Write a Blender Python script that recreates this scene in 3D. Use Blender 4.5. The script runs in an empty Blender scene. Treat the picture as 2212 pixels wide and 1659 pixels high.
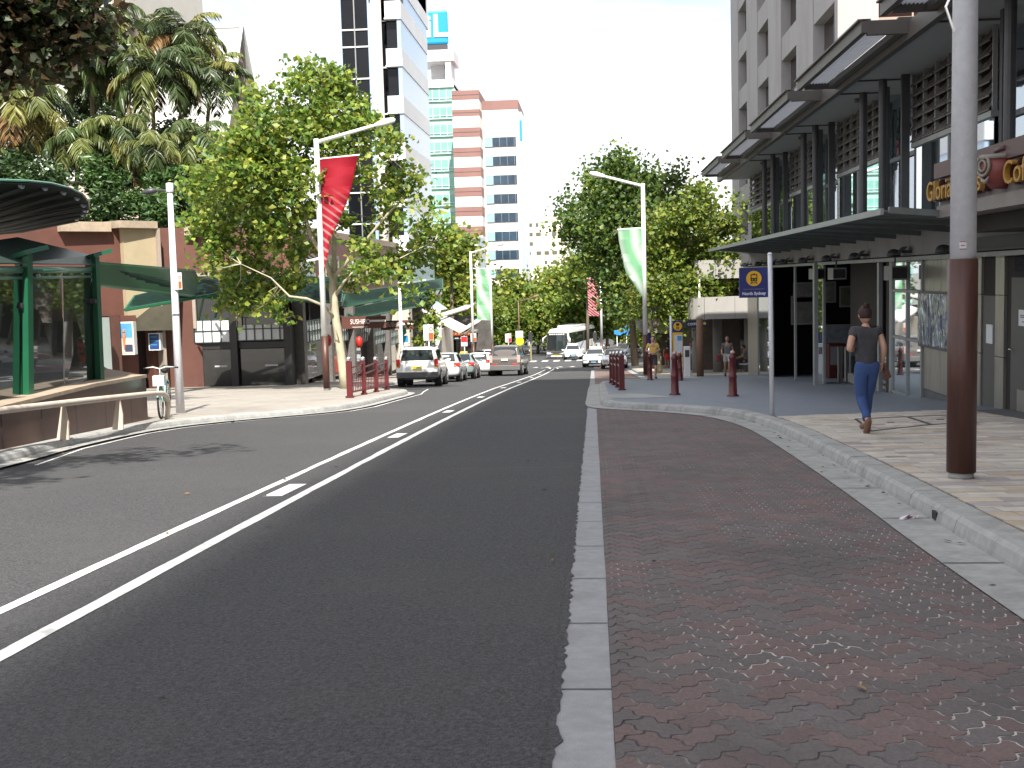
import bpy, bmesh, math, random
import numpy as np
from mathutils import Vector, Matrix
sc = bpy.context.scene
COL = sc.collection
R = math.radians
rnd = random.Random(7)

# ------------------------------------------------------------- camera
FPX, CH = 2450.0, 1.4
rho = .0275
_u = 172*math.cos(rho)+231.5*math.sin(rho); _v = -172*math.sin(rho)+231.5*math.cos(rho)
pit = math.atan2(_v, FPX); yaw = math.atan2(_u, FPX/math.cos(pit))
fw = Vector((-math.sin(yaw)*math.cos(pit), math.cos(yaw)*math.cos(pit), -math.sin(pit)))
rt = Vector((math.cos(yaw), math.sin(yaw), 0)); up = rt.cross(fw)
RX = math.cos(rho)*rt-math.sin(rho)*up; UX = math.sin(rho)*rt+math.cos(rho)*up
CAM = Vector((0, 0, CH))
cd = bpy.data.cameras.new('camera'); cam = bpy.data.objects.new('camera', cd); COL.objects.link(cam)
cd.sensor_width = 36; cd.lens = 36*FPX/2212; cd.clip_start = .05; cd.clip_end = 4000
M = Matrix((RX, UX, -fw)).transposed().to_4x4(); M.translation = CAM
cam.matrix_world = M
sc.camera = cam

# ------------------------------------------------------------- light
SUN_EL, SUN_AZ = 50.0, 12.0          # azimuth: degrees to the right of straight behind the camera
ts = Vector((math.sin(R(SUN_AZ))*math.cos(R(SUN_EL)), -math.cos(R(SUN_AZ))*math.cos(R(SUN_EL)), math.sin(R(SUN_EL))))
sl = bpy.data.lights.new('sun', 'SUN'); sl.energy = 4.9; sl.angle = R(.8); sl.color = (1, .95, .86)
so = bpy.data.objects.new('sun', sl); COL.objects.link(so)
so.rotation_euler = ts.to_track_quat('Z', 'Y').to_euler()
w = bpy.data.worlds.new('World'); sc.world = w; w.use_nodes = True
nt = w.node_tree; nt.nodes.clear()
out = nt.nodes.new('ShaderNodeOutputWorld'); bg = nt.nodes.new('ShaderNodeBackground')
sky = nt.nodes.new('ShaderNodeTexSky'); sky.sky_type = 'NISHITA'; sky.sun_disc = False
sky.sun_elevation = R(SUN_EL); sky.sun_rotation = R(180-SUN_AZ)
sky.air_density = 1; sky.dust_density = 2.0; sky.ozone_density = 1
tc = nt.nodes.new('ShaderNodeTexCoord'); mp = nt.nodes.new('ShaderNodeMapping')
mp.inputs['Scale'].default_value = (1.2, 1.2, 4.5); mp.inputs['Rotation'].default_value = (0, 0, .5)
nz = nt.nodes.new('ShaderNodeTexNoise'); nz.inputs['Scale'].default_value = 1.7; nz.inputs['Detail'].default_value = 6
nz.inputs['Roughness'].default_value = .55
cr = nt.nodes.new('ShaderNodeValToRGB'); cr.color_ramp.elements[0].position = .30; cr.color_ramp.elements[1].position = .55
mx = nt.nodes.new('ShaderNodeMixRGB'); mx.inputs[2].default_value = (6.0, 6.0, 6.05, 1)
L = nt.links.new
L(tc.outputs['Generated'], mp.inputs['Vector']); L(mp.outputs[0], nz.inputs['Vector']); L(nz.outputs[0], cr.inputs[0])
L(cr.outputs[0], mx.inputs[0]); L(sky.outputs[0], mx.inputs[1]); L(mx.outputs[0], bg.inputs[0])
bg.inputs[1].default_value = .12; L(bg.outputs[0], out.inputs[0])
sc.view_settings.view_transform = 'Standard'; sc.view_settings.look = 'None'
sc.view_settings.exposure = 1.12; sc.view_settings.gamma = 1
sc.cycles.max_bounces = 6; sc.cycles.transparent_max_bounces = 12
sc.cycles.use_denoising = True

# ------------------------------------------------------------- ground profile and pixel helpers
ZT = [(-70, 4.0), (0, 0), (10, -.58), (20, -1.19), (30, -1.83), (50, -3.2), (70, -4.55), (90, -5.75), (112, -6.8), (130, -7.6), (160, -8.6), (220, -10), (500, -12), (3000, -12)]
def gz0(y):
    for (a, b), (d, e) in zip(ZT, ZT[1:]):
        if y <= d: return b+(e-b)*(y-a)/(d-a)
    return ZT[-1][1]
def gz(y): return sum(gz0(y+k) for k in (-4, -2, 0, 2, 4))/5
def ray(px, py):
    d = fw*FPX+RX*(px-1106)+UX*(829.5-py); return d/d.y
def at(px, py, Y): return CAM+ray(px, py)*Y               # point of a sight line at street distance Y
def atX(px, py, X):
    d = ray(px, py); return CAM+d*(X/d.x)
def gnd(px, py, dz=0):
    d = ray(px, py); lo, hi = .5, 400
    for _ in range(50):
        m = (lo+hi)/2
        if CH+d.z*m-gz(m)-dz > 0: lo = m
        else: hi = m
    return CAM+d*lo

# ------------------------------------------------------------- mesh builder
class MB:
    def __init__(s): s.v = []; s.f = []; s.c = []; s.col = None
    def add(s, vs, fs, M=None, col=None):
        b = len(s.v)
        s.v += [tuple(M @ Vector(v)) for v in vs] if M else [tuple(v) for v in vs]
        s.f += [tuple(b+i for i in f) for f in fs]
        s.c += [col if col else s.col]*len(fs)
        return s
    def box(s, x0, x1, y0, y1, z0, z1, M=None, col=None):
        v = [(x, y, z) for z in (z0, z1) for y in (y0, y1) for x in (x0, x1)]
        return s.add(v, [(0, 2, 3, 1), (4, 5, 7, 6), (0, 1, 5, 4), (2, 6, 7, 3), (0, 4, 6, 2), (1, 3, 7, 5)], M, col)
    def quad(s, a, b, c, d, col=None): return s.add([a, b, c, d], [(0, 1, 2, 3)], None, col)
    def slab(s, a, b, c, d, t):          # quad with thickness t along its normal
        a, b, c, d = map(Vector, (a, b, c, d)); n = (b-a).cross(d-a).normalized()*t
        return s.add([a, b, c, d, a-n, b-n, c-n, d-n], [(0, 1, 2, 3), (7, 6, 5, 4), (0, 4, 5, 1), (1, 5, 6, 2), (2, 6, 7, 3), (3, 7, 4, 0)])
    def prism(s, poly, z0, z1, M=None):  # polygon in xy extruded
        n = len(poly)
        v = [(x, y, z0) for x, y in poly]+[(x, y, z1) for x, y in poly]
        f = [tuple(range(n-1, -1, -1)), tuple(range(n, 2*n))]+[(i, (i+1) % n, n+(i+1) % n, n+i) for i in range(n)]
        return s.add(v, f, M)
    def cyl(s, p0, p1, r0, r1=None, n=12, cap=True):
        return s.tube([p0, p1], [r0, r0 if r1 is None else r1], n, cap)
    def tube(s, pts, r, n=8, cap=True):
        pts = [Vector(p) for p in pts]; k = len(pts)
        rs = r if isinstance(r, (list, tuple)) else [r]*k
        vs = []; X = None
        for i, p in enumerate(pts):
            t = (pts[min(i+1, k-1)]-pts[max(i-1, 0)])
            t = t.normalized() if t.length > 1e-9 else Vector((0, 0, 1))
            if X is None:
                X = t.orthogonal().normalized()
            X = (X-t*X.dot(t)); X = X.normalized() if X.length > 1e-6 else t.orthogonal().normalized()
            Y = t.cross(X)
            for j in range(n):
                a = 2*math.pi*j/n; vs.append(p+(X*math.cos(a)+Y*math.sin(a))*rs[i])
        fs = [(i*n+j, i*n+(j+1) % n, (i+1)*n+(j+1) % n, (i+1)*n+j) for i in range(k-1) for j in range(n)]
        if cap: fs += [tuple(range(n-1, -1, -1)), tuple((k-1)*n+j for j in range(n))]
        return s.add(vs, fs)
    def lathe(s, prof, n=16, o=(0, 0, 0)):
        vs = []; k = len(prof)
        for r, z in prof:
            for j in range(n):
                a = 2*math.pi*j/n; vs.append((o[0]+r*math.cos(a), o[1]+r*math.sin(a), o[2]+z))
        fs = [(i*n+j, i*n+(j+1) % n, (i+1)*n+(j+1) % n, (i+1)*n+j) for i in range(k-1) for j in range(n)]
        fs += [tuple(range(n-1, -1, -1)), tuple((k-1)*n+j for j in range(n))]
        return s.add(vs, fs)
    def ring(s, c, ax, ra, rb, n=20, m=6):   # torus: centre, axis, big and small radius
        ax = Vector(ax).normalized(); X = ax.orthogonal().normalized(); Y = ax.cross(X); c = Vector(c); vs = []
        for i in range(n):
            a = 2*math.pi*i/n; d = X*math.cos(a)+Y*math.sin(a)
            for j in range(m):
                b = 2*math.pi*j/m; vs.append(c+d*(ra+rb*math.cos(b))+ax*rb*math.sin(b))
        return s.add(vs, [(i*m+j, ((i+1) % n)*m+j, ((i+1) % n)*m+(j+1) % m, i*m+(j+1) % m) for i in range(n) for j in range(m)])
    def build(s, name, mat, parent=None, smooth=False, local=False, bevel=0):
        me = bpy.data.meshes.new(name)
        o = Vector((0, 0, 0))
        if parent is not None and not local:
            o = WLOC(parent)
        me.from_pydata([(v[0]-o.x, v[1]-o.y, v[2]-o.z) for v in s.v], [], s.f)
        if any(c for c in s.c):
            at_ = me.color_attributes.new('Col', 'FLOAT_COLOR', 'CORNER')
            arr = np.ones((len(me.loops), 4), dtype=np.float32); i = 0
            for f, c in zip(s.f, s.c):
                if c: arr[i:i+len(f), :3] = c
                i += len(f)
            at_.data.foreach_set('color', arr.ravel())
        return fin(me, name, mat, parent, smooth, bevel)
def WLOC(o):
    p = Vector((0, 0, 0))
    while o is not None: p = p+o.location; o = o.parent
    return p
def fin(me, name, mat, parent=None, smooth=False, bevel=0):
    if mat is not None: me.materials.append(mat)
    if smooth: me.polygons.foreach_set('use_smooth', [True]*len(me.polygons))
    me.update()
    ob = bpy.data.objects.new(name, me); COL.objects.link(ob)
    if parent is not None: ob.parent = parent
    if bevel:
        b = ob.modifiers.new('bevel', 'BEVEL'); b.width = bevel; b.segments = 2; b.limit_method = 'ANGLE'; b.angle_limit = R(40)
    return ob
def tag(o, label, cat, group=None):
    o['label'] = label; o['category'] = cat
    if group: o['group'] = group
    return o
def thing(name, label, cat, loc=(0, 0, 0), rz=0, group=None):
    o = bpy.data.objects.new(name, None); COL.objects.link(o); o.location = loc; o.rotation_euler = (0, 0, rz)
    o.empty_display_size = .2
    return tag(o, label, cat, group)
def struct(o, kind='structure'): o['kind'] = kind; return o
def dup(root, loc, rz=None, label=None, group=None):
    r = root.copy(); COL.objects.link(r); r.location = loc
    if rz is not None: r.rotation_euler = (0, 0, rz)
    if label: r['label'] = label
    if group: r['group'] = group
    def rec(src, dst):
        for ch in list(src.children):
            c = ch.copy(); COL.objects.link(c); c.parent = dst; rec(ch, c)
    rec(root, r)
    return r
def text_mesh(txt, size, M, depth=.01, name='lettering', mat=None, parent=None, sx=1.0, align='CENTER', bold=0.0):
    cu = bpy.data.curves.new('t', 'FONT'); cu.body = txt; cu.size = size; cu.extrude = depth; cu.align_x = align; cu.align_y = 'CENTER'
    cu.offset = bold
    cu.resolution_u = 3
    ob = bpy.data.objects.new('t', cu); COL.objects.link(ob)
    dg = bpy.context.evaluated_depsgraph_get(); dg.update()
    me = bpy.data.meshes.new_from_object(ob.evaluated_get(dg)); bpy.data.objects.remove(ob); bpy.data.curves.remove(cu)
    me.transform(Matrix.Diagonal((sx, 1, 1, 1))); me.transform(M)
    if parent is not None: me.transform(Matrix.Translation(-WLOC(parent)))
    me.materials.clear(); me.name = name
    return fin(me, name, mat, parent)
def frame(o, x, y):      # matrix with local x, y directions at origin o
    x = Vector(x).normalized(); y = Vector(y).normalized(); z = x.cross(y).normalized(); y = z.cross(x)
    m = Matrix((x, y, z)).transposed().to_4x4(); m.translation = Vector(o); return m

# ------------------------------------------------------------- materials
MATS = {}
def mat(name, col, rough=.6, metal=0, var=.15, scale=3.0, bump=0, bscale=40, spec=.5, detail=4, vcol=False, stretch=None, coat=0, trans=0, dirt=None, dscale=.6):
    if name in MATS: return MATS[name]
    m = bpy.data.materials.new(name); m.use_nodes = True; t = m.node_tree; b = t.nodes['Principled BSDF']
    N = t.nodes.new; K = t.links.new
    tc = N('ShaderNodeTexCoord'); mp = N('ShaderNodeMapping'); K(tc.outputs['Object'], mp.inputs[0])
    if stretch: mp.inputs['Scale'].default_value = stretch
    n = N('ShaderNodeTexNoise'); n.inputs['Scale'].default_value = scale; n.inputs['Detail'].default_value = detail; n.inputs['Roughness'].default_value = .65
    K(mp.outputs[0], n.inputs['Vector'])
    mr = N('ShaderNodeMapRange'); mr.inputs['From Min'].default_value = .25; mr.inputs['From Max'].default_value = .75
    mr.inputs['To Min'].default_value = 1-var; mr.inputs['To Max'].default_value = 1+var; K(n.outputs[0], mr.inputs[0])
    hs = N('ShaderNodeVectorMath'); hs.operation = 'SCALE'
    if vcol:
        a = N('ShaderNodeVertexColor'); a.layer_name = 'Col'; K(a.outputs[0], hs.inputs[0])
    else: hs.inputs[0].default_value = col[:3]
    K(mr.outputs[0], hs.inputs['Scale'])
    src = hs.outputs[0]
    if dirt:
        n2 = N('ShaderNodeTexNoise'); n2.inputs['Scale'].default_value = dscale; n2.inputs['Detail'].default_value = 7; n2.inputs['Roughness'].default_value = .7
        K(mp.outputs[0], n2.inputs['Vector'])
        r2 = N('ShaderNodeMapRange'); r2.inputs['From Min'].default_value = .48; r2.inputs['From Max'].default_value = .72; r2.inputs['To Max'].default_value = dirt[3]
        K(n2.outputs[0], r2.inputs[0])
        mm = N('ShaderNodeMixRGB'); mm.inputs[2].default_value = (*dirt[:3], 1); K(r2.outputs[0], mm.inputs[0]); K(src, mm.inputs[1]); src = mm.outputs[0]
    K(src, b.inputs['Base Color'])
    b.inputs['Roughness'].default_value = rough; b.inputs['Metallic'].default_value = metal; b.inputs['Specular IOR Level'].default_value = spec
    if coat: b.inputs['Coat Weight'].default_value = coat; b.inputs['Coat Roughness'].default_value = .05
    if bump:
        n3 = N('ShaderNodeTexNoise'); n3.inputs['Scale'].default_value = bscale; n3.inputs['Detail'].default_value = 3; K(mp.outputs[0], n3.inputs['Vector'])
        bp = N('ShaderNodeBump'); bp.inputs['Strength'].default_value = bump; bp.inputs['Distance'].default_value = .02; K(n3.outputs[0], bp.inputs['Height']); K(bp.outputs[0], b.inputs['Normal'])
    if trans:   # thin leaf
        tr = N('ShaderNodeBsdfTranslucent'); ms = N('ShaderNodeMixShader'); ms.inputs[0].default_value = trans
        K(src, tr.inputs[0]); o = t.nodes['Material Output']; K(b.outputs[0], ms.inputs[1]); K(tr.outputs[0], ms.inputs[2]); K(ms.outputs[0], o.inputs[0])
    m.diffuse_color = (*col[:3], 1)
    MATS[name] = m; return m
def glass(name, tint, refl=.35, clear=.5, rough=.02):     # pane: partly mirror, partly see-through, rest a dark tint
    if name in MATS: return MATS[name]
    m = bpy.data.materials.new(name); m.use_nodes = True; t = m.node_tree; N = t.nodes.new; K = t.links.new
    b = t.nodes['Principled BSDF']; b.inputs['Base Color'].default_value = (*tint, 1); b.inputs['Roughness'].default_value = .15
    tr = N('ShaderNodeBsdfTransparent'); tr.inputs[0].default_value = (*[min(1, .5+x) for x in tint], 1)
    gl = N('ShaderNodeBsdfGlossy'); gl.inputs['Roughness'].default_value = rough; gl.inputs[0].default_value = (.85, .9, .95, 1)
    a = N('ShaderNodeMixShader'); a.inputs[0].default_value = clear; K(b.outputs[0], a.inputs[1]); K(tr.outputs[0], a.inputs[2])
    c = N('ShaderNodeMixShader')
    fr = N('ShaderNodeLayerWeight'); fr.inputs[0].default_value = .25
    mr = N('ShaderNodeMapRange'); mr.inputs['To Min'].default_value = refl; mr.inputs['To Max'].default_value = min(1, refl+.5); K(fr.outputs['Facing'], mr.inputs[0])
    K(mr.outputs[0], c.inputs[0]); K(a.outputs[0], c.inputs[1]); K(gl.outputs[0], c.inputs[2])
    K(c.outputs[0], t.nodes['Material Output'].inputs[0]); MATS[name] = m; return m

ASPH = mat('asphalt', (.052, .051, .054), .85, var=1.0, scale=48, bump=1.0, bscale=90, detail=8, dirt=(.074, .072, .07, .6), dscale=.3)
CONC = mat('concrete', (.32, .32, .31), .85, var=.18, scale=9, bump=.25, bscale=120, dirt=(.15, .145, .135, .7), dscale=2.2)
PAINT = mat('road paint', (.66, .66, .64), .6, var=.2, scale=40, dirt=(.25, .25, .25, .85), dscale=6)
SAND = mat('sandstone paver', (.5, .45, .4), .85, var=.16, scale=5, bump=.2, bscale=60, vcol=True, dirt=(.3, .27, .25, .35), dscale=3)
BRICKP = mat('clay paver', (.12, .08, .08), .85, var=.3, scale=60, bump=.6, bscale=190, vcol=True, dirt=(.078, .07, .068, .75), dscale=.75)
STEELG = mat('galvanised steel', (.62, .63, .67), .38, 0, var=.1, scale=14)
WHITEM = mat('white painted metal', (.78, .8, .78), .4, 0, var=.05, scale=6)
BROWNM = mat('brown painted steel', (.075, .030, .022), .45, .1, var=.25, scale=5, stretch=(6, 6, .7), dirt=(.03, .02, .02, .5), dscale=3)
MAROON = mat('maroon paint', (.10, .011, .014), .4, 0, var=.15, scale=10, dirt=(.05, .02, .02, .5), dscale=6)
BLACKR = mat('black rubber', (.02, .02, .02), .8, var=.2)
DARKS = mat('dark grey steel', (.06, .06, .065), .5, .3, var=.15, scale=4)
CHROME = mat('bright metal', (.7, .7, .7), .2, .9, var=.05)
# ------------------------------------------------------------- ground, roads, kerbs
def interp(pts, y):
    for (a, b), (c, d) in zip(pts, pts[1:]):
        if y <= c: return b+(d-b)*max(0, (y-a))/(c-a)
    return pts[-1][1]
def ribbon(name, ys, xl, xr, dz, m, nx=1, kind='structure', thick=0):
    b = MB(); n = nx+1
    fx = lambda f, y: f(y) if callable(f) else f
    for y in ys:
        for i in range(n):
            a = fx(xl, y); c = fx(xr, y); b.v.append((a+(c-a)*i/nx, y, gz(y)+dz))
    for j in range(len(ys)-1):
        for i in range(nx): b.f.append((j*n+i, j*n+i+1, (j+1)*n+i+1, (j+1)*n+i)); b.c.append(None)
    return struct(b.build(name, m), kind)
def yr(a, b, s=2.0):
    k = max(1, int(round((b-a)/s))); return [a+(b-a)*i/k for i in range(k+1)]
GRD = mat('earth', (.16, .15, .13), .95, var=.25, scale=.5)
ribbon('ground', yr(-70, 230, 2)+[260, 320, 500, 900, 1600, 3000], -1500, 1500, -.14, GRD, 2)
LK = [(-40, -6.4), (0, -6.6), (6, -7.0), (13.9, -7.6), (16.5, -8.05), (19.5, -8.25), (21.2, -8.1), (22.5, -7.6), (23.5, -7.1), (24.6, -6.5), (25.8, -6.0), (28, -5.8), (32, -5.9), (37, -6.05), (39, -6.6), (41, -8.3), (43, -8.95), (60, -9.0), (110, -9.0), (160, -7)]
lk = lambda y: interp(LK, y)
ribbon('road', yr(-40, 240, 1), lambda y: lk(y)-.3 if y < 100 else -9-.3-(y-100)*.25, lambda y: -.13 if y < 80 else (.05+min(9, (y-80)*.5)), 0, ASPH, 6)
ribbon('kerb_strip', yr(-10, 79, 1), -.165, .045, .012, mat('pale concrete', (.29, .29, .30), .85, var=.14, scale=14, bump=.3, bscale=150, dirt=(.19, .185, .18, .6), dscale=3))
jt = MB()
for k in range(58):
    y = 1.2+k*1.07; jt.quad((-.165, y, gz(y)+.016), (.045, y, gz(y)+.016), (.045, y+.012, gz(y+.012)+.016), (-.165, y+.012, gz(y+.012)+.016))
struct(jt.build('strip_joints', DARKS))
# ragged asphalt edge lapping on to the strip
rg = MB(); y = 0.0; pw = 0
r9 = random.Random(3)
while y < 30:
    d = r9.uniform(.03, .10); wv = max(0, .004+r9.gauss(.006, .009)); rg.quad((-.19, y, gz(y)+.0165), (-.165+pw, y, gz(y)+.0165), (-.165+wv, y+d, gz(y+d)+.0165), (-.19, y+d, gz(y+d)+.0165)); y += d; pw = wv
struct(rg.build('asphalt_edge', ASPH))

# interlocking zigzag pavers of the bay, each one a real block over a sandy bed
def sandbed():
    m = mat('jointing sand', (.1, .09, .085), .95, var=.3, scale=60); t = m.node_tree; b = t.nodes['Principled BSDF']
    n = t.nodes.new('ShaderNodeTexNoise'); n.inputs['Scale'].default_value = .55; n.inputs['Detail'].default_value = 4
    g = t.nodes.new('ShaderNodeNewGeometry'); sx = t.nodes.new('ShaderNodeSeparateXYZ'); ad = t.nodes.new('ShaderNodeMath'); ad.operation = 'MULTIPLY_ADD'; ad.inputs[1].default_value = .085
    r = t.nodes.new('ShaderNodeValToRGB'); r.color_ramp.elements[0].position = .49; r.color_ramp.elements[0].color = (.045, .04, .04, 1); r.color_ramp.elements[1].position = .62; r.color_ramp.elements[1].color = (.46, .43, .39, 1)
    K = t.links.new; K(g.outputs['Position'], n.inputs['Vector']); K(g.outputs['Position'], sx.inputs[0]); K(sx.outputs[0], ad.inputs[0]); K(n.outputs[0], ad.inputs[2]); K(ad.outputs[0], r.inputs[0]); K(r.outputs[0], b.inputs['Base Color'])
    return m
ribbon('bay_bed', yr(-4, 27, 1), .045, 3.1, .0180, sandbed(), 2)
def bay_pavers(y0, y1, x0, x1, seed):
    """zigzag pavers in herringbone at 45 degrees: dominoes on a grid whose unit edges are all bent the same way"""
    b = MB(); r = random.Random(seed); u, A, q = .1125, .0165, math.sqrt(.5)
    wv = [A*math.sin(2*math.pi*k/5)*(1+.25*math.sin(4*math.pi*k/5)) for k in range(5)]
    W = lambda a, c: ((a-c)*u*q, (a+c)*u*q+y0-.2)
    def edge(a, c, h):       # points from (a,c) along +x (h) or +y, without the end point
        return [((a+k/5, c+wv[k]/u) if h else (a-wv[k]/u, c+k/5)) for k in range(5)]
    n1 = int((y1-y0)*1.5/u)+40; blot = {}
    for i in range(-5, n1):
        for j in range(-n1//3, n1):
            v = (i-j) % 4
            if v not in (0, 3): continue
            ci, cj = (i+1, j+.5) if v == 0 else (i+.5, j+1)
            X, Y = W(ci, cj)
            if X < x0-.05 or X > x1+.05 or Y < y0 or Y > y1: continue
            a, c = (i+2, j+1) if v == 0 else (i+1, j+2)
            P = []
            for k in range(i, a): P += edge(k, j, True)
            for k in range(j, c): P += edge(a, k, False)
            T = []
            for k in range(i, a): T += edge(k, c, True)
            T = T[1:]+[(a, c)]; P += T[::-1]
            Lf = []
            for k in range(j, c): Lf += edge(i, k, False)
            Lf = Lf[1:]+[(i, c)]; P += Lf[::-1]
            w_, h_ = a-i, c-j; z = gz(Y)+.021+r.uniform(-.0012, .0012); tx, ty = r.gauss(0, .005), r.gauss(0, .005)+(gz(Y+.1)-gz(Y-.1))*5
            red = r.random() < .40; f = r.uniform(.88, 1.1); col = (.158*f, .108*f, .104*f) if red else (.130*f, .112*f, .111*f)
            def ring(ins, dz):
                o = []
                for p in P:
                    m = W(ci+(p[0]-ci)*(1-2*ins/(w_*u)), cj+(p[1]-cj)*(1-2*ins/(h_*u))); o.append((max(m[0], x0), m[1], z+dz+(m[0]-X)*tx+(m[1]-Y)*ty))
                return o
            n = len(P); top = ring(.0062, 0); bot = ring(.0026, -.0055)
            b.add(top+bot, [tuple(range(n))]+[(n+k, n+(k+1) % n, (k+1) % n, k) for k in range(n)], None, col)
    return struct(b.build('brick_paving', BRICKP))
bay_pavers(2.2, 25.2, .047, 2.95, 5)
ribbon('far_bay', yr(42, 96, 2), .045, lambda y: 2.5, .02, mat('far clay paving', (.15, .105, .095), .85, var=.3, scale=6, dirt=(.09, .08, .075, .6), dscale=.7))

# kerbs: stones swept along a line; side=+1 pavement lies to the right of the line's direction
def dense(pl, st):
    o = []; 
    for (a, b), (c, d) in zip(pl, pl[1:]):
        k = max(1, int(math.hypot(c-a, d-b)/st)); o += [(a+(c-a)*i/k, b+(d-b)*i/k) for i in range(k)]
    return o+[pl[-1]]
def smooth(pl, it=2):
    for _ in range(it):
        o = [pl[0]]
        for (a, b), (c, d) in zip(pl, pl[1:]): o += [(a*.75+c*.25, b*.75+d*.25), (a*.25+c*.75, b*.25+d*.75)]
        pl = o+[pl[-1]]
    return pl
def offs(pl, d):
    o = []
    for i, p in enumerate(pl):
        a = pl[max(0, i-1)]; c = pl[min(len(pl)-1, i+1)]; tx, ty = c[0]-a[0], c[1]-a[1]; l = math.hypot(tx, ty) or 1
        o.append((p[0]+ty/l*d, p[1]-tx/l*d))
    return o
def kerb(pl, side, wt=.24, ht=.15, gut=.34, name='kerb', unit=1.15):
    pl = dense(smooth(pl), .3); sec = [(0, -.05), (.012, .06), (.03, ht-.03), (.06, ht), (wt, ht+.006), (wt, -.05)]
    lines = [offs(pl, s*side) for s, z in sec]; b = MB(); acc = 0; st = 0; n = len(pl); m = len(sec); r = random.Random(9)
    while st < n-1:
        e = st; acc = 0
        while e < n-1 and acc < unit: acc += math.hypot(pl[e+1][0]-pl[e][0], pl[e+1][1]-pl[e][1]); e += 1
        vs = []; j = r.gauss(0, .003)
        for i in range(st, e+1):
            for k, (s, z) in enumerate(sec):
                x, y = lines[k][i]
                if i == e and e < n-1: x, y = x+(lines[k][i-1][0]-x)*.035, y+(lines[k][i-1][1]-y)*.035
                vs.append((x, y, gz(y)+z+j))
        kk = e-st+1
        fs = [(i*m+q, i*m+q+1, (i+1)*m+q+1, (i+1)*m+q) for i in range(kk-1) for q in range(m-1)]+[tuple(range(m)), tuple((kk-1)*m+q for q in range(m))]
        b.add(vs, fs); st = e
    struct(b.build(name, CONC))
    if gut:
        g0 = offs(pl, .02*side); g1 = offs(pl, -gut*side); g = MB()
        for i in range(n):
            for p in (g0[i], g1[i]): g.v.append((p[0], p[1], gz(p[1])+.031))
            if i: g.f.append((2*i-2, 2*i-1, 2*i+1, 2*i)); g.c.append(None)
        struct(g.build('gutter', CONC))
        jj = MB(); q = 0
        for i in range(1, n):
            q += math.hypot(pl[i][0]-pl[i-1][0], pl[i][1]-pl[i-1][1])
            if q > 1.6 and pl[i][1] > 0:
                q = 0; a, c = g0[i], g1[i]; t = ((pl[i][0]-pl[i-1][0])*.04, (pl[i][1]-pl[i-1][1])*.04)
                jj.quad((a[0], a[1], gz(a[1])+.035), (c[0], c[1], gz(c[1])+.035), (c[0]+t[0], c[1]+t[1], gz(c[1])+.035), (a[0]+t[0], a[1]+t[1], gz(a[1])+.035))
        if jj.f: struct(jj.build('gutter_joints', DARKS))
    return pl
RKP = [(2.2, -30), (2.3, 1), (2.37, 6.4), (2.56, 10.35), (2.72, 15.5), (2.74, 18.4), (2.45, 21.2), (1.6, 23.0), (.75, 24.2), (.22, 25.1), (.12, 26.6), (.14, 30), (.14, 42.5), (.5, 44.5), (1.5, 46.3), (2.3, 48), (2.5, 51), (2.5, 100)]
rk = kerb([p for p in RKP if p[1] < 50], 1, name='kerb')
kerb([(2.5, 50.2), (2.5, 96)], 1, name='kerb', gut=.3)
kerb([(x, y) for y, x in LK if -20 <= y <= 110], -1, gut=.22, name='kerb', ht=.14)
def rkx(y): # inner edge of the right kerb on the near side
    return interp([(b, a) for a, b in RKP[:7]], y)+.235

# sandstone flags, each a block of its own colour
def flags():
    b = MB(); r = random.Random(21); pal = [(.50, .45, .39), (.46, .42, .37), (.53, .49, .43), (.40, .36, .33), (.44, .355, .265), (.40, .315, .225), (.36, .32, .31), (.48, .40, .31), (.51, .47, .42), (.31, .26, .24)]
    wts = [7, 6, 5, 5, 2.2, 1.2, 3, 3, 5, 1.4]; y = -1.0
    edge = lambda x: 18.72+(x-2.84)*.3
    while y < 20:
        d = r.choice([.1, .15, .2, .2, .2]); x = rkx(y+d/2)+.03+r.uniform(0, .02); first = True
        while x < 6.25:
            l = r.choice([.2, .3, .3, .4, .4, .55]); x1 = min(x+l, 6.3)
            if first: x1 = x+r.uniform(.12, .4); first = False
            y1 = min(y+d, edge((x+x1)/2))
            if y1-y > .03:
                g = .003; z = gz(y)+.152+r.uniform(-.0015, .0015); c = r.choices(pal, wts)[0]; f = r.uniform(.9, 1.08); z2 = z+gz(y1)-gz(y)
                P = [(x+g, y+g), (x1-g, y+g), (x1-g, y1-g), (x+g, y1-g)]
                b.add([(*P[0], z), (*P[1], z), (*P[2], z2), (*P[3], z2)]+[(p[0], p[1], z-.03) for p in P], [(0, 1, 2, 3), (4, 5, 1, 0), (5, 6, 2, 1), (6, 7, 3, 2), (7, 4, 0, 3)], None, tuple(q*f*.95 for q in c))
            x = x1
        y += d
    struct(b.build('sandstone_paving', SAND))
flags()
BED = mat('dark mortar', (.13, .12, .11), .95, var=.2)
ribbon('pavement_bed', yr(-30, 19.6, 1), lambda y: rkx(y)-.02, 7.2, .143, BED, 2)
SLATE = mat('slate paving', (.145, .165, .20), .62, var=.16, scale=5, bump=.2, bscale=70, dirt=(.19, .19, .2, .35), dscale=1.4)
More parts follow.
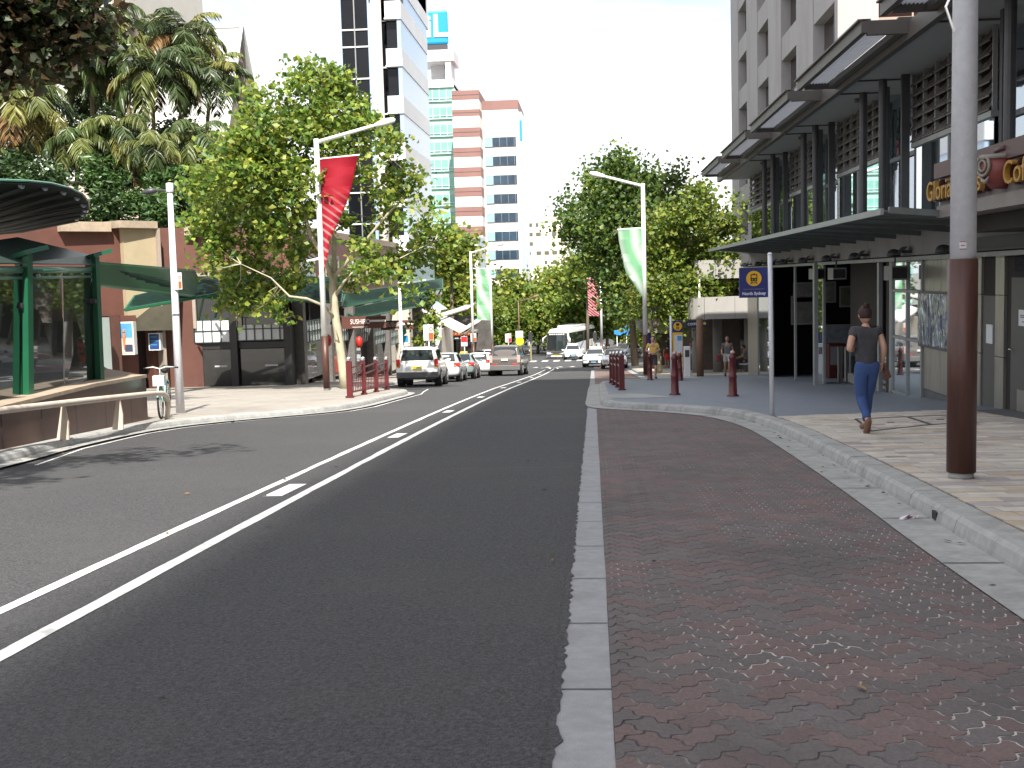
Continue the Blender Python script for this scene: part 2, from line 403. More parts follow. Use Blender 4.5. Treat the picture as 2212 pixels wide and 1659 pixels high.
def slate():
    b = MB(); ys = [18.5+.5*i for i in range(66)]
    def xl(y):
        if y < 22.9: return None
        return None
    inner = offs(dense(smooth([p for p in RKP if p[1] < 50]), .3), .232)
    def left(y):
        c = [p[0] for p in inner if abs(p[1]-y) < .35 and y > 18]
        return min(c) if c else 2.75
    n = 5
    for y in ys:
        a = left(y); lo = [a+(22-a)*(i/(n-1))**2 for i in range(n)]
        for x in lo:
            yy = max(y, 18.72+(x-2.84)*.3) if x < 6.25 else y
            b.v.append((x, yy, gz(yy)+.15))
    for j in range(len(ys)-1):
        for i in range(n-1): b.f.append((j*n+i, j*n+i+1, (j+1)*n+i+1, (j+1)*n+i)); b.c.append(None)
    struct(b.build('slate_paving', SLATE))
slate()
ribbon('wall_apron', yr(4, 19.5, .75), 6.3, 7.6, .154, mat('dark plinth paving', (.085, .085, .09), .8, var=.2, scale=4))
ribbon('footpath', yr(51, 118, 3), lambda y: 2.72 if y < 96 else 6, 24, .148, mat('warm concrete paving', (.40, .36, .31), .85, var=.2, scale=2.5, dirt=(.24, .21, .19, .5), dscale=.8), 3)
ribbon('concrete_apron', yr(26.6, 29.3, .5), .36, lambda y: 1.9-(y-26.6)*.25, .156, CONC)
ribbon('concrete_apron', yr(46, 51.2, .5), lambda y: 1.0 if y < 47 else 2.1+(y-47)*.15, 4.3, .154, CONC)
LPV = mat('pale stone paving', (.29, .265, .235), .85, var=.15, scale=3, dirt=(.17, .15, .135, .7), dscale=.45)
ribbon('plaza', yr(-30, 112, 1), -46, lambda y: lk(y)-.22, .135, LPV, 6)
pj = MB()
for k in range(46):
    y = 20+k*.8; pj.quad((-24, y, gz(y)+.139), (lk(y)-.25, y, gz(y)+.139), (lk(y)-.25, y+.015, gz(y+.015)+.139), (-24, y+.015, gz(y+.015)+.139))
for k in range(22):
    x = -24+k*.8
    for y in range(20, 56, 2):
        if x < lk(y)-.4 and x < lk(y+2)-.4: pj.quad((x, y, gz(y)+.139), (x+.012, y, gz(y)+.139), (x+.012, y+2, gz(y+2)+.139), (x, y+2, gz(y+2)+.139))
struct(pj.build('paving_joints', mat('joint', (.2, .18, .16), .9)))

# painted lines
def linept(name, pts, wd, dz=.004):
    b = MB(); ys = yr(pts[0][0], pts[-1][0], .5); r = random.Random(4)
    for i, y in enumerate(ys):
        x = interp(pts, y); a = r.gauss(0, .004)
        b.v += [(x-wd/2+a, y, gz(y)+dz), (x+wd/2+r.gauss(0, .004), y, gz(y)+dz)]
        if i: b.f.append((2*i-2, 2*i-1, 2*i+1, 2*i)); b.c.append(None)
    return struct(b.build(name, PAINT))
linept('lane_line', [(-6, -2.72), (5, -2.79), (20, -2.93), (42, -3.1), (87, -3.02)], .10)
linept('lane_line', [(-6, -3.2), (5, -3.27), (20, -3.45), (42, -3.72), (84, -3.6)], .088)
dm = MB()
for px, py, l in ((631, 1059, .95), (873, 941, .9), (983, 889, .9), (1042, 858, .9), (1083, 838, .9), (1110, 826, .9), (1135, 816, .9), (1153, 809, .9)):
    g = gnd(px, py); x = interp([(5, -3.03), (20, -3.2), (42, -3.42), (87, -3.3)], g.y); y0, y1 = g.y-l/2, g.y+l/2
    dm.quad((x-.09, y0, gz(y0)+.006), (x+.09, y0, gz(y0)+.006), (x+.09, y1, gz(y1)+.006), (x-.09, y1, gz(y1)+.006))
struct(dm.build('lane_dashes', mat('white marker', (.66, .66, .64), .5, var=.1, scale=30)))
zb = MB()
for k in range(13):
    x = -12+k*1.15; zb.quad((x, 110.5, gz(110.5)+.006), (x+.6, 110.5, gz(110.5)+.006), (x+.6, 114.5, gz(114.5)+.006), (x, 114.5, gz(114.5)+.006))
for k in range(7):
    x = -5+k*1.0; zb.add([(x, 92, gz(92)+.006), (x+.55, 92, gz(92)+.006), (x+.28, 93.6, gz(93.6)+.006)], [(0, 1, 2)])
for s in (-.65, -.05):
    pr = None
    for k in range(7):
        a = k/6*2.3; p = (-3.0+s-(1-math.cos(a))*.5+.3, 87+math.sin(a)*4)
        if pr: zb.quad((pr[0]-.06, pr[1], gz(pr[1])+.006), (pr[0]+.06, pr[1], gz(pr[1])+.006), (p[0]+.06, p[1], gz(p[1])+.006), (p[0]-.06, p[1], gz(p[1])+.006))
        pr = p
struct(zb.build('zebra_crossing', PAINT))
linept('edge_line', [(14, -7.2), (16.5, -7.72), (19.5, -7.95), (21.2, -7.8), (22.5, -7.33), (23.5, -6.85), (24.6, -6.2), (25.8, -5.72), (28, -5.5), (37, -5.7), (39.5, -6.0), (43, -6.35)], .05)
# transverse crack sealed across the lane
cs = MB(); px_ = None; r9 = random.Random(8)
for k in range(26):
    x = -2.6+k*.094; y = 12.8+r9.gauss(0, .012)+x*.03; wd = .012+r9.random()*.012
    if px_: cs.quad((px_[0], px_[1], gz(y)+.005), (x, y, gz(y)+.005), (x, y+wd, gz(y)+.005), (px_[0], px_[1]+wd, gz(y)+.005))
    px_ = (x, y)
struct(cs.build('road_crack', mat('tar', (.025, .025, .027), .6)))
# dark of the kerb drain hole painted as a black block, litter
g = gnd(1985, 1115, .07)
kx = rkx(g.y)-.235+.012; bx = MB().box(kx-.006, kx+.06, g.y-.05, g.y+.05, gz(g.y)+.045, gz(g.y)+.105); tag(bx.build('drain_outlet', BLACKR), 'small black block standing for the dark mouth of a drain outlet in the right kerb', 'drain')
lv = MB(); r = random.Random(31)
for k in range(75):
    if k < 36:
        y = r.uniform(4, 21); x = rkx(y)-.25-abs(r.gauss(0, .12)); z = gz(y)+.04
    elif k < 56: y = r.uniform(3.8, 14); x = r.uniform(-7, 2.2); z = gz(y)+(.032 if x > .05 else .012)
    else:
        y = r.uniform(12, 30); x = lk(y)+abs(r.gauss(.1, .4)); z = gz(y)+.03
    a = r.random()*6.3; s = r.uniform(.015, .042); c, q = math.cos(a)*s, math.sin(a)*s
    col = r.choice([(.16, .08, .02), (.3, .17, .04), (.08, .05, .03), (.03, .025, .02), (.2, .12, .05)])
    lv.add([(x+c, y+q, z+.004), (x-q*.5, y+c*.5, z+.012), (x-c, y-q, z+.003), (x+q*.5, y-c*.5, z+.002)], [(0, 1, 2, 3)], None, col)
struct(lv.build('fallen_leaves', mat('dead leaf', (.2, .12, .05), .8, vcol=True)), 'stuff')
g = gnd(1955, 1121, .03); wb = MB()
for k in range(5):
    a = k*1.3; wb.quad((g.x-.05+k*.02, g.y-.03, g.z), (g.x+.0+k*.02, g.y-.04+k*.01, g.z+.03*math.sin(a)+.01), (g.x+.03+k*.02, g.y+.03, g.z+.025), (g.x-.03+k*.02, g.y+.04, g.z+.004))
tag(wb.build('paper_wrapper', mat('paper', (.6, .5, .55), .6, var=.3, scale=30)), 'crumpled pale wrapper lying in the gutter by the drain outlet', 'litter')
# access covers let into the sandstone
for (lab, c4) in (('thin dark frame of the access cover on the sandstone just right of the walking woman', [(1848, 905), (1958, 900), (2010, 917), (1882, 931)]), ('thin dark frame of the access cover next to the brown lamp post', [(1960, 900), (2046, 897), (2110, 912), (2013, 917)])):
    P = [gnd(a, b, .155) for a, b in c4]; b = MB()
    for i in range(4):
        p, q = P[i], P[(i+1) % 4]; n = Vector((0, 0, 1)).cross(q-p).normalized()*.02
        b.slab(p-n+Vector((0, 0, .004)), q-n+Vector((0, 0, .004)), q+n+Vector((0, 0, .004)), p+n+Vector((0, 0, .004)), .004)
    ct = (P[0]+P[1]+P[2]+P[3])/4; 
    b.box(ct.x-.05, ct.x+.05, ct.y-.03, ct.y+.03, ct.z-.003, ct.z+.004)
    tag(b.build('access_cover', DARKS), lab, 'access cover', 'access covers in the pavement')
# ------------------------------------------------------------- right side: office block added unseen behind the camera to shade the street
STONE = mat('weathered concrete', (.27, .26, .25), .85, var=.12, scale=1.2, bump=.15, bscale=30, dirt=(.22, .2, .19, .55), dscale=.9)
CREAM = mat('precast concrete', (.35, .335, .335), .85, var=.08, scale=.7, bump=.1, bscale=20, stretch=(1, 1, .35), dirt=(.23, .215, .205, .6), dscale=.45)
DGLASS = mat('dark window glass', (.008, .009, .012), .1, 0, var=.5, scale=.3, spec=.25)
BRNGL = mat('bronze window glass', (.025, .013, .011), .1, 0, var=.5, scale=.4, spec=.3)
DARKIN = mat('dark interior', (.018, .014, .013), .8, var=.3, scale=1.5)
MULL = mat('grey aluminium', (.26, .27, .27), .45, .3, var=.1, scale=4)
SGLASS = glass('station glass', (.05, .07, .07), .62, .45)
GGLASS = glass('entrance glass', (.06, .09, .085), .38, .6)
def office_behind():
    t = thing('unseen_office_block', 'unseen tall concrete office block added on the right behind the viewer to shade the street', 'building', (24, -26, gz(-26)))
    MB().box(8, 40, -54, 2, -2, 62).build('wall', CREAM, t)
    for k in range(15):
        b = MB()
        for j in range(11): b.box(7.93, 7.99, -53+j*5, -49.5+j*5, 3+k*3.9, 5.2+k*3.9)
        b.build('window', DGLASS, t)
office_behind()

def station():
    t = thing('station_building', 'grey station building with louvred glass upper storey, ribbed canopy and dark entrance', 'building', (10, 30, gz(30)))
    BAND = STONE; LV = mat('louvre metal', (.115, .10, .095), .55, .2, var=.15, scale=3)
    # fascia band, with joints
    b = MB(); ys = [6, 10, 14, 18, 21.5, 25, 28.7, 33, 38, 43, 48, 52.5]
    for a, c in zip(ys, ys[1:]): b.box(6.8, 7.15, a+.012, c-.012, 1.67, 2.28)
    b.build('fascia', BAND, t)
    MB().box(6.74, 6.9, 6, 52.4, 1.56, 1.64).build('lighting_rail', MULL, t)
    # upper storey
    gap = [(42.2, 39.4), (34.6, 32.0), (27.3, 24.7), (19.9, 17.3), (12.5, 9.9)]; bays = [(49.1, 42.2), (39.4, 34.6), (32.0, 27.3), (24.7, 19.9), (17.3, 12.5)]
    for a, c in bays:
        n = 6 if a < 49 else 5; b = MB(); w_ = (a-c)/n
        for k in range(n+1): b.box(6.76, 6.84, c+k*w_-.022, c+k*w_+.022, 4.0, 5.4)
        b.box(6.74, 6.86, c, a, 3.9, 4.0)
        b.build('louvre_frame', MULL, t)
        b = MB()
        for k in range(n):
            y0, y1 = c+k*w_+.025, c+(k+1)*w_-.025
            for j in range(6):
                z = 4.03+j*.228; b.slab((6.72, y0, z), (6.72, y1, z), (6.90, y1, z+.2), (6.90, y0, z+.2), .012)
                b.box(6.715, 6.73, y0, y1, z-.02, z+.012)
            for j in range(6):   # stays that read as diagonals
                z = 4.03+j*.228; b.slab((6.775, y1, z+.0), (6.775, y1-.03, z), (6.775, y0, z+.2), (6.775, y0+.03, z+.2), .02)
        b.build('louvre_blades', LV, t)
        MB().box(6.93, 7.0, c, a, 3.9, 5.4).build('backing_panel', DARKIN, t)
        for k in range(2):
            y0 = c+(a-c)*k/2; MB().box(6.80, 6.815, y0+.03, y0+(a-c)/2-.03, 2.3, 3.9).build('pane', SGLASS, t)
        MB().box(6.77, 6.83, (a+c)/2-.025, (a+c)/2+.025, 2.3, 3.9).build('mullion', MULL, t)
    for a, c in gap:
        g = MB().box(7.28, 7.3, c+.02, a-.02, 2.3, 5.4).build('pane', SGLASS, t)
        MB().box(7.22, 7.34, c, a, 3.92, 4.02).box(7.22, 7.34, (a+c)/2-.03, (a+c)/2+.03, 2.3, 5.4).build('mullion', MULL, t)
        MB().box(6.86, 7.28, a-.02, a, 2.3, 5.4).build('return_glass', SGLASS, t); MB().box(6.86, 7.28, c, c+.02, 2.3, 5.4).build('return_glass', SGLASS, t)
        for y in (a-.5, c+.35):
            MB().cyl((6.25, y, 2.2), (6.25, y, 5.4), .088, n=12).build('column', DARKS, t)
        for y in (a-1.15, c-.15): MB().box(6.5, 6.66, y-.06, y+.06, 2.2, 5.4).build('column', DARKS, t)
        MB().box(6.3, 6.7, c+.0, c+.6, 2.33, 2.4).build('column_tie', DARKS, t)
    MB().box(7.5, 22, 9, 49, 2.2, 2.29).box(11, 11.1, 9, 49, 2.3, 5.4).build('upper_floor', DARKIN, t)
    MB().box(7.32, 7.36, 8, 9.9, 2.3, 5.4).build('upper_wall', BAND, t)
    SOF = mat('soffit paint', (.34, .35, .36), .7, var=.06, scale=1)
    MB().box(5.62, 30, 4, 50, 5.4, 5.62).build('roof', SOF, t)
    b = MB().box(5.48, 5.615, 4, 50, 5.30, 5.6)
    for a, c in gap:
        for y in (a-.5, c+.35): b.box(5.62, 6.8, y-.025, y+.025, 5.37, 5.398)
    b.build('roof_edge', mat('bronze steel', (.085, .075, .07), .5, .2, var=.12, scale=3), t)
    b = MB()
    for a, c in gap: b.lathe([(.09, -.08), (.11, -.03), (.1, 0)], 12, (6.35, a+.4, 5.4))
    b.build('downlight', DARKS, t)
    BRZ = MATS['bronze steel']; COR = mat('corrugated polycarbonate', (.48, .49, .52), .5, var=.05, scale=2, trans=.5)
    for y0, y1 in ((42.5, 48.3), (35.1, 41), (27.7, 33.6), (20.3, 26.1), (12.9, 18.7)):
        s = MB(); s.box(4.70, 4.80, y0, y1+.35, 5.44, 5.66).box(4.64, 4.86, y0, y1+.35, 5.64, 5.67).box(4.8, 5.48, y0, y0+.10, 5.40, 5.64).box(4.8, 5.48, y1-.1, y1, 5.40, 5.62).box(5.3, 5.45, y0+.11, y1-.11, 5.41, 5.52)
        for yy in (y0+.3, y1-.4): s.box(5.4, 5.9, yy, yy+.12, 5.62, 5.74)
        so_ = s.build('sunshade', BRZ, t)
        c = MB(); k = 0
        for i in range(45):
            x = 4.83+i*.0106; z = 5.52+.02*math.sin(i*1.0472); c.v += [(x, y0+.13, z), (x, y1-.1, z)]
            if i: c.f.append((2*i-2, 2*i-1, 2*i+1, 2*i)); c.c.append(None)
        c.build('corrugated_sheet', COR, so_, True)
    # canopy over the footpath
    CAN = mat('ribbed canopy steel', (.19, .235, .225), .45, .25, var=.12, scale=5, dirt=(.1, .12, .11, .5), dscale=1.2)
    b = MB(); cl = lambda x, y: 2.31-(x-4.6)*.05
    n = 60
    for i in range(n):
        y0 = 18.5+26.5*i/n; y1 = 18.5+26.5*(i+1)/n; e0 = 6.8; 
        b.slab((4.6, y0, 2.31), (4.6, y1-.03, 2.31), (6.8, y1-.03+max(0, (i-n+6))*.3, 2.2), (6.8, y0, 2.2), .02)
        b.slab((4.62, y1-.03, 2.29), (4.62, y1, 2.29), (6.8, y1, 2.18), (6.8, y1-.03, 2.18), .03)
    b.slab((4.6, 45, 2.31), (4.6, 45.02, 2.31), (6.8, 50, 2.2), (6.8, 44, 2.2), .02)
    b.build('canopy', CAN, t)
    b = MB()
    for k in range(15):
        y = 18.4+1.93*k
        if y > 45: break
        MB().slab((4.68, y+.05, 2.27), (4.68, y-.05, 2.27), (6.8, y-.05, 2.06), (6.8, y+.05, 2.06), -.1).build('canopy_rib', mat('canopy rib', (.14, .155, .15), .5, .2, var=.15, scale=4), t)
    MB().box(4.56, 4.61, 18.4, 45.05, 2.25, 2.35).build('canopy_edge', MULL, t)
    # flood lights on the band
    for y in (49.5, 45.5, 42.2, 39.6, 36.0, 32.4, 29.0, 25.3, 21.8):
        l = MB().lathe([(.15, 0), (.145, .06), (.115, .125), (.06, .155), (.002, .165)], 14, (6.55, y, 1.66)); o = l.build('flood_light', DARKS, t, True); MB().box(6.6, 6.8, y-.5, y-.42, 1.72, 1.78).build('bracket', DARKS, o)
        MB().slab((6.5, y-.25, 1.70), (6.5, y-.62, 1.70), (6.66, y-.62, 1.86), (6.66, y-.25, 1.86), .015).build('barn_door', DARKS, o)
    # metal clad wall, panel by panel
    SS = mat('brushed stainless', (.36, .345, .31), .33, .75, var=.14, scale=1.6, stretch=(1, 1, .35)); tt = SS.node_tree
    nn = tt.nodes.new('ShaderNodeTexNoise'); nn.inputs['Scale'].default_value = 1.1; bp = tt.nodes.new('ShaderNodeBump'); bp.inputs['Strength'].default_value = .35; bp.inputs['Distance'].default_value = .12
    mp = tt.nodes.new('ShaderNodeMapping'); mp.inputs['Scale'].default_value = (1.5, 2.6, .7); tcx = tt.nodes.new('ShaderNodeTexCoord'); tt.links.new(tcx.outputs['Object'], mp.inputs[0]); tt.links.new(mp.outputs[0], nn.inputs['Vector'])
    tt.links.new(nn.outputs[0], bp.inputs['Height']); tt.links.new(bp.outputs[0], tt.nodes['Principled BSDF'].inputs['Normal'])
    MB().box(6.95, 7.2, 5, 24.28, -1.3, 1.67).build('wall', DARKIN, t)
    b = MB()
    for a, c in ((24.27, 23.1), (23.1, 22.0), (22.0, 20.75), (20.05, 19.62), (18.42, 17.7), (17.7, 16.3), (16.3, 14.9), (14.9, 13.5), (13.5, 12.1), (12.1, 10.7), (10.7, 9.3), (9.3, 7.9), (7.9, 6.5)):
        for z0, z1 in ((-1.12, -.15), (-.15, .9), (.9, 1.6)): MB().box(6.9, 6.95, c+.006, a-.006, z0+.006, z1-.006).build('metal_panel', SS, t)
    b = MB()
    for i in range(12):
        y0, y1 = 24.3-i*1.5, 24.3-(i+1)*1.5
        if y0 > 18.2 and y1 < 19.7 : pass
        z = gz(y1)+.1
        if z < -1.13: b.box(6.925, 7.1, y1, y0, gz(y0)+.05, -1.125)
        else: b.box(6.96, 7.1, y1, y0, gz(y0)+.05, -1.0)
    b.build('plinth', mat('plinth stone', (.09, .09, .095), .7, var=.15, scale=3), t)
    # corner glazing
    f = MB()
    for y in (24.32, 25.45, 26.7): f.box(6.86, 6.95, y-.035, y+.035, -1.42, 1.6)
    for z in (-1.42, -.15, .9, 1.57): f.box(6.87, 6.94, 24.36, 26.67, z-.03, z+.03)
    fo = f.build('shopfront_frame', mat('pale aluminium', (.27, .28, .28), .4, .3, var=.06), t)
    for y0, y1 in ((24.36, 25.41), (25.49, 26.66)):
        for z0, z1 in ((-1.38, -.19), (-.11, .86), (.94, 1.53)): MB().box(6.9, 6.91, y0, y1, z0, z1).build('pane', SGLASS, fo)
    MB().box(6.9, 7.05, 24.3, 26.75, -1.62, -1.45).build('plinth', MATS['plinth stone'], t)
    MB().box(6.86, 7.06, 26.75, 26.95, -1.85, 1.6).build('corner_post', MATS['pale aluminium'], t)
    # entrance hall
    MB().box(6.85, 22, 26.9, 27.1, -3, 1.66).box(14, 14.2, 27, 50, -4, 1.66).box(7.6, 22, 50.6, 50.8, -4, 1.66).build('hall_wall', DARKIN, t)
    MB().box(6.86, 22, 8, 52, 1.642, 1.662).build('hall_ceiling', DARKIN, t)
    PA = MATS['pale aluminium']
    for x, y, w_ in ((6.4, 33.2, .11), (6.9, 34.5, .07), (6.9, 27.9, .09), (6.9, 39.3, .07), (6.9, 44.6, .08), (6.9, 48.1, .06)): MB().box(x-w_/2, x+w_/2, y-w_, y+w_, gz(y)+.1, 1.6).build('post', PA, t)
    for y0, y1 in ((34.6, 36), (44.6, 48)): MB().box(6.9, 6.91, y0, y1, gz(y1)+.2, 1.6).build('pane', GGLASS, t)
    MB().box(6.95, 7.6, 48.2, 51.6, -3.4, 1.62).build('corner_pier', SS, t)
    HP = mat('hall partition', (.03, .022, .02), .6, var=.4, scale=1)
    MB().box(8.9, 9.0, 36, 40, -2.7, 1.6).build('partition', HP, t); MB().box(10.5, 13, 44, 44.15, -2.9, 1.6).build('partition', HP, t); MB().box(9.8, 9.95, 29, 32.4, -1.9, 1.6).build('partition', HP, t)
    for y in (33.6, 30.9, 25.0):
        bx = MB().box(6.35, 6.7, y-.34, y+.34, 1.15, 1.46)
        o = bx.build('projector', mat('projector case', (.17, .165, .16), .5), t); MB().box(6.36, 6.66, y-.36, y-.345, 1.19, 1.42).build('lens_panel', DARKIN, o); MB().cyl((6.5, y, 1.46), (6.5, y, 1.64), .02).build('bracket', DARKS, o)
    # door in the cladding
    DG = mat('grey door paint', (.075, .075, .07), .5, var=.1, scale=3)
    MB().box(6.955, 6.98, 18.42, 19.62, -1.05, 1.6).build('door_recess', DARKIN, t)
    d = MB().box(6.92, 6.954, 18.47, 19.35, -1.02, 1.2).build('door', DG, t)
    MB().box(6.9, 6.919, 18.52, 19.0, -1.0, -.62).build('kick_plate', SS, d)
    MB().cyl((6.85, 19.24, .02), (6.85, 19.12, .02), .012).cyl((6.92, 19.24, .02), (6.84, 19.24, .02), .014).build('handle', CHROME, d)
    s = MB().box(6.905, 6.919, 18.55, 18.98, .42, .68).build('door_notice', mat('white notice', (.6, .62, .62), .5, var=.04), d)
    b = MB()
    for k, (z, l) in enumerate(((.585, .27), (.555, .3), (.48, .14))): b.box(6.902, 6.9045, 18.765-l/2, 18.765+l/2, z, z+.014)
    b.build('notice_lines', DARKS, d)
    v = MB()
    for k in range(9): v.slab((6.93, 18.6, 1.29+k*.03), (6.93, 19.3, 1.29+k*.03), (6.95, 19.3, 1.31+k*.03), (6.95, 18.6, 1.31+k*.03), .004)
    v.build('vent_grille', DARKS, t)
    d2 = MB().box(6.925, 6.954, 20.08, 20.72, -1.1, .88).build('service_door', DG, t); MB().box(6.905, 6.924, 20.2, 20.5, .05, .38).build('door_notice', MATS['white notice'], d2)
    MB().cyl((6.88, 18.33, 1.42), (6.78, 18.33, 1.42), .10, .08, 16).build('wall_lamp', mat('lamp opal', (.5, .48, .45), .4), t, True)
    MB().cyl((6.89, 18.2, 1.08), (6.80, 18.2, 1.08), .10, .10, 16).box(6.86, 6.9, 18.1, 18.3, .97, 1.19).build('alarm_bell', mat('alarm red', (.22, .01, .012), .4), t, True)
    # under-sign steel channel
    MB().box(6.7, 6.79, 6, 20.5, 1.70, 1.9).box(6.62, 6.79, 6, 20.5, 1.66, 1.695).build('steel_channel', DARKS, t)
    return t
station()
# handrail landing, bin, posters inside the hall
MT = MATS['pale aluminium']
hr = thing('ramp_barrier', 'glass panelled ramp barrier with a steel handrail just inside the station entrance', 'barrier', (7.6, 31, gz(31)+.15))
HZ = gz(31)+.15
b = MB().box(7.45, 9.7, 29.0, 29.1, HZ+.0, HZ+.14).box(7.4, 7.5, 29.0, 33.6, HZ-.1, HZ+.16); b.build('kerb_upstand', mat('ramp stone', (.2, .195, .19), .7, var=.1), hr)
b = MB().tube([(7.45, 33.6, HZ+1.12), (7.45, 29.05, HZ+1.0), (9.6, 29.05, HZ+1.0)], .028, 8); b.build('handrail', MT, hr, True)
b = MB()
for k in range(5): y = 33.5-k*1.1; b.box(7.43, 7.47, y-.02, y+.02, HZ+.16, HZ+1.05)
for x in (8.3, 9.4): b.box(x-.02, x+.02, 29.03, 29.07, HZ+.14, HZ+1.0)
b.build('baluster', MT, hr)
MB().box(7.445, 7.455, 29.1, 33.4, HZ+.2, HZ+.92).build('pane', GGLASS, hr)
for i, (x, y) in enumerate(((8.1, 36.9), (7.95, 34.6), (7.6, 35.6))):
    tag(MB().box(x-.06, x+.06, y-.09, y+.09, gz(y)+.15, gz(y)+1.25).build('gate_post', MT), ['steel gate post deepest in the station entrance', 'steel gate post nearest the ramp barrier', 'middle steel gate post inside the station entrance'][i], 'post', 'gate posts in the station entrance')
y = 41; x = 8.6; z = gz(y)+.15
vb = thing('ticket_machine', 'small dark red ticket machine with a pale front panel deep in the station entrance', 'ticket machine', (x, y, z))
MB().box(x-.3, x+.3, y-.3, y+.3, z, z+1.25).build('cabinet', mat('machine red', (.07, .008, .009), .4), vb, bevel=.03); MB().box(x-.24, x+.2, y-.32, y-.305, z+.5, z+1.15).build('front_panel', mat('pale panel', (.17, .17, .18), .5), vb)
for (px_, py_, Y, w_, h_, lab, c) in ((1735, 670, 43.9, .9, 1.1, 'dim framed poster left of the tall entrance post', (.10, .10, .085)), (1760, 632, 43.9, 1.6, .8, 'wide dim information board high in the entrance hall', (.11, .115, .10)), (1793, 668, 28.6, .0, 0, '', 0), (1810, 735, 43.9, 1.3, 1.2, 'pale notice board behind the ramp handrail', (.13, .14, .16)), (1848, 640, 43.9, 1.2, .8, 'dark notice board right of the walking woman\'s head side of the hall', (.07, .075, .05))):
    if not w_: continue
    p = at(px_, py_, Y-.05); q = thing('wall_poster', lab, 'poster', p, group='posters on the hall wall')
    MB().box(p.x-w_/2, p.x+w_/2, Y-.04, Y, p.z-h_/2, p.z+h_/2).build('frame', mat('poster frame', (.16, .16, .15), .5), q); MB().box(p.x-w_/2+.06, p.x+w_/2-.06, Y-.05, Y-.042, p.z-h_/2+.06, p.z+h_/2-.06).build('sheet', mat('poster '+lab[:8], c, .5, var=.5, scale=4), q)

# noticeboard with crumpled clear covers
nb = thing('notice_board', 'three-panel noticeboard under rippled shiny covers on the metal wall', 'notice board', (6.85, 23.3, .3))
MB().box(6.84, 6.895, 22.0, 24.45, -.24, .92).build('frame', mat('dark violet frame', (.05, .04, .07), .4), nb)
WV = mat('rippled cover', (.36, .42, .5), .14, .7, var=.25, scale=1.4); t_ = WV.node_tree; n_ = t_.nodes.new('ShaderNodeTexNoise'); n_.inputs['Scale'].default_value = 1.5; n_.inputs['Detail'].default_value = 1
m_ = t_.nodes.new('ShaderNodeMapping'); m_.inputs['Scale'].default_value = (1, 2.0, 1.0); c_ = t_.nodes.new('ShaderNodeTexCoord'); t_.links.new(c_.outputs['Object'], m_.inputs[0]); t_.links.new(m_.outputs[0], n_.inputs['Vector'])
b_ = t_.nodes.new('ShaderNodeBump'); b_.inputs['Strength'].default_value = 1; b_.inputs['Distance'].default_value = .25; t_.links.new(n_.outputs[0], b_.inputs['Height']); t_.links.new(b_.outputs[0], t_.nodes['Principled BSDF'].inputs['Normal'])
for k in range(3): MB().box(6.82, 6.838, 22.06+k*.8, 22.82+k*.8, -.18, .87).build('cover_panel', WV, nb)

# coffee shop sign
sg = thing('shop_sign', 'long grey box sign with gold letters and a red coffee cup', 'sign', (6, 12, 2.2))
GB = mat('sign grey', (.125, .105, .105), .55, var=.1, scale=2)
MB().box(5.5, 6.7, 4, 18.5, 2.36, 2.78).build('sign_box', GB, sg); MB().box(5.42, 6.75, 4, 18.55, 2.785, 3.02).build('top_band', mat('sign maroon', (.085, .045, .048), .5, var=.1), sg)
MB().box(5.45, 6.7, 4, 18.5, 2.17, 2.355).build('bottom_band', mat('sign taupe', (.17, .15, .145), .5, var=.1), sg); MB().box(5.9, 6.78, 4, 18.4, 1.92, 2.165).build('recess', DARKIN, sg)
GOLD = mat('gold letter', (.36, .19, .035), .4, .2, var=.12, scale=8); MRB = mat('letter backing', (.05, .012, .014), .4)
for txt, y, ln in (("Gloria Jean's", 18.62, 2.5), ('Coffees', 15.25, 1.55)):
    for nm, m_, dx, bo in (('lettering_back', MRB, -.02, .016), ('lettering', GOLD, -.1, 0)):
        Mx = frame((5.5+dx-.04, y-ln/2, 2.57), (0, -1, 0), (0, 0, 1)); o = text_mesh(txt, .43, Mx, .035, nm, m_, sg, bold=bo)
        xs = [v.co.y for v in o.data.vertices]; k = ln/(max(xs)-min(xs)); c0 = (max(xs)+min(xs))/2
        for v in o.data.vertices: v.co.y = c0+(v.co.y-c0)*k
b = MB(); b.tube([(5.42, 15.66, 2.42), (5.42, 15.66, 2.5), (5.42, 15.66, 2.62), (5.42, 15.66, 2.8)], [.10, .17, .22, .235], 18); cp = b.build('cup', mat('cup red', (.17, .035, .03), .5, var=.1), sg, True)
b = MB().tube([(5.42, 15.66, 2.8), (5.42, 15.66, 2.86)], [.25, .25], 18); b.build('cup_rim', mat('cup cream', (.20, .18, .155), .5), cp, True)
b = MB().ring((5.2, 15.62, 2.72), (1, .3, 0), .13, .022, 22, 6).ring((5.19, 15.62, 2.72), (1, .3, 0), .07, .018, 18, 6).tube([(5.2, 15.7, 2.6), (5.2, 15.62, 2.52), (5.2, 15.5, 2.5), (5.21, 15.44, 2.56)], [.012, .03, .03, .01], 6); b.build('swirl', MATS['cup cream'], cp, True)
b = MB().tube([(5.45, 15.9, 2.86), (5.42, 15.75, 2.93), (5.42, 15.45, 2.93)], .035, 8); b.build('cup_handle', MRB, cp, True)

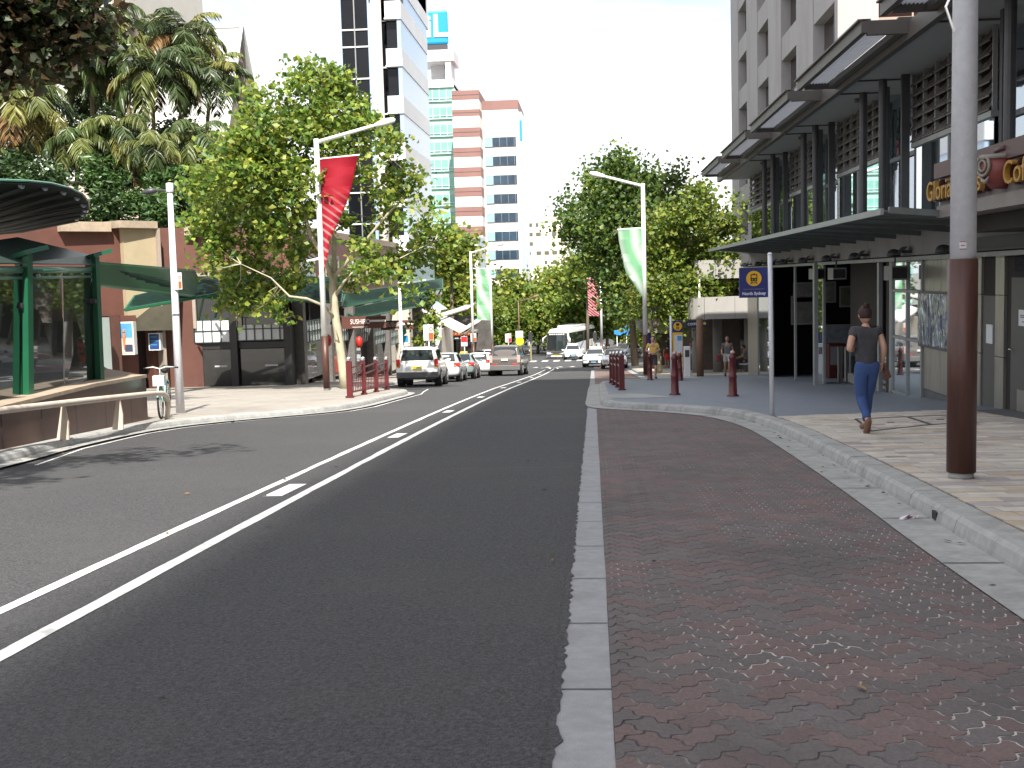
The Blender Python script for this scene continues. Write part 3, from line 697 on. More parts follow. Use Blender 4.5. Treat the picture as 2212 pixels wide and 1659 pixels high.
# concrete tower over the station
def tower():
    t = thing('office_tower', 'pale precast office tower with deep square windows above the station', 'building', (20, 64, gz(64)))
    op = [(47.8, 52.3), (56.4, 60.8), (65, 69.2), (73.8, 77.9)]; zs = [7.06+3.17*k-3.17 for k in range(10)]
    b = MB(); pr = 47.2
    for a, c in op: b.box(10, 11.6, pr, a, 2, 38); pr = c
    b.box(10, 11.6, pr, 81.7, 2, 38); b.build('pier', CREAM, t)
    for a, c in op:
        b = MB(); pz = 2
        for z in zs: b.box(10.04, 11.6, a, c, pz, z); b.add([(10.04, a, z), (10.04, c, z), (10.5, c, z+.15), (10.5, a, z+.15)], [(0, 1, 2, 3)]); pz = z+2.0
        b.box(10.04, 11.6, a, c, pz, 38); b.build('spandrel', CREAM, t)
    for a, c in op:
        for z in zs:
            if z < 24:
                g = MB().box(10.5, 10.55, a, c, z, z+2).build('window', BRNGL, t); MB().box(10.44, 10.5, (a+c)/2-.04, (a+c)/2+.04, z, z+2).box(10.44, 10.5, a, c, z+.36, z+.44).build('frame', DARKS, g)
    MB().box(11.6, 34, 51, 81.7, 2, 38).build('core', CREAM, t)
    b = MB().box(11.62, 34, 50.2, 51.2, 2, 11.9).box(11.62, 12.2, 50.2, 51.2, 11.9, 38)
    for k in range(8): b.box(12.2, 34, 50.25, 51.2, 14.4+3.17*k, 15.1+3.17*k)
    b.build('return_wing', mat('pale render', (.52, .49, .46), .8, var=.06), t)
    for k in range(7):
        g = MB().box(12.2, 34, 50.6, 50.7, 11.95+3.17*k, 14.4+3.17*k).build('window', BRNGL, t); f = MB()
        for j in range(12): f.box(12.2+j*1.6, 12.27+j*1.6, 50.5, 50.62, 11.95+3.17*k, 14.4+3.17*k)
        f.box(12.2, 34, 50.15, 50.62, 11.85+3.17*k, 11.98+3.17*k).build('frame', mat('tan frame', (.35, .27, .22), .5), g)
tower()

# low building with white concrete bands beyond the station
def low_building():
    t = thing('low_building', 'low building beyond the station with two rounded white concrete bands on columns', 'building', (12, 60, gz(60)))
    WC = mat('white concrete band', (.30, .29, .275), .8, var=.08, scale=1.2, dirt=(.2, .19, .18, .4), dscale=.7)
    def band(x0, y0, z0, z1, rad, name):
        p = [(x0+rad-rad*math.sin(a*R(90)/6), y0+rad-rad*math.cos(a*R(90)/6)) for a in range(7)]
        MB().prism([(26, y0)]+p+[(x0, 74), (26, 74)], z0, z1).build(name, WC, t)
    band(5.0, 56, 1.15, 2.05, .15, 'upper_band'); band(4.6, 55, -.78, .26, .9, 'lower_band')
    j = MB()
    for k in range(4): j.box(5.35+k*1.45, 5.365+k*1.45, 54.994, 55, -.76, .25)
    for k in range(3): j.box(6+k*2.0, 6.015+k*2.0, 55.994, 56, 1.2, 2.0)
    j.build('panel_joint', DARKS, t)
    MB().box(5.14, 5.22, 55.5, 55.58, .26, 1.15).build('post', WHITEM, t)
    for x, y, r_ in ((5.2, 58, .2), (6.4, 59, .24), (7.8, 57.5, .24), (9.2, 60, .26), (10.8, 58, .26)): MB().cyl((x, y, gz(y)+.1), (x, y, -.78), r_, n=14).build('column', STONE, t, True)
    MB().box(5, 24, 66, 66.3, -5, 1.1).build('back_wall', mat('brown lobby wall', (.12, .095, .08), .7, var=.3, scale=.8), t)
    MB().box(8.2, 13, 64.0, 64.05, -4.2, -.9).build('pane', GGLASS, t)
    MB().box(5, 24, 56.3, 74, -.70, -.62).build('soffit', STONE, t)
low_building()
sc2 = thing('shop_canopy', 'flat brown-grey shop canopy behind the lamp post with the green banner', 'canopy', (5, 76, gz(76)))
MB().box(3.2, 12, 74, 92, -2.35, -1.2).build('fascia', mat('taupe panel', (.20, .175, .155), .7, var=.12), sc2)
MB().slab((3.9, 73.9, -1.1), (6.8, 73.9, -1.5), (7, 74.5, -.2), (4.4, 74.5, .25), .05).build('glass_awning', mat('pale glazing', (.30, .36, .38), .2, .3), sc2)
for x in (4, 7, 10): MB().cyl((x, 76, gz(76)), (x, 76, -2.3), .22, n=12).build('column', STONE, sc2, True)
MB().box(5.0, 14, 84, 84.2, -6, -2.2).build('back_wall', MATS['brown lobby wall'], sc2)
# ------------------------------------------------------------- left side: planter, kiosk, red building, shopfronts
GRAN = mat('brown granite', (.075, .034, .026), .35, 0, var=.18, scale=9, stretch=(1, 1, .4), dirt=(.045, .022, .018, .6), dscale=1.0)
COPE = mat('worn coping', (.34, .27, .20), .8, var=.2, scale=4, dirt=(.2, .16, .12, .6), dscale=1.5)
REDW = mat('red granite wall', (.105, .040, .028), .6, var=.14, scale=1.3, dirt=(.06, .027, .022, .75), dscale=.3)
CREAMW = mat('cream render', (.34, .28, .18), .8, var=.1, scale=1.5, dirt=(.33, .25, .16, .5), dscale=.7)
GREENM = mat('green painted steel', (.012, .105, .05), .35, 0, var=.15, scale=4, dirt=(.01, .05, .03, .4), dscale=2)
GRNGL = glass('green roof glass', (.008, .045, .03), .03, .3, .15); GRNS = mat('green canopy sheet', (.003, .014, .010), .8, 0, var=.5, scale=4, spec=.15)
KGLASS = glass('kiosk glass', (.006, .016, .011), .10, .34)
SHOPG = glass('shop glass', (.006, .006, .006), .05, .12)
TW = mat('white paper panel', (.62, .62, .62), .7, var=.05, scale=2)
BLKM = mat('black timber', (.018, .016, .016), .5, var=.2, scale=3)

pl_ = thing('planter_wall', 'low brown granite wall with a worn coping running along the left kerb', 'wall', (-8.6, 17, gz(17)))
def P3(px, py, Y, dy=0): p = at(px, py, Y); return (p.x, Y, p.z)
fb = [(-7.75, 8), (-8.0, 12), (-8.15, 14.86), (-8.76, 21.57)]
ft = [(-7.85, 8, -.1+.25), (-8.05, 12, -.12), P3(0, 878, 14.9), P3(208, 828, 18.7), P3(312, 809, 21.6)]
b = MB()
def bx(y): return interp([(q, p) for p, q in fb], y)
n = len(ft)
for i in range(n-1):
    a, c = ft[i], ft[i+1]; a0 = (bx(a[1]), a[1], gz(a[1])); c0 = (bx(c[1]), c[1], gz(c[1]))
    b.add([a0, c0, (c0[0], c[1], c[2]-.05), (a0[0], a[1], a[2]-.05)], [(0, 1, 2, 3)])
a = ft[-1]; b.add([(bx(a[1]), a[1], gz(a[1])), (-10.2, 23.5, gz(23.5)), (-10.2, 23.5, a[2]-.05), (bx(a[1]), a[1], a[2]-.05)], [(0, 1, 2, 3)])
b.build('face', GRAN, pl_)
b = MB()
for k in range(7):
    y = 12.2+k*1.4; b.box(bx(y)-.02, bx(y)+.004, y, y+.012, gz(y), gz(y)+.62)
b.build('joint', DARKS, pl_)
b = MB()
for i in range(n-1):
    a, c = ft[i], ft[i+1]; xa, xc = bx(a[1])+.03, bx(c[1])+.03
    b.slab((xa, a[1], a[2]), (xc, c[1], c[2]), (xc-.5, c[1]+.1, c[2]), (xa-.5, a[1]+.1, a[2]), .06)
b.build('coping', COPE, pl_)
hi = P3(209, 783, 22.5); e = ft[-1]; m_ = ft[-2]
MB().add([(m_[0]-.3, m_[1]+.1, m_[2]-.01), (e[0]-.1, e[1]+.1, e[2]-.01), (-10.4, 23.6, e[2]-.01), hi, (hi[0]-3, hi[1], hi[2])], [(0, 1, 2, 3), (0, 3, 4)]).build('sloping_top', GRAN, pl_)

kp = [atX(-120, 905, -8.55), atX(48, 864, -8.75), atX(205, 829, -9.05)]
KRF = mat('kiosk roof sheet', (.035, .055, .047), .4, var=.2, scale=3, spec=.3)
ks = thing('glass_kiosk', 'green steel framed glass kiosk standing on the granite wall', 'kiosk', kp[1])
ev = [at(-120, 583, kp[0].y), at(48, 583, kp[1].y), at(196, 583, kp[2].y)]
for a, t_ in zip(kp, ev):
    T = t_+Vector((0, 0, .24)); m = frame(a, (1, 0, 0), (0, 1, 0))
    b = MB()
    for dx, w_ in ((-.03, .05), (.09, .05)): b.add([(a.x+dx-w_, a.y-.06, a.z), (a.x+dx+w_, a.y-.06, a.z), (a.x+dx+w_, a.y+.1, a.z), (a.x+dx-w_, a.y+.1, a.z), (T.x+dx-w_*.8, T.y-.06, T.z), (T.x+dx+w_*.8, T.y-.06, T.z), (T.x+dx+w_*.8, T.y+.1, T.z), (T.x+dx-w_*.8, T.y+.1, T.z)], [(3, 2, 1, 0), (4, 5, 6, 7), (0, 1, 5, 4), (1, 2, 6, 5), (2, 3, 7, 6), (3, 0, 4, 7)])
    p_ = b.build('post', GREENM, ks)
    MB().slab((T.x-.14, T.y-.12, T.z-.02), (T.x+.12, T.y-.12, T.z+.05), (T.x+.3, T.y+.25, T.z+.14), (T.x-.02, T.y+.3, T.z+.08), .07).build('bracket', GREENM, p_)
    MB().cyl((a.x-.12, a.y-.1, (a.z*.35+T.z*.65)), (a.x+.16, a.y-.1, (a.z*.35+T.z*.65)), .045, n=10).build('clamp', DARKS, p_)
b = MB()
for a, c in zip(ev, ev[1:]): b.cyl(a, c, .055, n=10); b.cyl(a+Vector((0, .02, -.12)), c+Vector((0, .02, -.12)), .022, n=8)
b.build('eaves_tube', mat('pale green tube', (.09, .22, .16), .3, .2, var=.1), ks, True)
B0 = [kp[0]+Vector((-3.4, 3.0, .3)), kp[2]+Vector((-3.2, 3.4, .35))]
rd = [at(-120, 535, kp[0].y+1.6), at(38, 512, kp[1].y+1.6), at(200, 551, kp[2].y+.3)]
for a, c, r0, r1 in ((ev[0], ev[1], rd[0], rd[1]), (ev[1], ev[2], rd[1], rd[2])):
    MB().slab(a+Vector((0, -.15, .1)), c+Vector((.1, -.15, .1)), r1, r0, .02).build('roof_pane', KRF, ks)
MB().slab(rd[0], rd[1], rd[1]+Vector((-1.5, 2.6, -.25)), rd[0]+Vector((-1.5, 2.6, -.25)), .02).build('roof_pane', KRF, ks)
MB().slab(rd[1], rd[2], rd[2]+Vector((-2.5, 2.9, .0)), rd[1]+Vector((-1.5, 2.6, -.25)), .02).build('roof_pane', KRF, ks)
for (a, c, t0, t1) in ((kp[0], kp[1], ev[0], ev[1]), (kp[1], kp[2], ev[1], ev[2])):
    for k in range(2):
        f0, f1 = .02+k*.49, .49+k*.49; l = lambda p, q, f: p+(q-p)*f
        MB().slab(l(a, c, f0)+Vector((0, .1, 0)), l(a, c, f1)+Vector((0, .1, 0)), l(t0, t1, f1)+Vector((0, .1, 0)), l(t0, t1, f0)+Vector((0, .1, 0)), .012).build('pane', KGLASS, ks)
a, t_ = kp[2], ev[2]
MB().slab(a+Vector((.05, .1, 0)), a+Vector((-1.6, 3.2, .1)), t_+Vector((-1.6, 3.2, .1)), t_+Vector((.05, .1, 0)), .012).build('pane', KGLASS, ks)
b = MB()
for k in range(11):
    z = kp[1].z+.35+k*.155; b.cyl((kp[1].x-1.3+.0, kp[1].y+1.2, z), (kp[2].x-1.5, kp[2].y+1.0, z+.05), .014, n=6)
b.cyl((kp[1].x-1.2, kp[1].y+1.25, kp[1].z), (kp[1].x-1.2, kp[1].y+1.25, kp[1].z+1.9), .02, n=6).build('inner_rails', mat('dark green rail', (.03, .1, .065), .4), ks)
MB().box(-13.2, -12.8, 15, 22, gz(20), ev[1].z-.1).box(-13, -10.4, 20.6, 20.8, gz(20), ev[1].z-.2).build('inner_wall', mat('deep green dark', (.008, .016, .012), .5, var=.4), ks)
for p_, q_ in ((ev[1]+Vector((.1, .2, -.1)), ev[1]+(ev[2]-ev[1])*.45+Vector((-.6, .8, .05))), (ev[2]+Vector((-.05, .2, -.35)), ev[1]+(ev[2]-ev[1])*.45+Vector((-.6, .8, .05)))): MB().cyl(p_, q_, .016, n=6).build('tie_rod', DARKS, ks)

# big ribbed canopy over the kiosk
gc = thing('ribbed_canopy', 'dark ribbed glass canopy with a curved front edge above the kiosk', 'canopy', P3(60, 470, 18))
arc = [(-160, 388, 15.2), (0, 391, 15.6), (60, 393, 16), (110, 398, 16.8), (150, 408, 17.6), (178, 421, 18.4), (191, 437, 19.2), (192, 448, 20), (186, 458, 21), (172, 468, 22)]
A = [Vector(P3(*q)) for q in arc]; O = Vector(P3(-330, 505, 24)); O2 = Vector(P3(-60, 500, 24))
b = MB(); n = len(A)
for i in range(n-1):
    t0, t1 = i/(n-1), (i+1)/(n-1); b.slab(A[i], A[i+1], O+(O2-O)*t1, O+(O2-O)*t0, .03)
b.build('sheet', mat('dark canopy sheet', (.005, .012, .011), .7, 0, var=.35, scale=2, spec=.2), gc)
for i in range(n):
    q = O+(O2-O)*(i/(n-1)); d = (q-A[i]); m = A[i]+d*.02
    rb = MB().tube([m+Vector((0, 0, -.07)), m+d*.5+Vector((0, 0, -.12)), q+Vector((0, 0, -.08))], [.03, .05, .05], 6).build('rib', mat('canopy dark green', (.006, .015, .013), .6, var=.1), gc)
    MB().cyl(m+Vector((0, -.03, -.04)), m+Vector((0, -.1, -.04)), .045, .03, 8).build('end_cap', mat('pale bolt', (.3, .36, .42), .3, .5), rb)
b = MB()
for i in range(n-1):
    t0, t1 = i/(n-1), (i+1)/(n-1)
    for k in range(1, 6):
        f0, f1 = k/6, k/6+.006; q0 = O+(O2-O)*t0; q1 = O+(O2-O)*t1
        b.tube([A[i]*(1-f0)+q0*f0+Vector((0, 0, .02)), A[i+1]*(1-f0)+q1*f0+Vector((0, 0, .02))], .018, 5)
b.tube([p+Vector((0, 0, .015)) for p in A], .02, 6)
b.build('purlins', mat('pale green tube', (.09, .22, .16), .3, .2), gc)
MB().cyl((-12.4, 20, gz(20)), (-12.4, 20, O2.z+.6), .12, n=10).build('support', GREENM, gc)

# pedestrian rail
rl = thing('pipe_rail', 'low cream pipe rail on fin posts along the granite wall', 'railing', (-8.05, 17, gz(17)))
CRM = mat('cream paint', (.55, .47, .40), .5, var=.1, scale=6, dirt=(.42, .32, .22, .5), dscale=2.5)
ln = [atX(-150, 902, -7.62), atX(0, 887, -7.86), atX(180, 866, -7.98), atX(330, 850, -8.2), atX(350, 849.5, -8.25)]
b = MB().tube(ln+[atX(360, 856, -8.28), atX(364, 868, -8.3), Vector((-8.32, 21.45, gz(21.45)+.13))], .05, 12); b.build('rail', CRM, rl, True)
for px, py in ((140, 950), (258, 928)):
    g = gnd(px, py, .14); b = MB(); t_ = interp([(p.y, p.z) for p in ln], g.y)
    b.add([(g.x-.13, g.y, g.z), (g.x+.06, g.y, g.z), (g.x+.07, g.y, g.z+.25), (g.x+.03, g.y, t_-.03), (g.x-.02, g.y, t_-.02)]+[(x, g.y+.035, z) for x, z in ((g.x-.13, g.z), (g.x+.06, g.z), (g.x+.07, g.z+.25), (g.x+.03, t_-.03), (g.x-.02, t_-.02))], [(0, 1, 2, 3, 4), (9, 8, 7, 6, 5)]+[(i, 5+i, 5+(i+1) % 5, (i+1) % 5) for i in range(5)])
    b.build('post', CRM, rl)

# red building: curved granite wall with pilaster, doorway, posters, white panelled shopfront
rb_ = thing('red_building', 'red granite building with a cream pilaster and black shopfronts under green canopies', 'building', (-18, 52, gz(50)))
Z0 = gz(50)-.4
def wseg(p, q, z0, z1, name, m, th=.6):   # p, q = (pixel x, Y)
    a = at(p[0], 620, p[1]); c = at(q[0], 620, q[1]); d = Vector((c.x-a.x, c.y-a.y, 0)).normalized(); nn = Vector((-d.y, d.x, 0))*th
    return MB().prism([(a.x, a.y), (c.x, c.y), (c.x+nn.x, c.y+nn.y), (a.x+nn.x, a.y+nn.y)], z0, z1).build(name, m, rb_)
wseg((-60, 43.2), (272, 47.5), .3, 4.1, 'wall', REDW); wseg((346, 48.9), (430, 49.5), -3.4, 4.05, 'wall', REDW); wseg((322, 48.5), (346, 48.9), -3.4, .3, 'wall', REDW)
wseg((256, 47.0), (290, 47.4), -3.4, .3, 'pier', REDW, .9)
wseg((272, 47.2), (346, 48.4), -.2, 4.1, 'pilaster', CREAMW, .7); wseg((268, 46.7), (348, 48.2), 4.0, 4.3, 'pilaster_cap', COPE, 1.2)
wseg((140, 45.3), (248, 46.8), 3.85, 4.25, 'coping', COPE, .9); wseg((404, 49.0), (470, 49.4), 3.7, 4.1, 'coping', COPE, .9)
wseg((346, 48.2), (352, 48.3), -3.2, 4.0, 'strip', mat('pale stone strip', (.30, .25, .21), .7, var=.1), .5)
wseg((215, 44.5), (232, 44.7), -3.2, .3, 'column', mat('grey green column', (.20, .235, .225), .5, var=.1, stretch=(1, 1, .3)), .4); wseg((234, 46), (254, 46.2), -3.2, .3, 'pier', GRAN, .6)
wseg((-60, 46), (256, 48.6), -3.4, .3, 'glazing', SHOPG, .1); wseg((-60, 50), (330, 50.6), -3.4, .3, 'back_wall', DARKIN, .2); wseg((290, 49.6), (322, 49.9), -3.4, .3, 'doorway', mat('dark red doorway', (.035, .014, .012), .5, var=.2), .1)
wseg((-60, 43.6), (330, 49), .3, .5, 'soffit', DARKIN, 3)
# front shop block
a = at(413, 620, 49.6); X0, X1 = a.x, -13.5
wseg((418, 49.55), (611, 50), 1.05, 4.0, 'wall', REDW, .8)
for px in (402, 424, 505, 585): pass
b = MB()
for x0 in (X0+.25, X0+2.3):
    b.box(x0-.14, x0, 49.3, 49.5, -.4, 1.9).box(x0+1.7, x0+1.84, 49.3, 49.5, -.4, 1.9).box(x0-.14, x0+1.84, 49.3, 49.5, 1.9, 2.05)
b.build('window_surround', mat('pale stone strip', (.4, .33, .28), .7), rb_)
for x0 in (X0+.25, X0+2.3): MB().box(x0, x0+1.7, 49.42, 49.5, -.3, 1.9).build('window', SHOPG, rb_)
MB().box(X0, X1, 49.9, 50.0, -.5, 1.05).build('wall', mat('dull brown wall', (.10, .065, .05), .7), rb_)
def lattice(p, q, z0, z1, nx, nz, name='panel_band'):   # white panels in a dark grid from plan point p to q
    p = Vector((*p, 0)); q = Vector((*q, 0)); d = (q-p).normalized(); nn = Vector((d.y, -d.x, 0)); L_ = (q-p).length
    m = Matrix((d, -nn, Vector((0, 0, 1)))).transposed().to_4x4(); m.translation = p
    o = MB().box(0, L_, 0, .05, z0, z1, m).build(name, TW, rb_); g = MB()
    for i in range(nx+1): g.box(L_*i/nx-.022, L_*i/nx+.022, -.04, -.002, z0, z1, m)
    for j in range(nz+1): z = z0+(z1-z0)*j/nz; g.box(0, L_, -.036, -.004, z-.022, z+.022, m)
    g.build('grid', mat('dark green grid', (.012, .04, .035), .4), o)
yF = 49.4; m1 = X0+(X1-X0)*.44
lattice((X0+.1, yF), (m1-.18, yF), -1.05, -.02, 4, 2); lattice((m1+.18, yF), (X1, yF+.2), -1.0, .02, 6, 2)
for x in (m1, X1+.02): MB().box(x-.16, x+.16, yF-.12, yF+.5, -3.4, .3).build('column', BLKM, rb_)
MB().box(X0, X1, yF+.1, yF+.3, -1.35, -1.07).build('lintel', BLKM, rb_)
MB().box(X0+.1, m1-.2, yF+.12, yF+.14, -3.2, -1.38).build('shop_window', SHOPG, rb_); MB().box(m1+.2, X1-.1, yF+.12, yF+.14, -3.2, -1.38).build('shop_window', SHOPG, rb_)
b = MB(); r = random.Random(2)
for k in range(9): x = X0+.3+k*.22; b.box(x, x+.06+.08*r.random(), yF+.5, yF+.55, -3.2, -1.4)
b.build('timber_screen', mat('amber timber', (.20, .10, .035), .6, var=.3, stretch=(8, 8, .6)), rb_)
for x in (X0+1.0, m1+1.4):
    b = MB().box(x-.08, x+.5, yF+.105, yF+.112, -2.16, -2.09); b.build('window_decal', mat('pale decal', (.4, .42, .44), .5), rb_)
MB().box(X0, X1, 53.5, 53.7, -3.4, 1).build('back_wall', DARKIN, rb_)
# street face
MB().box(-14.3, -13.35, 50.3, 78, .9, 4.0).build('wall', mat('street face granite', (.16, .07, .05), .6, var=.15, scale=1.5), rb_)  # street face granite, a paler red brown than the front wall
MB().box(-14.6, -13.3, 50.2, 78, 3.75, 4.1).build('coping', COPE, rb_)
for i in range(5):
    y = 51.5+i*5.2; MB().box(-13.34, -13.3, y, y+2.6, 1.4, 2.7).build('window', SHOPG, rb_)
    MB().box(-13.36, -13.27, y-.15, y, 1.25, 2.85).box(-13.36, -13.27, y+2.6, y+2.75, 1.25, 2.85).box(-13.36, -13.27, y, y+2.6, 2.7, 2.85).build('window_surround', MATS['pale stone strip'], rb_)
    yc = 50.6+i*5.4; zz = gz(yc)
    MB().box(-13.5, -13.0, yc-.25, yc+.25, zz, .9).build('column', mat('grey granite column', (.13, .12, .115), .5, var=.25, scale=6), rb_)
    lattice((-13.3, yc+.3), (-13.3, yc+5.1), zz+1.95, zz+2.95, 9, 2)
    MB().box(-13.42, -13.4, yc+.3, yc+5.1, zz+.2, zz+1.9).build('shop_window', SHOPG, rb_)
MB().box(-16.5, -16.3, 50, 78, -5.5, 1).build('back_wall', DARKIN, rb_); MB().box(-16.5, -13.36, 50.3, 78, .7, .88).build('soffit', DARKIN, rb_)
for i, y in enumerate((53.2, 60.5)):
    o = tag(MB().lathe([(.05, -.3), (.17, -.2), (.2, 0), (.17, .2), (.05, .3)], 12, (-12.6, y, gz(y)+2.15)).build('paper_lantern', mat('lantern red', (.42, .02, .015), .5), None, True), ['red lantern hanging by the sushi shop beside the white lamp post', 'red lantern hanging under the second sushi sign'][i], 'lantern', 'red lanterns')
for lab, px, py, w_, h_, Y, base in (('tall beach holiday poster on the red pier left of the doorway', 274, 731, .62, 1.38, 46.4, 0), ('blue notice in a white frame right of the dark doorway', 334, 738, .52, .75, 47.9, 1)):
    p = at(px, py, Y); t = thing('poster', lab, 'poster', p, group='posters on the red building')
    MB().box(p.x-w_/2, p.x+w_/2, Y-.03, Y+.3, p.z-h_/2, p.z+h_/2).build('frame', mat('poster white', (.66, .68, .66), .5, var=.04), t)
    if not base:
        MB().box(p.x-w_/2+.05, p.x+w_/2-.05, Y-.045, Y-.032, p.z+.02, p.z+h_/2-.05).build('sky_print', mat('print blue', (.07, .25, .46), .4, var=.3, scale=3), t)
        MB().box(p.x-w_/2+.05, p.x+w_/2-.05, Y-.045, Y-.032, p.z-h_/2+.05, p.z+.02).build('beach_print', mat('print sand', (.46, .42, .36), .4, var=.2, scale=3), t)
        MB().lathe([(.03, -.5), (.05, -.2), (.08, 0), (.07, .12), (.03, .16), (.06, .22), (.05, .3), (.0, .34)], 8, (p.x-.1, Y-.05, p.z+.06)).build('figure_print', mat('print orange', (.42, .17, .07), .5, var=.3), t)
        MB().box(p.x-.08, p.x+w_/2-.06, Y-.05, Y-.046, p.z-.56, p.z-.26).build('fence_print', mat('print navy', (.03, .04, .08), .5), t)
    else:
        MB().box(p.x-w_/2+.05, p.x+w_/2-.05, Y-.045, Y-.032, p.z-h_/2+.05, p.z+h_/2-.05).build('blue_print', mat('print deep blue', (.02, .05, .20), .4), t)
        for k in range(3): MB().box(p.x-.17, p.x+.12+.04*(k == 1), Y-.05, Y-.046, p.z+.18-k*.17, p.z+.23-k*.17).build('stripe_print', mat('print teal', (.05, .22, .26), .4), t)
for lab, x0, x1, Y, zc, h_ in (('brown hanging sign with white letters nearest the tree trunk', -12.95, -10.65, 58, -.62, .62), ('brown hanging sign with white letters farther along, half hidden by the first', -12.6, -10.55, 67, -1.15, .56)):
    t = thing('shop_sign', lab, 'sign', ((x0+x1)/2, Y, zc-h_/2), group='brown shop signs')
    MB().box(x0, x1, Y, Y+.14, zc-h_/2, zc+h_/2).build('board', mat('sign brown', (.105, .04, .03), .5, var=.12, scale=3), t)
    text_mesh('SUSHIRO', .36, frame((x0+(x1-x0)*.42, Y-.012, zc+.03), (1, 0, 0), (0, 0, 1)), .008, 'lettering', mat('sign white', (.7, .7, .68), .5), t, sx=.72)
    MB().box(x0+.55, x0+1.35, Y-.012, Y-.002, zc-.25, zc-.225).build('underline', MATS['sign white'], t); MB().box(x1-.85, x1, Y-.02, Y-.002, zc+.02, zc+.12).build('light_bar', MATS['sign white'], t)
    MB().box(x0-.4, x0+.1, Y+.05, Y+.11, zc+h_/2, zc+h_/2+.06).build('bracket', DARKS, t)
# green glass canopies
def gcan(lab, q, nr):
    V = [Vector(P3(*p)) for p in q]; t = thing('glass_canopy', lab, 'canopy', V[0], group='green glass canopies on the left')
    MB().slab(*V, .025).build('glass_sheet', GRNS, t)
    b = MB()
    for k in range(nr*2+1):
        f = k/nr/2; a = V[0]+(V[1]-V[0])*f; c = V[3]+(V[2]-V[3])*f; b.tube([a+Vector((0, 0, -.02)), c+Vector((0, 0, -.02))], .06 if k % 2 == 0 else .035, 5)
    b.build('rib', mat('dark green rib steel', (.008, .06, .03), .5, var=.15), t)
    f = MB()
    for i in range(4): f.tube([V[i]+Vector((0, 0, -.03)), V[(i+1) % 4]+Vector((0, 0, -.03))], .06, 6)
    f.build('edge_beam', GREENM, t)
    for p in (V[3], V[2]): MB().tube([p, p+Vector((-.8, 1.5, -1.0))], .05, 6).build('strut', GREENM, t)
gcan('long green glass canopy reaching from the kiosk to the doorway', [(196, 566, 30), (205, 612, 30), (440, 640, 45), (420, 584, 46)], 12)
gcan('small green glass canopy below the long one beside the grey pole', [(270, 668, 41), (290, 640, 42), (470, 596, 47), (478, 632, 44)], 9)
gcan('green glass canopy over the white panelled shopfront behind the tree', [(430, 640, 45), (455, 592, 47), (745, 600, 52), (735, 652, 49)], 12)
gcan('green glass canopy above the brown hanging signs', [(738, 662, 52), (745, 636, 54), (955, 602, 70), (955, 622, 66)], 12)
gcan('lower green glass canopy behind the brown hanging signs', [(748, 690, 60), (752, 668, 62), (930, 630, 76), (935, 655, 72)], 9)
# ------------------------------------------------------------- vegetation
def leafmat(name, c1, c2, trans=.4, rough=.5):
    m = mat(name, c1, rough, var=.25, scale=1.2, trans=trans, vcol=True); return m
LEAFM = leafmat('plane leaf', (.1, .2, .03), None, .42); PALMM = leafmat('palm leaf', (.06, .1, .02), None, .25, .4); BARK = mat('pale mottled bark', (.40, .36, .26), .85, var=.22, scale=7, stretch=(1, 1, .5), dirt=(.24, .22, .15, .7), dscale=3)
BARKD = mat('grey brown bark', (.15, .12, .09), .9, var=.25, scale=6, stretch=(2, 2, .4))
def leaves(name, P, S, C, m, parent, rs, aspect=.8, droop=.0, fold=True):
    """P (n,3) leaf centres, S sizes, C colours: one small bent leaf (two quads) each."""
    n = len(P); o = np.array(WLOC(parent)) if parent else np.zeros(3); P = P-o
    d = rs.normal(size=(n, 3)); d[:, 2] = d[:, 2]*.6-droop; d /= np.linalg.norm(d, axis=1)[:, None]
    q = rs.normal(size=(n, 3)); q[:, 2] *= .8; s = np.cross(d, q); s /= np.linalg.norm(s, axis=1)[:, None]
    nn = np.cross(d, s); a = (d.T*S).T*.5; b = (s.T*S).T*.5*aspect; up_ = (nn.T*S).T*.16
    V = np.stack([P-a, P-a*.1+b+up_, P+a, P-a*.1-b+up_], 1).reshape(-1, 3)
    me = bpy.data.meshes.new(name); me.vertices.add(4*n); me.vertices.foreach_set('co', V.astype(np.float32).ravel())
    i = np.arange(n)*4; L_ = np.stack([i, i+1, i+2, i, i+2, i+3], 1).ravel()
    me.loops.add(6*n); me.loops.foreach_set('vertex_index', L_.astype(np.int32)); me.polygons.add(2*n)
    me.polygons.foreach_set('loop_start', (np.arange(2*n)*3).astype(np.int32)); me.polygons.foreach_set('loop_total', np.full(2*n, 3, np.int32)); me.update(calc_edges=True)
    ca = me.color_attributes.new('Col', 'FLOAT_COLOR', 'CORNER'); A = np.ones((n, 6, 4), np.float32); A[:, :, :3] = C[:, None, :]; ca.data.foreach_set('color', A.ravel())
    return fin(me, name, m, parent)
def crown_pts(balls, n, rs, hollow=.55, clump=.35):
    """clumps of leaves scattered towards the skin of a set of balls (x,y,z,r)."""
    B = np.array(balls); wts = B[:, 3]**2.2; wts /= wts.sum(); k = max(8, n//26)
    bi = rs.choice(len(B), k, p=wts); d = rs.normal(size=(k, 3)); d /= np.linalg.norm(d, axis=1)[:, None]
    rr = B[bi, 3]*(hollow+(1-hollow)*rs.random(k)**.6)*1.02; cc = B[bi, :3]+d*rr[:, None]; cs = clump*(.5+rs.random(k))
    ci = rs.integers(0, k, n); P = cc[ci]+rs.normal(size=(n, 3))*cs[ci][:, None]*np.array([1, 1, .75]); tone = .72+.5*rs.random(k)
    return P, tone[ci]*(.85+.3*rs.random(n)), cc
GREENS = np.array([(.18, .27, .04), (.125, .22, .034), (.25, .31, .045), (.085, .165, .026), (.30, .33, .055)])
DARKG = np.array([(.035, .075, .018), (.05, .10, .022), (.028, .058, .016), (.07, .115, .025)])
def cols(tone, pal, rs, w_=None): return pal[rs.choice(len(pal), len(tone), p=w_)]*tone[:, None]
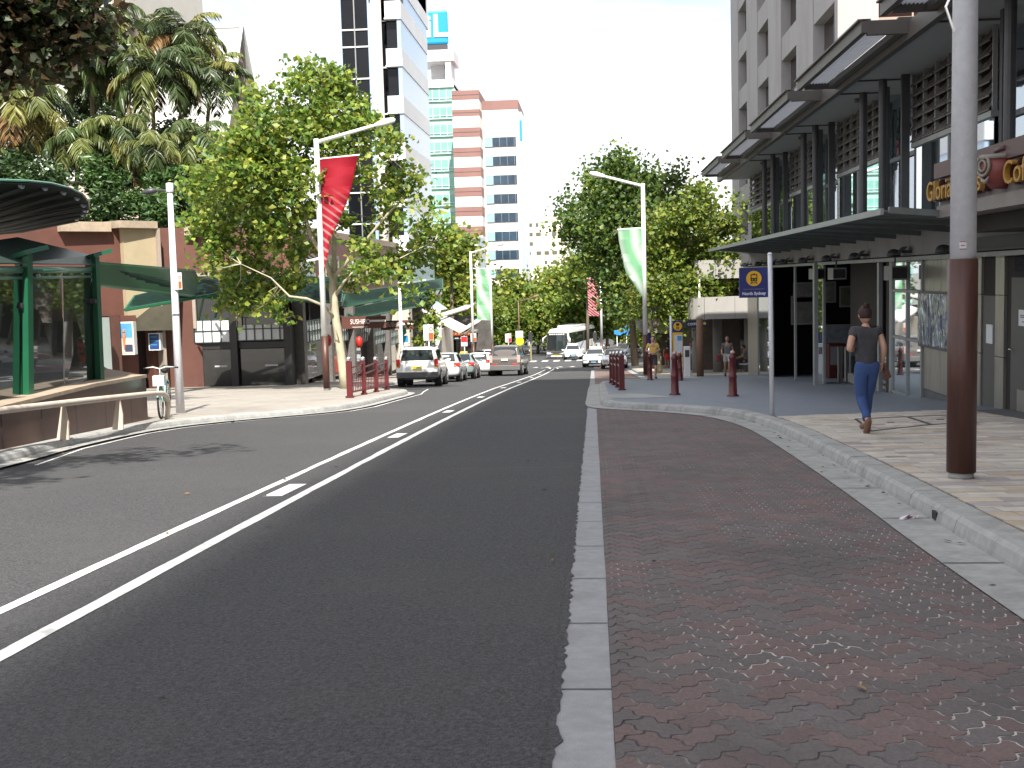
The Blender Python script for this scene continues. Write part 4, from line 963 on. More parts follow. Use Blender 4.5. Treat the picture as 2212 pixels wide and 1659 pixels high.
def tree(name, label, balls, n, size, trunk, limbs, pal=GREENS, seed=1, bark=BARK, group=None, clump=.35, twigs=60, m=None, w_=None, hollow=.5):
    rs = np.random.default_rng(seed); base = Vector(trunk[0][:3]); t = thing(name, label, 'tree', base, group=group)
    b = MB().tube([p[:3] for p in trunk], [p[3] for p in trunk], 10); b.build('trunk', bark, t, True)
    if limbs:
        for lm in limbs: MB().tube([p[:3] for p in lm], [p[3] for p in lm], 7).build('limb', bark, t, True)
    P, tone, cc = crown_pts(balls, n, rs, hollow, clump)
    S = size*(.6+.8*rs.random(n)); leaves('crown', P, S, cols(tone, pal, rs, w_), m or LEAFM, t, rs)
    if twigs and limbs:
        tw = MB(); ends = [Vector(a_[:3]).lerp(Vector(b_[:3]), f_/7) for lm in limbs for a_, b_ in zip(lm[:-1], lm[1:]) for f_ in range(1, 8)]
        for i in rs.choice(len(cc), min(twigs, len(cc)), replace=False):
            q = Vector(cc[i]); e = min(ends, key=lambda v: (v-q).length)
            if (e-q).length < 2.6: mid = (e+q)/2+Vector(rs.normal(size=3)*.15); tw.tube([e, mid, q], [.022, .014, .006], 4, False)
        tw.build('twigs', bark, t)
    return t
def PB(l, Y, rs, dj):     # crown balls given by picture position, at a real distance with real depth
    o = []
    for px, py, r in l:
        y = Y+rs.uniform(-dj, dj); p = at(px, py, y); o.append((p.x, y, p.z, r*y/FPX))
    return o
def PT(l, Y): return [(*at(px, py, Y+dy), r) for px, py, dy, r in l]
rs = np.random.default_rng(5)
nb_ = [(690, 165, 42), (715, 225, 62), (650, 230, 58), (572, 205, 24), (560, 280, 55), (640, 310, 60), (722, 300, 52), (505, 355, 68), (585, 385, 70), (455, 425, 48), (520, 480, 72), (600, 480, 62), (480, 550, 46), (540, 600, 56), (610, 605, 42), (510, 640, 36), (575, 655, 30), (650, 560, 34), (800, 290, 42), (840, 320, 30), (800, 375, 36), (865, 385, 40), (835, 450, 42), (905, 465, 32), (930, 530, 42), (870, 560, 36), (800, 570, 34), (760, 605, 26), (965, 500, 18), (880, 620, 30), (735, 455, 26), (655, 410, 46), (430, 480, 28), (445, 380, 26), (900, 340, 14), (760, 520, 22), (690, 500, 26), (620, 690, 14)]
YT = 41.2
tree('plane_tree', 'big sunlit plane tree leaning from the left footpath beside the red banner', PB(nb_, YT, rs, 1.9), 18500, .215,
     PT([(746, 842, 0, .20), (741, 800, 0, .17), (733, 740, 0, .155), (724, 680, 0, .15), (719, 625, 0, .15), (721, 590, 0, .14)], YT),
     [PT([(720, 610, 0, .10), (702, 560, -.4, .085), (672, 510, -.8, .075), (657, 460, -.9, .065), (630, 405, -.8, .05), (610, 340, -.5, .03), (570, 240, -.3, .012)], YT), PT([(722, 590, 0, .10), (722, 520, .3, .08), (722, 440, .6, .06), (712, 340, .8, .045), (700, 240, .6, .03), (694, 160, .5, .012)], YT),
      PT([(724, 595, 0, .09), (746, 570, -.2, .08), (790, 520, -.5, .06), (835, 465, -.7, .045), (880, 420, -.8, .03), (905, 350, -.9, .012)], YT), PT([(724, 640, 0, .07), (742, 610, -.3, .05), (760, 590, -.4, .04), (860, 560, -.4, .025), (940, 520, -.4, .012)], YT),
      PT([(725, 690, 0, .07), (700, 660, -.5, .055), (662, 645, -.9, .05), (625, 640, -1.1, .04), (585, 600, -1.2, .025), (520, 570, -1.2, .012)], YT), PT([(702, 575, -.3, .04), (660, 545, .6, .03), (590, 480, 1.2, .02), (500, 400, 1.5, .012)], YT), PT([(672, 510, -.8, .04), (640, 480, -.3, .03), (560, 430, .2, .02), (480, 400, .2, .01)], YT), PT([(735, 750, 0, .03), (728, 720, -.4, .02), (722, 700, -.6, .012)], YT)], seed=11, clump=.27, twigs=170)
tp = at(760, 850, YT)
# overhanging tree at upper left whose shade lands on the road
rs = np.random.default_rng(8)
ob_ = PB([(20, 20, 60), (70, 60, 60), (120, 20, 60), (160, 80, 45), (40, 120, 50), (190, 30, 40), (205, 70, 30), (110, 120, 40), (0, 160, 40), (60, 185, 30), (180, 110, 24), (-40, 60, 80), (-40, -30, 90), (60, -50, 80), (150, -60, 60)], 26, rs, 1.6)
q = at(-130, 300, 26); q2 = at(60, 60, 26); q3 = at(180, 80, 26)
tree('broadleaf_tree', 'dark broadleaf tree overhanging the upper left corner with bronze leaf undersides', ob_, 5200, .25, [(q.x, 26, gz(26), .25), (q.x, 26, q.z, .2), (q.x+.3, 26, q.z+2, .14)], [[(q.x+.2, 26, q.z+1, .1), tuple(q2)+(.05,), tuple(q3)+(.015,)], [(q.x, 26, q.z, .1), tuple(at(20, 130, 26))+(.05,), tuple(at(110, 110, 26))+(.015,)]], pal=np.array([(.035, .055, .016), (.075, .048, .02), (.025, .038, .012), (.05, .04, .018)]), seed=3, bark=BARKD, clump=.3, twigs=80)
tree('broadleaf_tree', 'broadleaf tree on the left just out of view whose leaves shade the road', [(-6.3, 9.5, 5.4, .9), (-5.3, 10, 5.5, .7), (-4.5, 10.4, 5.7, .45), (-6.8, 8, 5.4, 1.0), (-5.6, 7.4, 5.6, .6), (-7.6, 6.6, 5.6, 1.1)], 2600, .16, [(-9.6, 5, gz(5), .2), (-9.4, 5.2, 2.5, .16), (-8.8, 5.8, 4.4, .1)], [[(-8.8, 5.8, 4.3, .09), (-7, 8, 5.3, .05), (-5, 10, 5.6, .015)]], pal=DARKG, seed=4, bark=BARKD, clump=.24, twigs=20)
# right hand trees
rs = np.random.default_rng(21)
rb2 = [(1330, 395, 55), (1290, 440, 45), (1380, 430, 60), (1250, 480, 42), (1320, 490, 60), (1440, 420, 50), (1340, 570, 60), (1415, 500, 60), (1325, 625, 40), (1380, 630, 50), (1240, 500, 25), (1345, 355, 26), (1460, 380, 30), (1280, 380, 22), (1230, 440, 18), (1420, 580, 40), (1350, 660, 36)]
tree('plane_tree', 'tall dark green plane tree behind the white lamp with the green banner', PB(rb2, 74, rs, 3.2), 16000, .30, PT([(1372, 790, 0, .26), (1366, 700, 0, .22), (1355, 600, 0, .18)], 76), [PT([(1355, 620, 0, .12), (1320, 520, -1, .09), (1290, 430, -1, .05)], 76), PT([(1356, 610, 0, .12), (1390, 510, 0, .09), (1400, 420, 0, .04)], 76), PT([(1355, 600, 0, .12), (1345, 480, .5, .08), (1340, 370, 0, .03)], 76)], pal=np.array([(.07, .13, .025), (.10, .17, .03), (.05, .10, .022), (.15, .20, .035)]), seed=22, clump=.5, bark=BARKD)
rb3 = [(1500, 450, 42), (1540, 500, 45), (1460, 480, 40), (1560, 560, 40), (1500, 550, 52), (1440, 560, 42), (1420, 640, 36), (1470, 620, 40), (1530, 620, 40), (1580, 480, 26), (1520, 420, 20), (1480, 690, 20), (1440, 690, 26), (1385, 660, 22), (1365, 610, 18), (1590, 600, 24), (1600, 440, 12), (1410, 520, 30)]
tree('plane_tree', 'bright sunlit plane tree in front of the low building with white concrete bands', PB(rb3, 57, rs, 2.2), 14000, .215, PT([(1425, 806, 0, .17), (1418, 760, 0, .15), (1405, 700, 0, .14), (1408, 660, 0, .12)], 57.5), [PT([(1408, 665, 0, .08), (1440, 600, -.6, .06), (1490, 520, -1, .04), (1530, 440, -1, .015)], 57.5), PT([(1410, 660, 0, .08), (1420, 580, .5, .05), (1460, 480, .5, .02)], 57.5), PT([(1430, 640, -.3, .05), (1500, 640, -.6, .04), (1560, 580, -1, .02)], 57.5)], seed=23, clump=.36, twigs=90, pal=np.array([(.19, .25, .035), (.13, .20, .03), (.25, .28, .045), (.09, .15, .024)]))
rb4 = [(1540, 620, 36), (1600, 640, 36), (1570, 660, 30), (1630, 620, 30), (1500, 650, 26), (1650, 655, 26)]
tree('garden_tree', 'dark leafy tree seen through the gap between the white concrete bands', PB(rb4, 72, rs, 1.5), 3200, .30, PT([(1580, 790, 0, .15), (1580, 690, 0, .12), (1575, 640, 0, .08)], 72), [PT([(1575, 650, 0, .06), (1620, 620, 0, .02)], 72)], pal=DARKG, seed=25, clump=.4, bark=BARKD, twigs=20)
# trees down the hill, each one its own
far = [(1245, 640, 70, 150), (1185, 650, 62, 165), (1268, 575, 62, 128), (1120, 660, 60, 150), (1060, 665, 55, 160), (1000, 660, 56, 140), (960, 640, 52, 120), (1310, 670, 52, 135), (1160, 690, 46, 140), (1365, 690, 50, 138), (1230, 700, 44, 138), (1030, 700, 40, 128), (975, 560, 34, 105), (1440, 700, 36, 118), (1090, 700, 44, 135)]
nm = ['straight ahead behind the coach', 'left of the coach above the parked cars', 'tall and directly behind the far red banner', 'behind the thin brown lamp post', 'behind the far green banner', 'left of the far green banner', 'beside the blue glazed tower', 'low beyond the far red banner', 'behind the brown four wheel drive', 'right of the far red banner', 'directly over the coach roof', 'behind the white butterfly awnings', 'small and narrow in front of the green glass tower', 'behind the bus stop totem', 'between the far green banner and the brown lamp post']
for i, (px, py, r, Y) in enumerate(far):
    rs = np.random.default_rng(40+i); L_ = [(px+rs.normal()*r*.4, py+rs.normal()*r*.38, r*rs.uniform(.35, .62)) for _ in range(11)]+[(px, py-r*.6, r*.4)]
    g = gz(Y); X = at(px, 700, Y).x; q = at(px, py, Y)
    pal = GREENS*np.array([.8, .8, .75]) if i % 3 else GREENS*np.array([1.05, .95, .9])
    tree('street_tree', 'leafy tree down the hill '+nm[i], PB(L_, Y, rs, r*Y/FPX*.5), 5200, .36+Y*.0012, [(X, Y, g, .2), (X+.1, Y, (g+q.z)/2, .16), (q.x, Y, q.z, .1)], None, pal=pal, seed=60+i, clump=.75, bark=BARKD, group='trees down the hill', hollow=.4)

# ---- bank, palms and shrubs above the red wall
hb = MB(); xs = [-78+3*i for i in range(21)]; ys = [46.5, 48.5, 50, 54, 60, 68, 80, 100]; hz = [-.5, 2.6, 3.3, 3.8, 4.6, 5.5, 6.5, 7]; r = random.Random(5)
for j, y in enumerate(ys):
    for x in xs: hb.v.append((x, y+(1.3 if j < 3 and x > -21 else 0)+(-2.5 if j < 3 and x < -26 else 0), hz[j]+r.uniform(-.2, .2)))
nx = len(xs)
for j in range(len(ys)-1):
    for i in range(nx-1): hb.f.append((j*nx+i, j*nx+i+1, (j+1)*nx+i+1, (j+1)*nx+i)); hb.c.append(None)
struct(hb.build('hill', mat('garden soil', (.035, .032, .02), .95, var=.4, scale=1), None, True))
PALMC = np.array([(.095, .125, .032), (.06, .095, .026), (.14, .165, .045), (.05, .08, .024)])
def palm(label, base, top, fr, nf, seed, yellow=.12, thick=.1, droop=1.0, dark=1.0):
    rs = np.random.default_rng(seed); b0, tv = Vector(base), Vector(top); t = thing('palm_tree', label, 'palm', b0, group='palms on the bank')
    n = 9; pts = [b0.lerp(tv, i/(n-1))+Vector((math.sin(i*.8+seed)*.05, 0, 0)) for i in range(n)]; b = MB(); b.tube(pts, [thick*(1.15-.3*i/(n-1)) for i in range(n)], 9)
    tr = b.build('trunk', mat('ringed palm trunk', (.20, .155, .08), .8, var=.3, scale=3, stretch=(.3, .3, 9)), t, True)
    MB().tube([tv-Vector((0, 0, .5)), tv, tv+Vector((0, 0, .35))], [thick*1.0, thick*1.25, thick*.5], 8).build('crownshaft', mat('palm shaft', (.12, .10, .035), .5, var=.3, scale=4), t, True)
    P = []; D = []; S = []; C = []; rc = MB()
    for k in range(nf):
        az = k*2.39996+rs.uniform(-.3, .3); el = R(78)-R(95)*(k/nf)**.9+rs.uniform(-.12, .12); ln = fr*rs.uniform(.8, 1.08); h = Vector((math.cos(az), math.sin(az), 0))
        m = 16; pv = tv+Vector((0, 0, .2)); e = el; line = [pv.copy()]
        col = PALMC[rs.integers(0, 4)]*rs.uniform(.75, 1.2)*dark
        if k > nf*.6 and rs.random() < yellow*2.2: col = np.array([(.24, .20, .05), (.26, .15, .06)][rs.integers(0, 2)])*rs.uniform(.7, 1)
        elif rs.random() < yellow: col = np.array((.22, .22, .06))
        for i in range(m): e -= droop*R(7.5)*(.5+i/m); pv = pv+(h*math.cos(e)+Vector((0, 0, 1))*math.sin(e))*(ln/m); line.append(pv.copy())
        rc.tube(line, [.03-.024*i/m for i in range(m+1)], 4, False)
        for i in range(3, m*4):
            f = i/(m*4); u = f*m; j = min(m-1, int(u)); p = line[j].lerp(line[j+1], u-j); dr = (line[j+1]-line[j]).normalized(); sd = dr.cross(Vector((0, 0, 1)))
            if sd.length < .05: continue
            sd.normalize(); ll = ln*.30*math.sin(math.pi*min(.97, .12+f*.86))**.6
            for sg_ in (-1, 1):
                d = (sd*sg_*.8+dr*.55+Vector((0, 0, rs.uniform(-.75, -.15)*droop))).normalized()
                P.append(p); D.append(d); S.append(ll*rs.uniform(.85, 1.1)); C.append(col*rs.uniform(.85, 1.15))
    rc.build('frond_stems', mat('frond stem', (.12, .12, .04), .5, var=.2), t)
    P = np.array([tuple(p) for p in P])-np.array(b0); D = np.array([tuple(d) for d in D]); S = np.array(S); C = np.array(C); n = len(P)
    s = np.cross(D, rs.normal(size=(n, 3))); s /= np.linalg.norm(s, axis=1)[:, None]; wv = .027*fr/2.4*s
    e1 = P+D*(S*.55)[:, None]; e2 = P+D*S[:, None]+np.array([0, 0, -1])*(S*.3)[:, None]
    V = np.stack([P-wv*.6, P+wv*.6, e1+wv, e1-wv, e2], 1).reshape(-1, 3)
    me = bpy.data.meshes.new('fronds'); i = np.arange(n)*5; fs = []
    for q in i: fs += [(q, q+1, q+2, q+3), (q+3, q+2, q+4)]
    me.from_pydata(V.tolist(), [], fs); ca = me.color_attributes.new('Col', 'FLOAT_COLOR', 'CORNER'); A = np.ones((n, 7, 4), np.float32); A[:, :, :3] = C[:, None, :]; ca.data.foreach_set('color', A.ravel())
    fin(me, 'fronds', PALMM, t)
pl = [('palm with a clear ringed trunk standing free in front of the white gable', 330, 330, 333, 165, 60, 3.4, 26, 1.0), ('palm with the highest crown left of the beige tower', 200, 300, 200, 75, 62, 3.7, 26, 1.1), ('palm with a pale ringed trunk at the left edge of the group', 116, 260, 114, 110, 60, 3.8, 26, 1.1),
      ('palm at the right end of the group against the gable end', 443, 330, 452, 175, 63, 3.2, 24, .9), ('low palm with long drooping fronds at the far left above the ribbed canopy', 50, 400, 52, 250, 56, 3.5, 24, 1.2), ('low palm with yellowing fronds just above the grey street pole', 320, 420, 330, 335, 55, 2.4, 20, 1.3),
      ('short palm between the two ringed trunks', 245, 400, 248, 290, 57, 2.6, 20, 1.1), ('palm behind the free standing trunk, crown touching the sky', 392, 300, 395, 95, 66, 3.3, 24, .9), ('palm in the upper left behind the overhanging branches', 30, 260, 28, 60, 64, 4.0, 24, 1.1), ('shaded palm low in the middle of the bank', 165, 420, 168, 320, 56, 2.8, 20, 1.2),
      ('tall palm in the middle back of the group', 280, 300, 276, 100, 68, 3.8, 24, 1.0), ('low palm half hidden by the plane tree leaves', 420, 430, 425, 310, 58, 2.6, 20, 1.2), ('palm in the back row left of centre', 150, 300, 155, 150, 67, 3.8, 22, 1.1)]
for i, (lab, bx_, by_, tx, ty, Y, fr, nf, dp) in enumerate(pl):
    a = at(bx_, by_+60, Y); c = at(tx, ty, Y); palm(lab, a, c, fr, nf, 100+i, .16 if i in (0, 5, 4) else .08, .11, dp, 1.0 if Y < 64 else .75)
SHR = np.array([(.045, .10, .025), (.06, .13, .03), (.03, .07, .02), (.085, .15, .035)])
def shrub(label, px, py, rpx, Y, n, size, seed, pal=SHR):
    rs = np.random.default_rng(seed); c = at(px, py, Y); r = rpx*Y/FPX; t = thing('shrub', label, 'shrub', (c.x, Y, c.z-r*.9), group='shrubs on the bank')
    MB().tube([(c.x, Y, c.z-r), (c.x, Y, c.z)], [.06, .02], 5).build('stem', BARKD, t)
    L_ = [(c.x+rs.normal()*r*.5, Y+rs.normal()*r*.4, c.z+rs.normal()*r*.35, r*rs.uniform(.35, .6)) for _ in range(8)]
    P, tone, cc = crown_pts(L_, n, rs, .45, .3*r); leaves('foliage', P, size*(.6+.8*rs.random(n)), cols(tone, pal, rs), PALMM, t, rs, .45, .2)
for i, (lab, px, py, r, Y) in enumerate([('big leaved shrub right above the ribbed canopy edge', 225, 400, 45, 53), ('glossy shrub above the cream pilaster', 300, 440, 42, 51.5), ('shrub left of the grey pole top', 350, 400, 36, 54), ('shrub behind the grey pole above the red wall', 395, 440, 45, 53), ('dark shrub above the wall coping', 215, 455, 36, 50.5), ('shrub on the bank under the plane tree', 455, 450, 50, 55), ('dark shrub behind the ribbed canopy', 90, 400, 55, 52), ('dark shrub at the left edge behind the ribbed canopy', 5, 390, 60, 52), ('shrub under the short palm', 270, 370, 40, 58), ('shrub between the palm trunks', 190, 330, 50, 66), ('dense dark shrub behind the free standing trunk', 350, 320, 55, 70), ('dense dark shrub at the back left', 70, 310, 60, 70), ('dark shrub at the right end of the bank', 440, 380, 50, 66), ('dark shrub at the back of the palm group', 250, 290, 60, 72), ('dark shrub high between the ringed trunks', 170, 230, 55, 74), ('dark shrub behind the right palm', 400, 290, 40, 74), ('dark shrub in the top left behind the palms', 60, 200, 60, 76)]):
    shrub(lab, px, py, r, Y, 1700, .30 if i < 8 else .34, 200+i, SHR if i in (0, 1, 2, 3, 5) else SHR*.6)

g = gnd(917, 795, .14); YY = 64; q = at(915, 790, YY); rs = np.random.default_rng(77)
tree('young_tree', 'slender young tree with sparse leaves in front of the white awnings', PB([(915, 655, 13), (935, 690, 12), (905, 700, 10), (925, 640, 9), (940, 725, 9), (900, 735, 10), (920, 760, 8)], YY, rs, .4), 750, .24, [(q.x, YY, gz(YY), .05), (q.x+.05, YY, gz(YY)+2, .04), (q.x, YY, gz(YY)+4.2, .02)], [[(q.x, YY, gz(YY)+1.5, .025), (q.x+.6, YY, gz(YY)+3.3, .01)], [(q.x, YY, gz(YY)+1.2, .025), (q.x-.5, YY, gz(YY)+2.4, .01)]], seed=78, clump=.2, twigs=12)
# ------------------------------------------------------------- distant buildings
WCLAD = mat('white cladding', (.62, .63, .65), .5, var=.05, scale=.5, dirt=(.5, .5, .52, .3), dscale=.3); BLUEG = mat('pale blue spandrel glass', (.34, .46, .60), .18, .1, var=.08, scale=.2)
GREENG = mat('green curtain glass', (.20, .42, .36), .15, .15, var=.25, scale=.25); GREENS_ = mat('green spandrel', (.36, .60, .50), .3, var=.06, scale=.3); BRK = mat('red brown cladding', (.22, .115, .10), .7, var=.1, scale=.4)
def blue_tower():
    t = thing('office_tower', 'tower with a black glass front, a white round column and pale blue banded street side', 'building', (-16, 84, gz(84)))
    x0, x1, y0, y1 = -16.75, -12.6, 78.5, 92.3; ZT_ = 34
    MB().box(x0+.1, x1-.9, y0+3, y1-1.2, -7, ZT_).build('core', DARKIN, t)
    for k in range(-5, 6):     # street side bands and stepped front corner
        z = 16.1+3.17*k
        MB().prism([(x1-1.1, y0), (x1, y0), (x1, y1-1), (x1-.5, y1), (x1-1.1, y1)], z, z+1.2).build('spandrel_band', WCLAD, t)
        MB().prism([(x1-.3, y0+.1), (x1-.04, y0+.1), (x1-.04, y1-1), (x1-.54, y1-.04), (x1-.8, y1-.04)], z+1.21, z+3.16).build('glass_band', BLUEG, t)
        MB().box(x1-1.08, x1-.3, y0+.5, y0+.6, z+1.2, z+3.17).build('window', DGLASS, t)
        MB().box(x1-2.2, x1-1.11, y0+1.2, y0+1.3, z-.1, z+3.07).build('recess_window', DGLASS, t)
        MB().box(x1-1.16, x1-1.1, y0+.02, y0+1.2, z, z+.1).box(x1-2.2, x1-1.11, y0+1.1, y0+1.2, z+.1, z+.2).build('mullion', WCLAD, t)
    zs = [20.85]; z = 20.85
    for k in range(9): zs += [z-2.15, z-3.3]; z -= 3.3
    MB().box(x0, x1-2.35, y0+.3, y0+.5, -6, 20.9).build('curtain_glass', DGLASS, t)
    b = MB()
    for z in zs: b.box(x0, x1-2.3, y0+.22, y0+.32, z-.05, z+.05)
    b.build('transoms', WCLAD, t); MB().box((x0+x1-2.35)/2-.04, (x0+x1-2.35)/2+.04, y0+.2, y0+.31, -6, 20.8).build('mullion', MULL, t)
    MB().box(x0-.05, x0, y0+.2, y0+3, -6, 21).box(x1-2.34, x1-2.1, y0+.25, y0+1.3, -6, 20.9).build('edge_glass', BLUEG, t); MB().box(x0, x1-2.0, y0+.1, y0+3, 20.95, 21.4).build('parapet', WCLAD, t)
    MB().cyl((x1-1.72, y0+.1, -6), (x1-1.72, y0+.1, 20.6), .36, n=18).build('round_column', mat('ivory column', (.55, .52, .48), .6, var=.05), t, True)
    MB().box(x1-2.2, x1, y0+.1, y0+1.4, 20.6, 22).build('canopy_soffit', DARKS, t); MB().box(x0, x1, y0+1.2, y1, 21.4, ZT_).build('upper_block', WCLAD, t)
    ST = mat('stone base cladding', (.50, .45, .38), .8, var=.08, scale=.8, dirt=(.36, .32, .27, .5), dscale=.5)
    MB().box(-16.9, x1+.1, y0-1.6, y0-.2, -6, .4).build('stone_base', ST, t)
    j = MB()
    for k in range(5): j.box(-16.5+k*.8, -16.485+k*.8, y0-1.606, y0-1.6, -6, .4)
    for k in range(5): j.box(-16.9, x1+.1, y0-1.606, y0-1.6, -5.2+k*1.2, -5.18+k*1.2)
    j.build('joint', DARKS, t)
blue_tower()
bx_ = thing('entrance_box', 'white and grey projecting box above the footpath beside the blue banded tower', 'building', (-12.6, 88, 0))
MB().box(-14, -12.36, 84.5, 93.5, .3, 1.55).build('fascia', mat('grey panel', (.5, .5, .52), .6, var=.05), bx_); MB().box(-13.4, -12.5, 93.2, 93.5, -7, .3).build('post', WCLAD, bx_); MB().box(-12.7, -12.5, 84.8, 85, -6, .3).build('post', WCLAD, bx_); MB().box(-16, -13.6, 85, 93, -6, .28).build('glass_lobby', SHOPG, bx_)
# green glass tower with the blue roof sign
def green_tower():
    t = thing('office_tower', 'green glass office block with an open white frame on its roof', 'building', (-30, 214, gz(214)))
    X0, X1, Y = -44, -24.4, 210; MB().box(X0, X1, Y+.4, Y+24, -12, 37.2).build('core', GREENS_, t)
    for k in range(15):
        z = 34.2-3.16*k; MB().box(X0, X1-.15, Y+.2, Y+.42, z, z+2.0).build('window', GREENG, t)
        b = MB()
        for i in range(14): b.box(X1-.2-i*1.28, X1-.1-i*1.28, Y+.08, Y+.2, z-.05, z+2.05)
        b.box(X0, X1, Y+.05, Y+.2, z+.42, z+.54).box(X0, X1, Y+.05, Y+.2, z-.1, z); b.build('frame', mat('pale green frame', (.55, .72, .66), .4), t)
    MB().box(X0, X1, Y-.1, Y+24, 36.6, 38).build('parapet', WCLAD, t)
    g = MB().box(-31, -30, Y, Y+1, 38, 41.3).box(X1-1.4, X1-.4, Y, Y+6, 38, 41.3).box(-32, X1+.2, Y-.2, Y+8, 41.3, 43.3); g.box(-29, -26.5, Y+4, Y+5, 38, 41.3).build('roof_frame', mat('white roof frame', (.56, .55, .56), .6), t)
    s = thing('roof_sign', 'blue square roof sign with large white letters on the green glass block', 'sign', (-28, 211, 45.6))
    MB().box(-33, -25.2, 210.4, 211.4, 44.4, 50.5).build('board', mat('sign cyan', (.01, .26, .50), .4, var=.05), s, bevel=.4); text_mesh('iL', 5.6, frame((-27.3, 210.36, 47.5), (1, 0, 0), (0, 0, 1)), .1, 'lettering', mat('sign white', (.7, .7, .68), .5), s, bold=.12)
    MB().box(-32.6, -25.4, 210.5, 211.3, 43.4, 44.4).build('plinth', DARKS, s)
green_tower()
def brick_tower():
    t = thing('office_tower', 'office tower striped in red brown and white bands with a windowed right half', 'building', (-18, 206, gz(206)))
    Y = 200; xa, xb, xc = -23.6, -18.9, -12.45; pr = 34.2
    w_ = MB().box(xa, xb, Y, Y+16, -12, 34.2); w_.build('wall', mat('off white cladding', (.60, .57, .54), .7, var=.05), t)
    b = MB(); j = MB(); z = 34.25; zl = [(32.7, 34.25), (29.9, 31.0)]+[(26.3-3.42*k, 27.9-3.42*k) for k in range(11)]
    for z0, z1 in zl:
        MB().box(xa-.03, xb+.03, Y-.05, Y+16, z0, z1).build('brick_band', BRK, t); MB().box(xa, xb, Y-.07, Y-.05, (z0+z1)/2-.04, (z0+z1)/2+.04).build('joint', DARKS, t)
    MB().box(xb+.03, xc, Y+5, Y+22, -12, 33.0).build('wall', MATS['off white cladding'], t); MB().box(xb+.03, xc+.05, Y+4.95, Y+22, 31.5, 33.1).build('brick_band', BRK, t)
    for k in range(12):
        z = 25.0-3.34*k; g = MB().box(xb+.4, xc-.5, Y+4.85, Y+5.02, z, z+1.62).build('window', mat('blue grey window glass', (.03, .055, .085), .1, .1, var=.5, scale=.3), t)
        MB().box(xb+.4, xb+1.7, Y+4.8, Y+4.86, z, z+1.62).build('pale_pane', mat('pale blue pane', (.25, .42, .50), .15), g)
        f = MB()
        for i in range(4): f.box(xb+1.7+i*1.3, xb+1.76+i*1.3, Y+4.78, Y+4.86, z, z+1.62)
        f.build('mullion', MULL, g)
        MB().box(xb+.03, xc+.02, Y+4.96, Y+5.0, z-.85, z-.78).build('joint', mat('fine joint', (.35, .31, .30), .8), t)
    MB().box(xc, xc+.6, Y+5.2, Y+22, -12, 31).build('glass_edge', BLUEG, t)
    MB().box(xc+.25, xc+.6, Y+5.1, Y+5.2, 26.0, 29.5).build('blue_sign', mat('sign cyan', (.01, .26, .5), .4), t)
brick_tower()
def cream_tower():
    t = thing('apartment_tower', 'pale cream apartment tower far down the street between the trees', 'building', (-14, 336, gz(336)))
    Y = 330; x0, x1 = -19, -9.2; CW = mat('pale cream wall', (.68, .62, .46), .8, var=.05, scale=.2); r = random.Random(9)
    MB().box(x0, x1, Y, Y+14, -14, 18.6).box(x0+5.2, x1, Y+.02, Y+14, 18.6, 19.6).build('wall', CW, t); MB().box(x1+.02, x1+2.2, Y+1.5, Y+14, -14, 18.3).build('wall', mat('pale pink wall', (.58, .50, .47), .8, var=.05), t)
    for k in range(9):
        for i in range(4):
            if r.random() < .78: x = x0+.9+i*2.3; z = 16.2-2.7*k; MB().box(x, x+r.choice([.8, 1.3, 1.4]), Y-.06, Y+.01, z, z+1.1).build('window', mat('grey olive window', (.10, .10, .08), .3, var=.4), t)
        for i in range(2): x = x1+.4+i*.85; z = 16.2-2.7*k; MB().box(x, x+.35, Y+1.42, Y+1.51, z, z+1.6).build('window', MATS['grey olive window'], t)
    MB().cyl((x0+6, Y+5, 19.6), (x0+6, Y+5, 22.3), .05, n=6).build('mast', DARKS, t)
cream_tower()
mid = thing('office_block', 'low white and blue glazed block at the foot of the striped tower', 'building', (-17, 150, gz(150)))
MB().box(-19.5, -14.9, 150.4, 160, -10, 7.2).build('core', mat('pale blue wall', (.42, .50, .56), .5, var=.05), mid)
for k in range(4):
    z = 4.6-2.75*k; g = MB().box(-19.3, -15.3, 150.2, 150.42, z, z+1.7).build('window', GREENG, mid); b = MB()
    for i in range(4): b.box(-19.3+i*1.3, -19.22+i*1.3, 150.1, 150.21, z, z+1.7)
    b.build('mullion', WCLAD, g); MB().box(-19.4, -15.2, 149.9, 150.3, z-.22, z-.05).build('sill', WCLAD, mid)
MB().box(-15.3, -14.9, 149.8, 150.4, -10, 7.2).box(-19.5, -14.9, 149.8, 150.4, 6.6, 7.3).build('frame', WCLAD, mid)
# gabled building behind the palms and beige tower
g_ = thing('gabled_building', 'steep gabled building with a pale slate roof and pink end wall behind the palms', 'building', (-36, 97, gz(97)))
RF = mat('pale slate roof', (.44, .44, .42), .6, var=.08, scale=1.5, stretch=(1, 1, 3)); PK = mat('pink stone gable', (.50, .39, .34), .8, var=.08, scale=1)
A_, B_, C_ = (-29.6, 97, 23.3), (-29.6, 89.6, 10.5), (-29.6, 104.4, 10.5)
MB().slab((-46, 89.4, 10.2), (-29.3, 89.4, 10.2), (-29.3, 97, 23.45), (-46, 97, 23.45), .25).slab((-29.3, 104.6, 10.2), (-46, 104.6, 10.2), (-46, 97, 23.45), (-29.3, 97, 23.45), .25).build('roof', RF, g_)
MB().add([A_, B_, C_, (-46, 97, 23.2), (-46, 89.6, 10.5), (-46, 104.4, 10.5)], [(0, 1, 2), (5, 4, 3), (0, 3, 4, 1), (2, 5, 3, 0)]).box(-46, -29.65, 89.7, 104.3, -6, 10.6).build('wall', PK, g_)
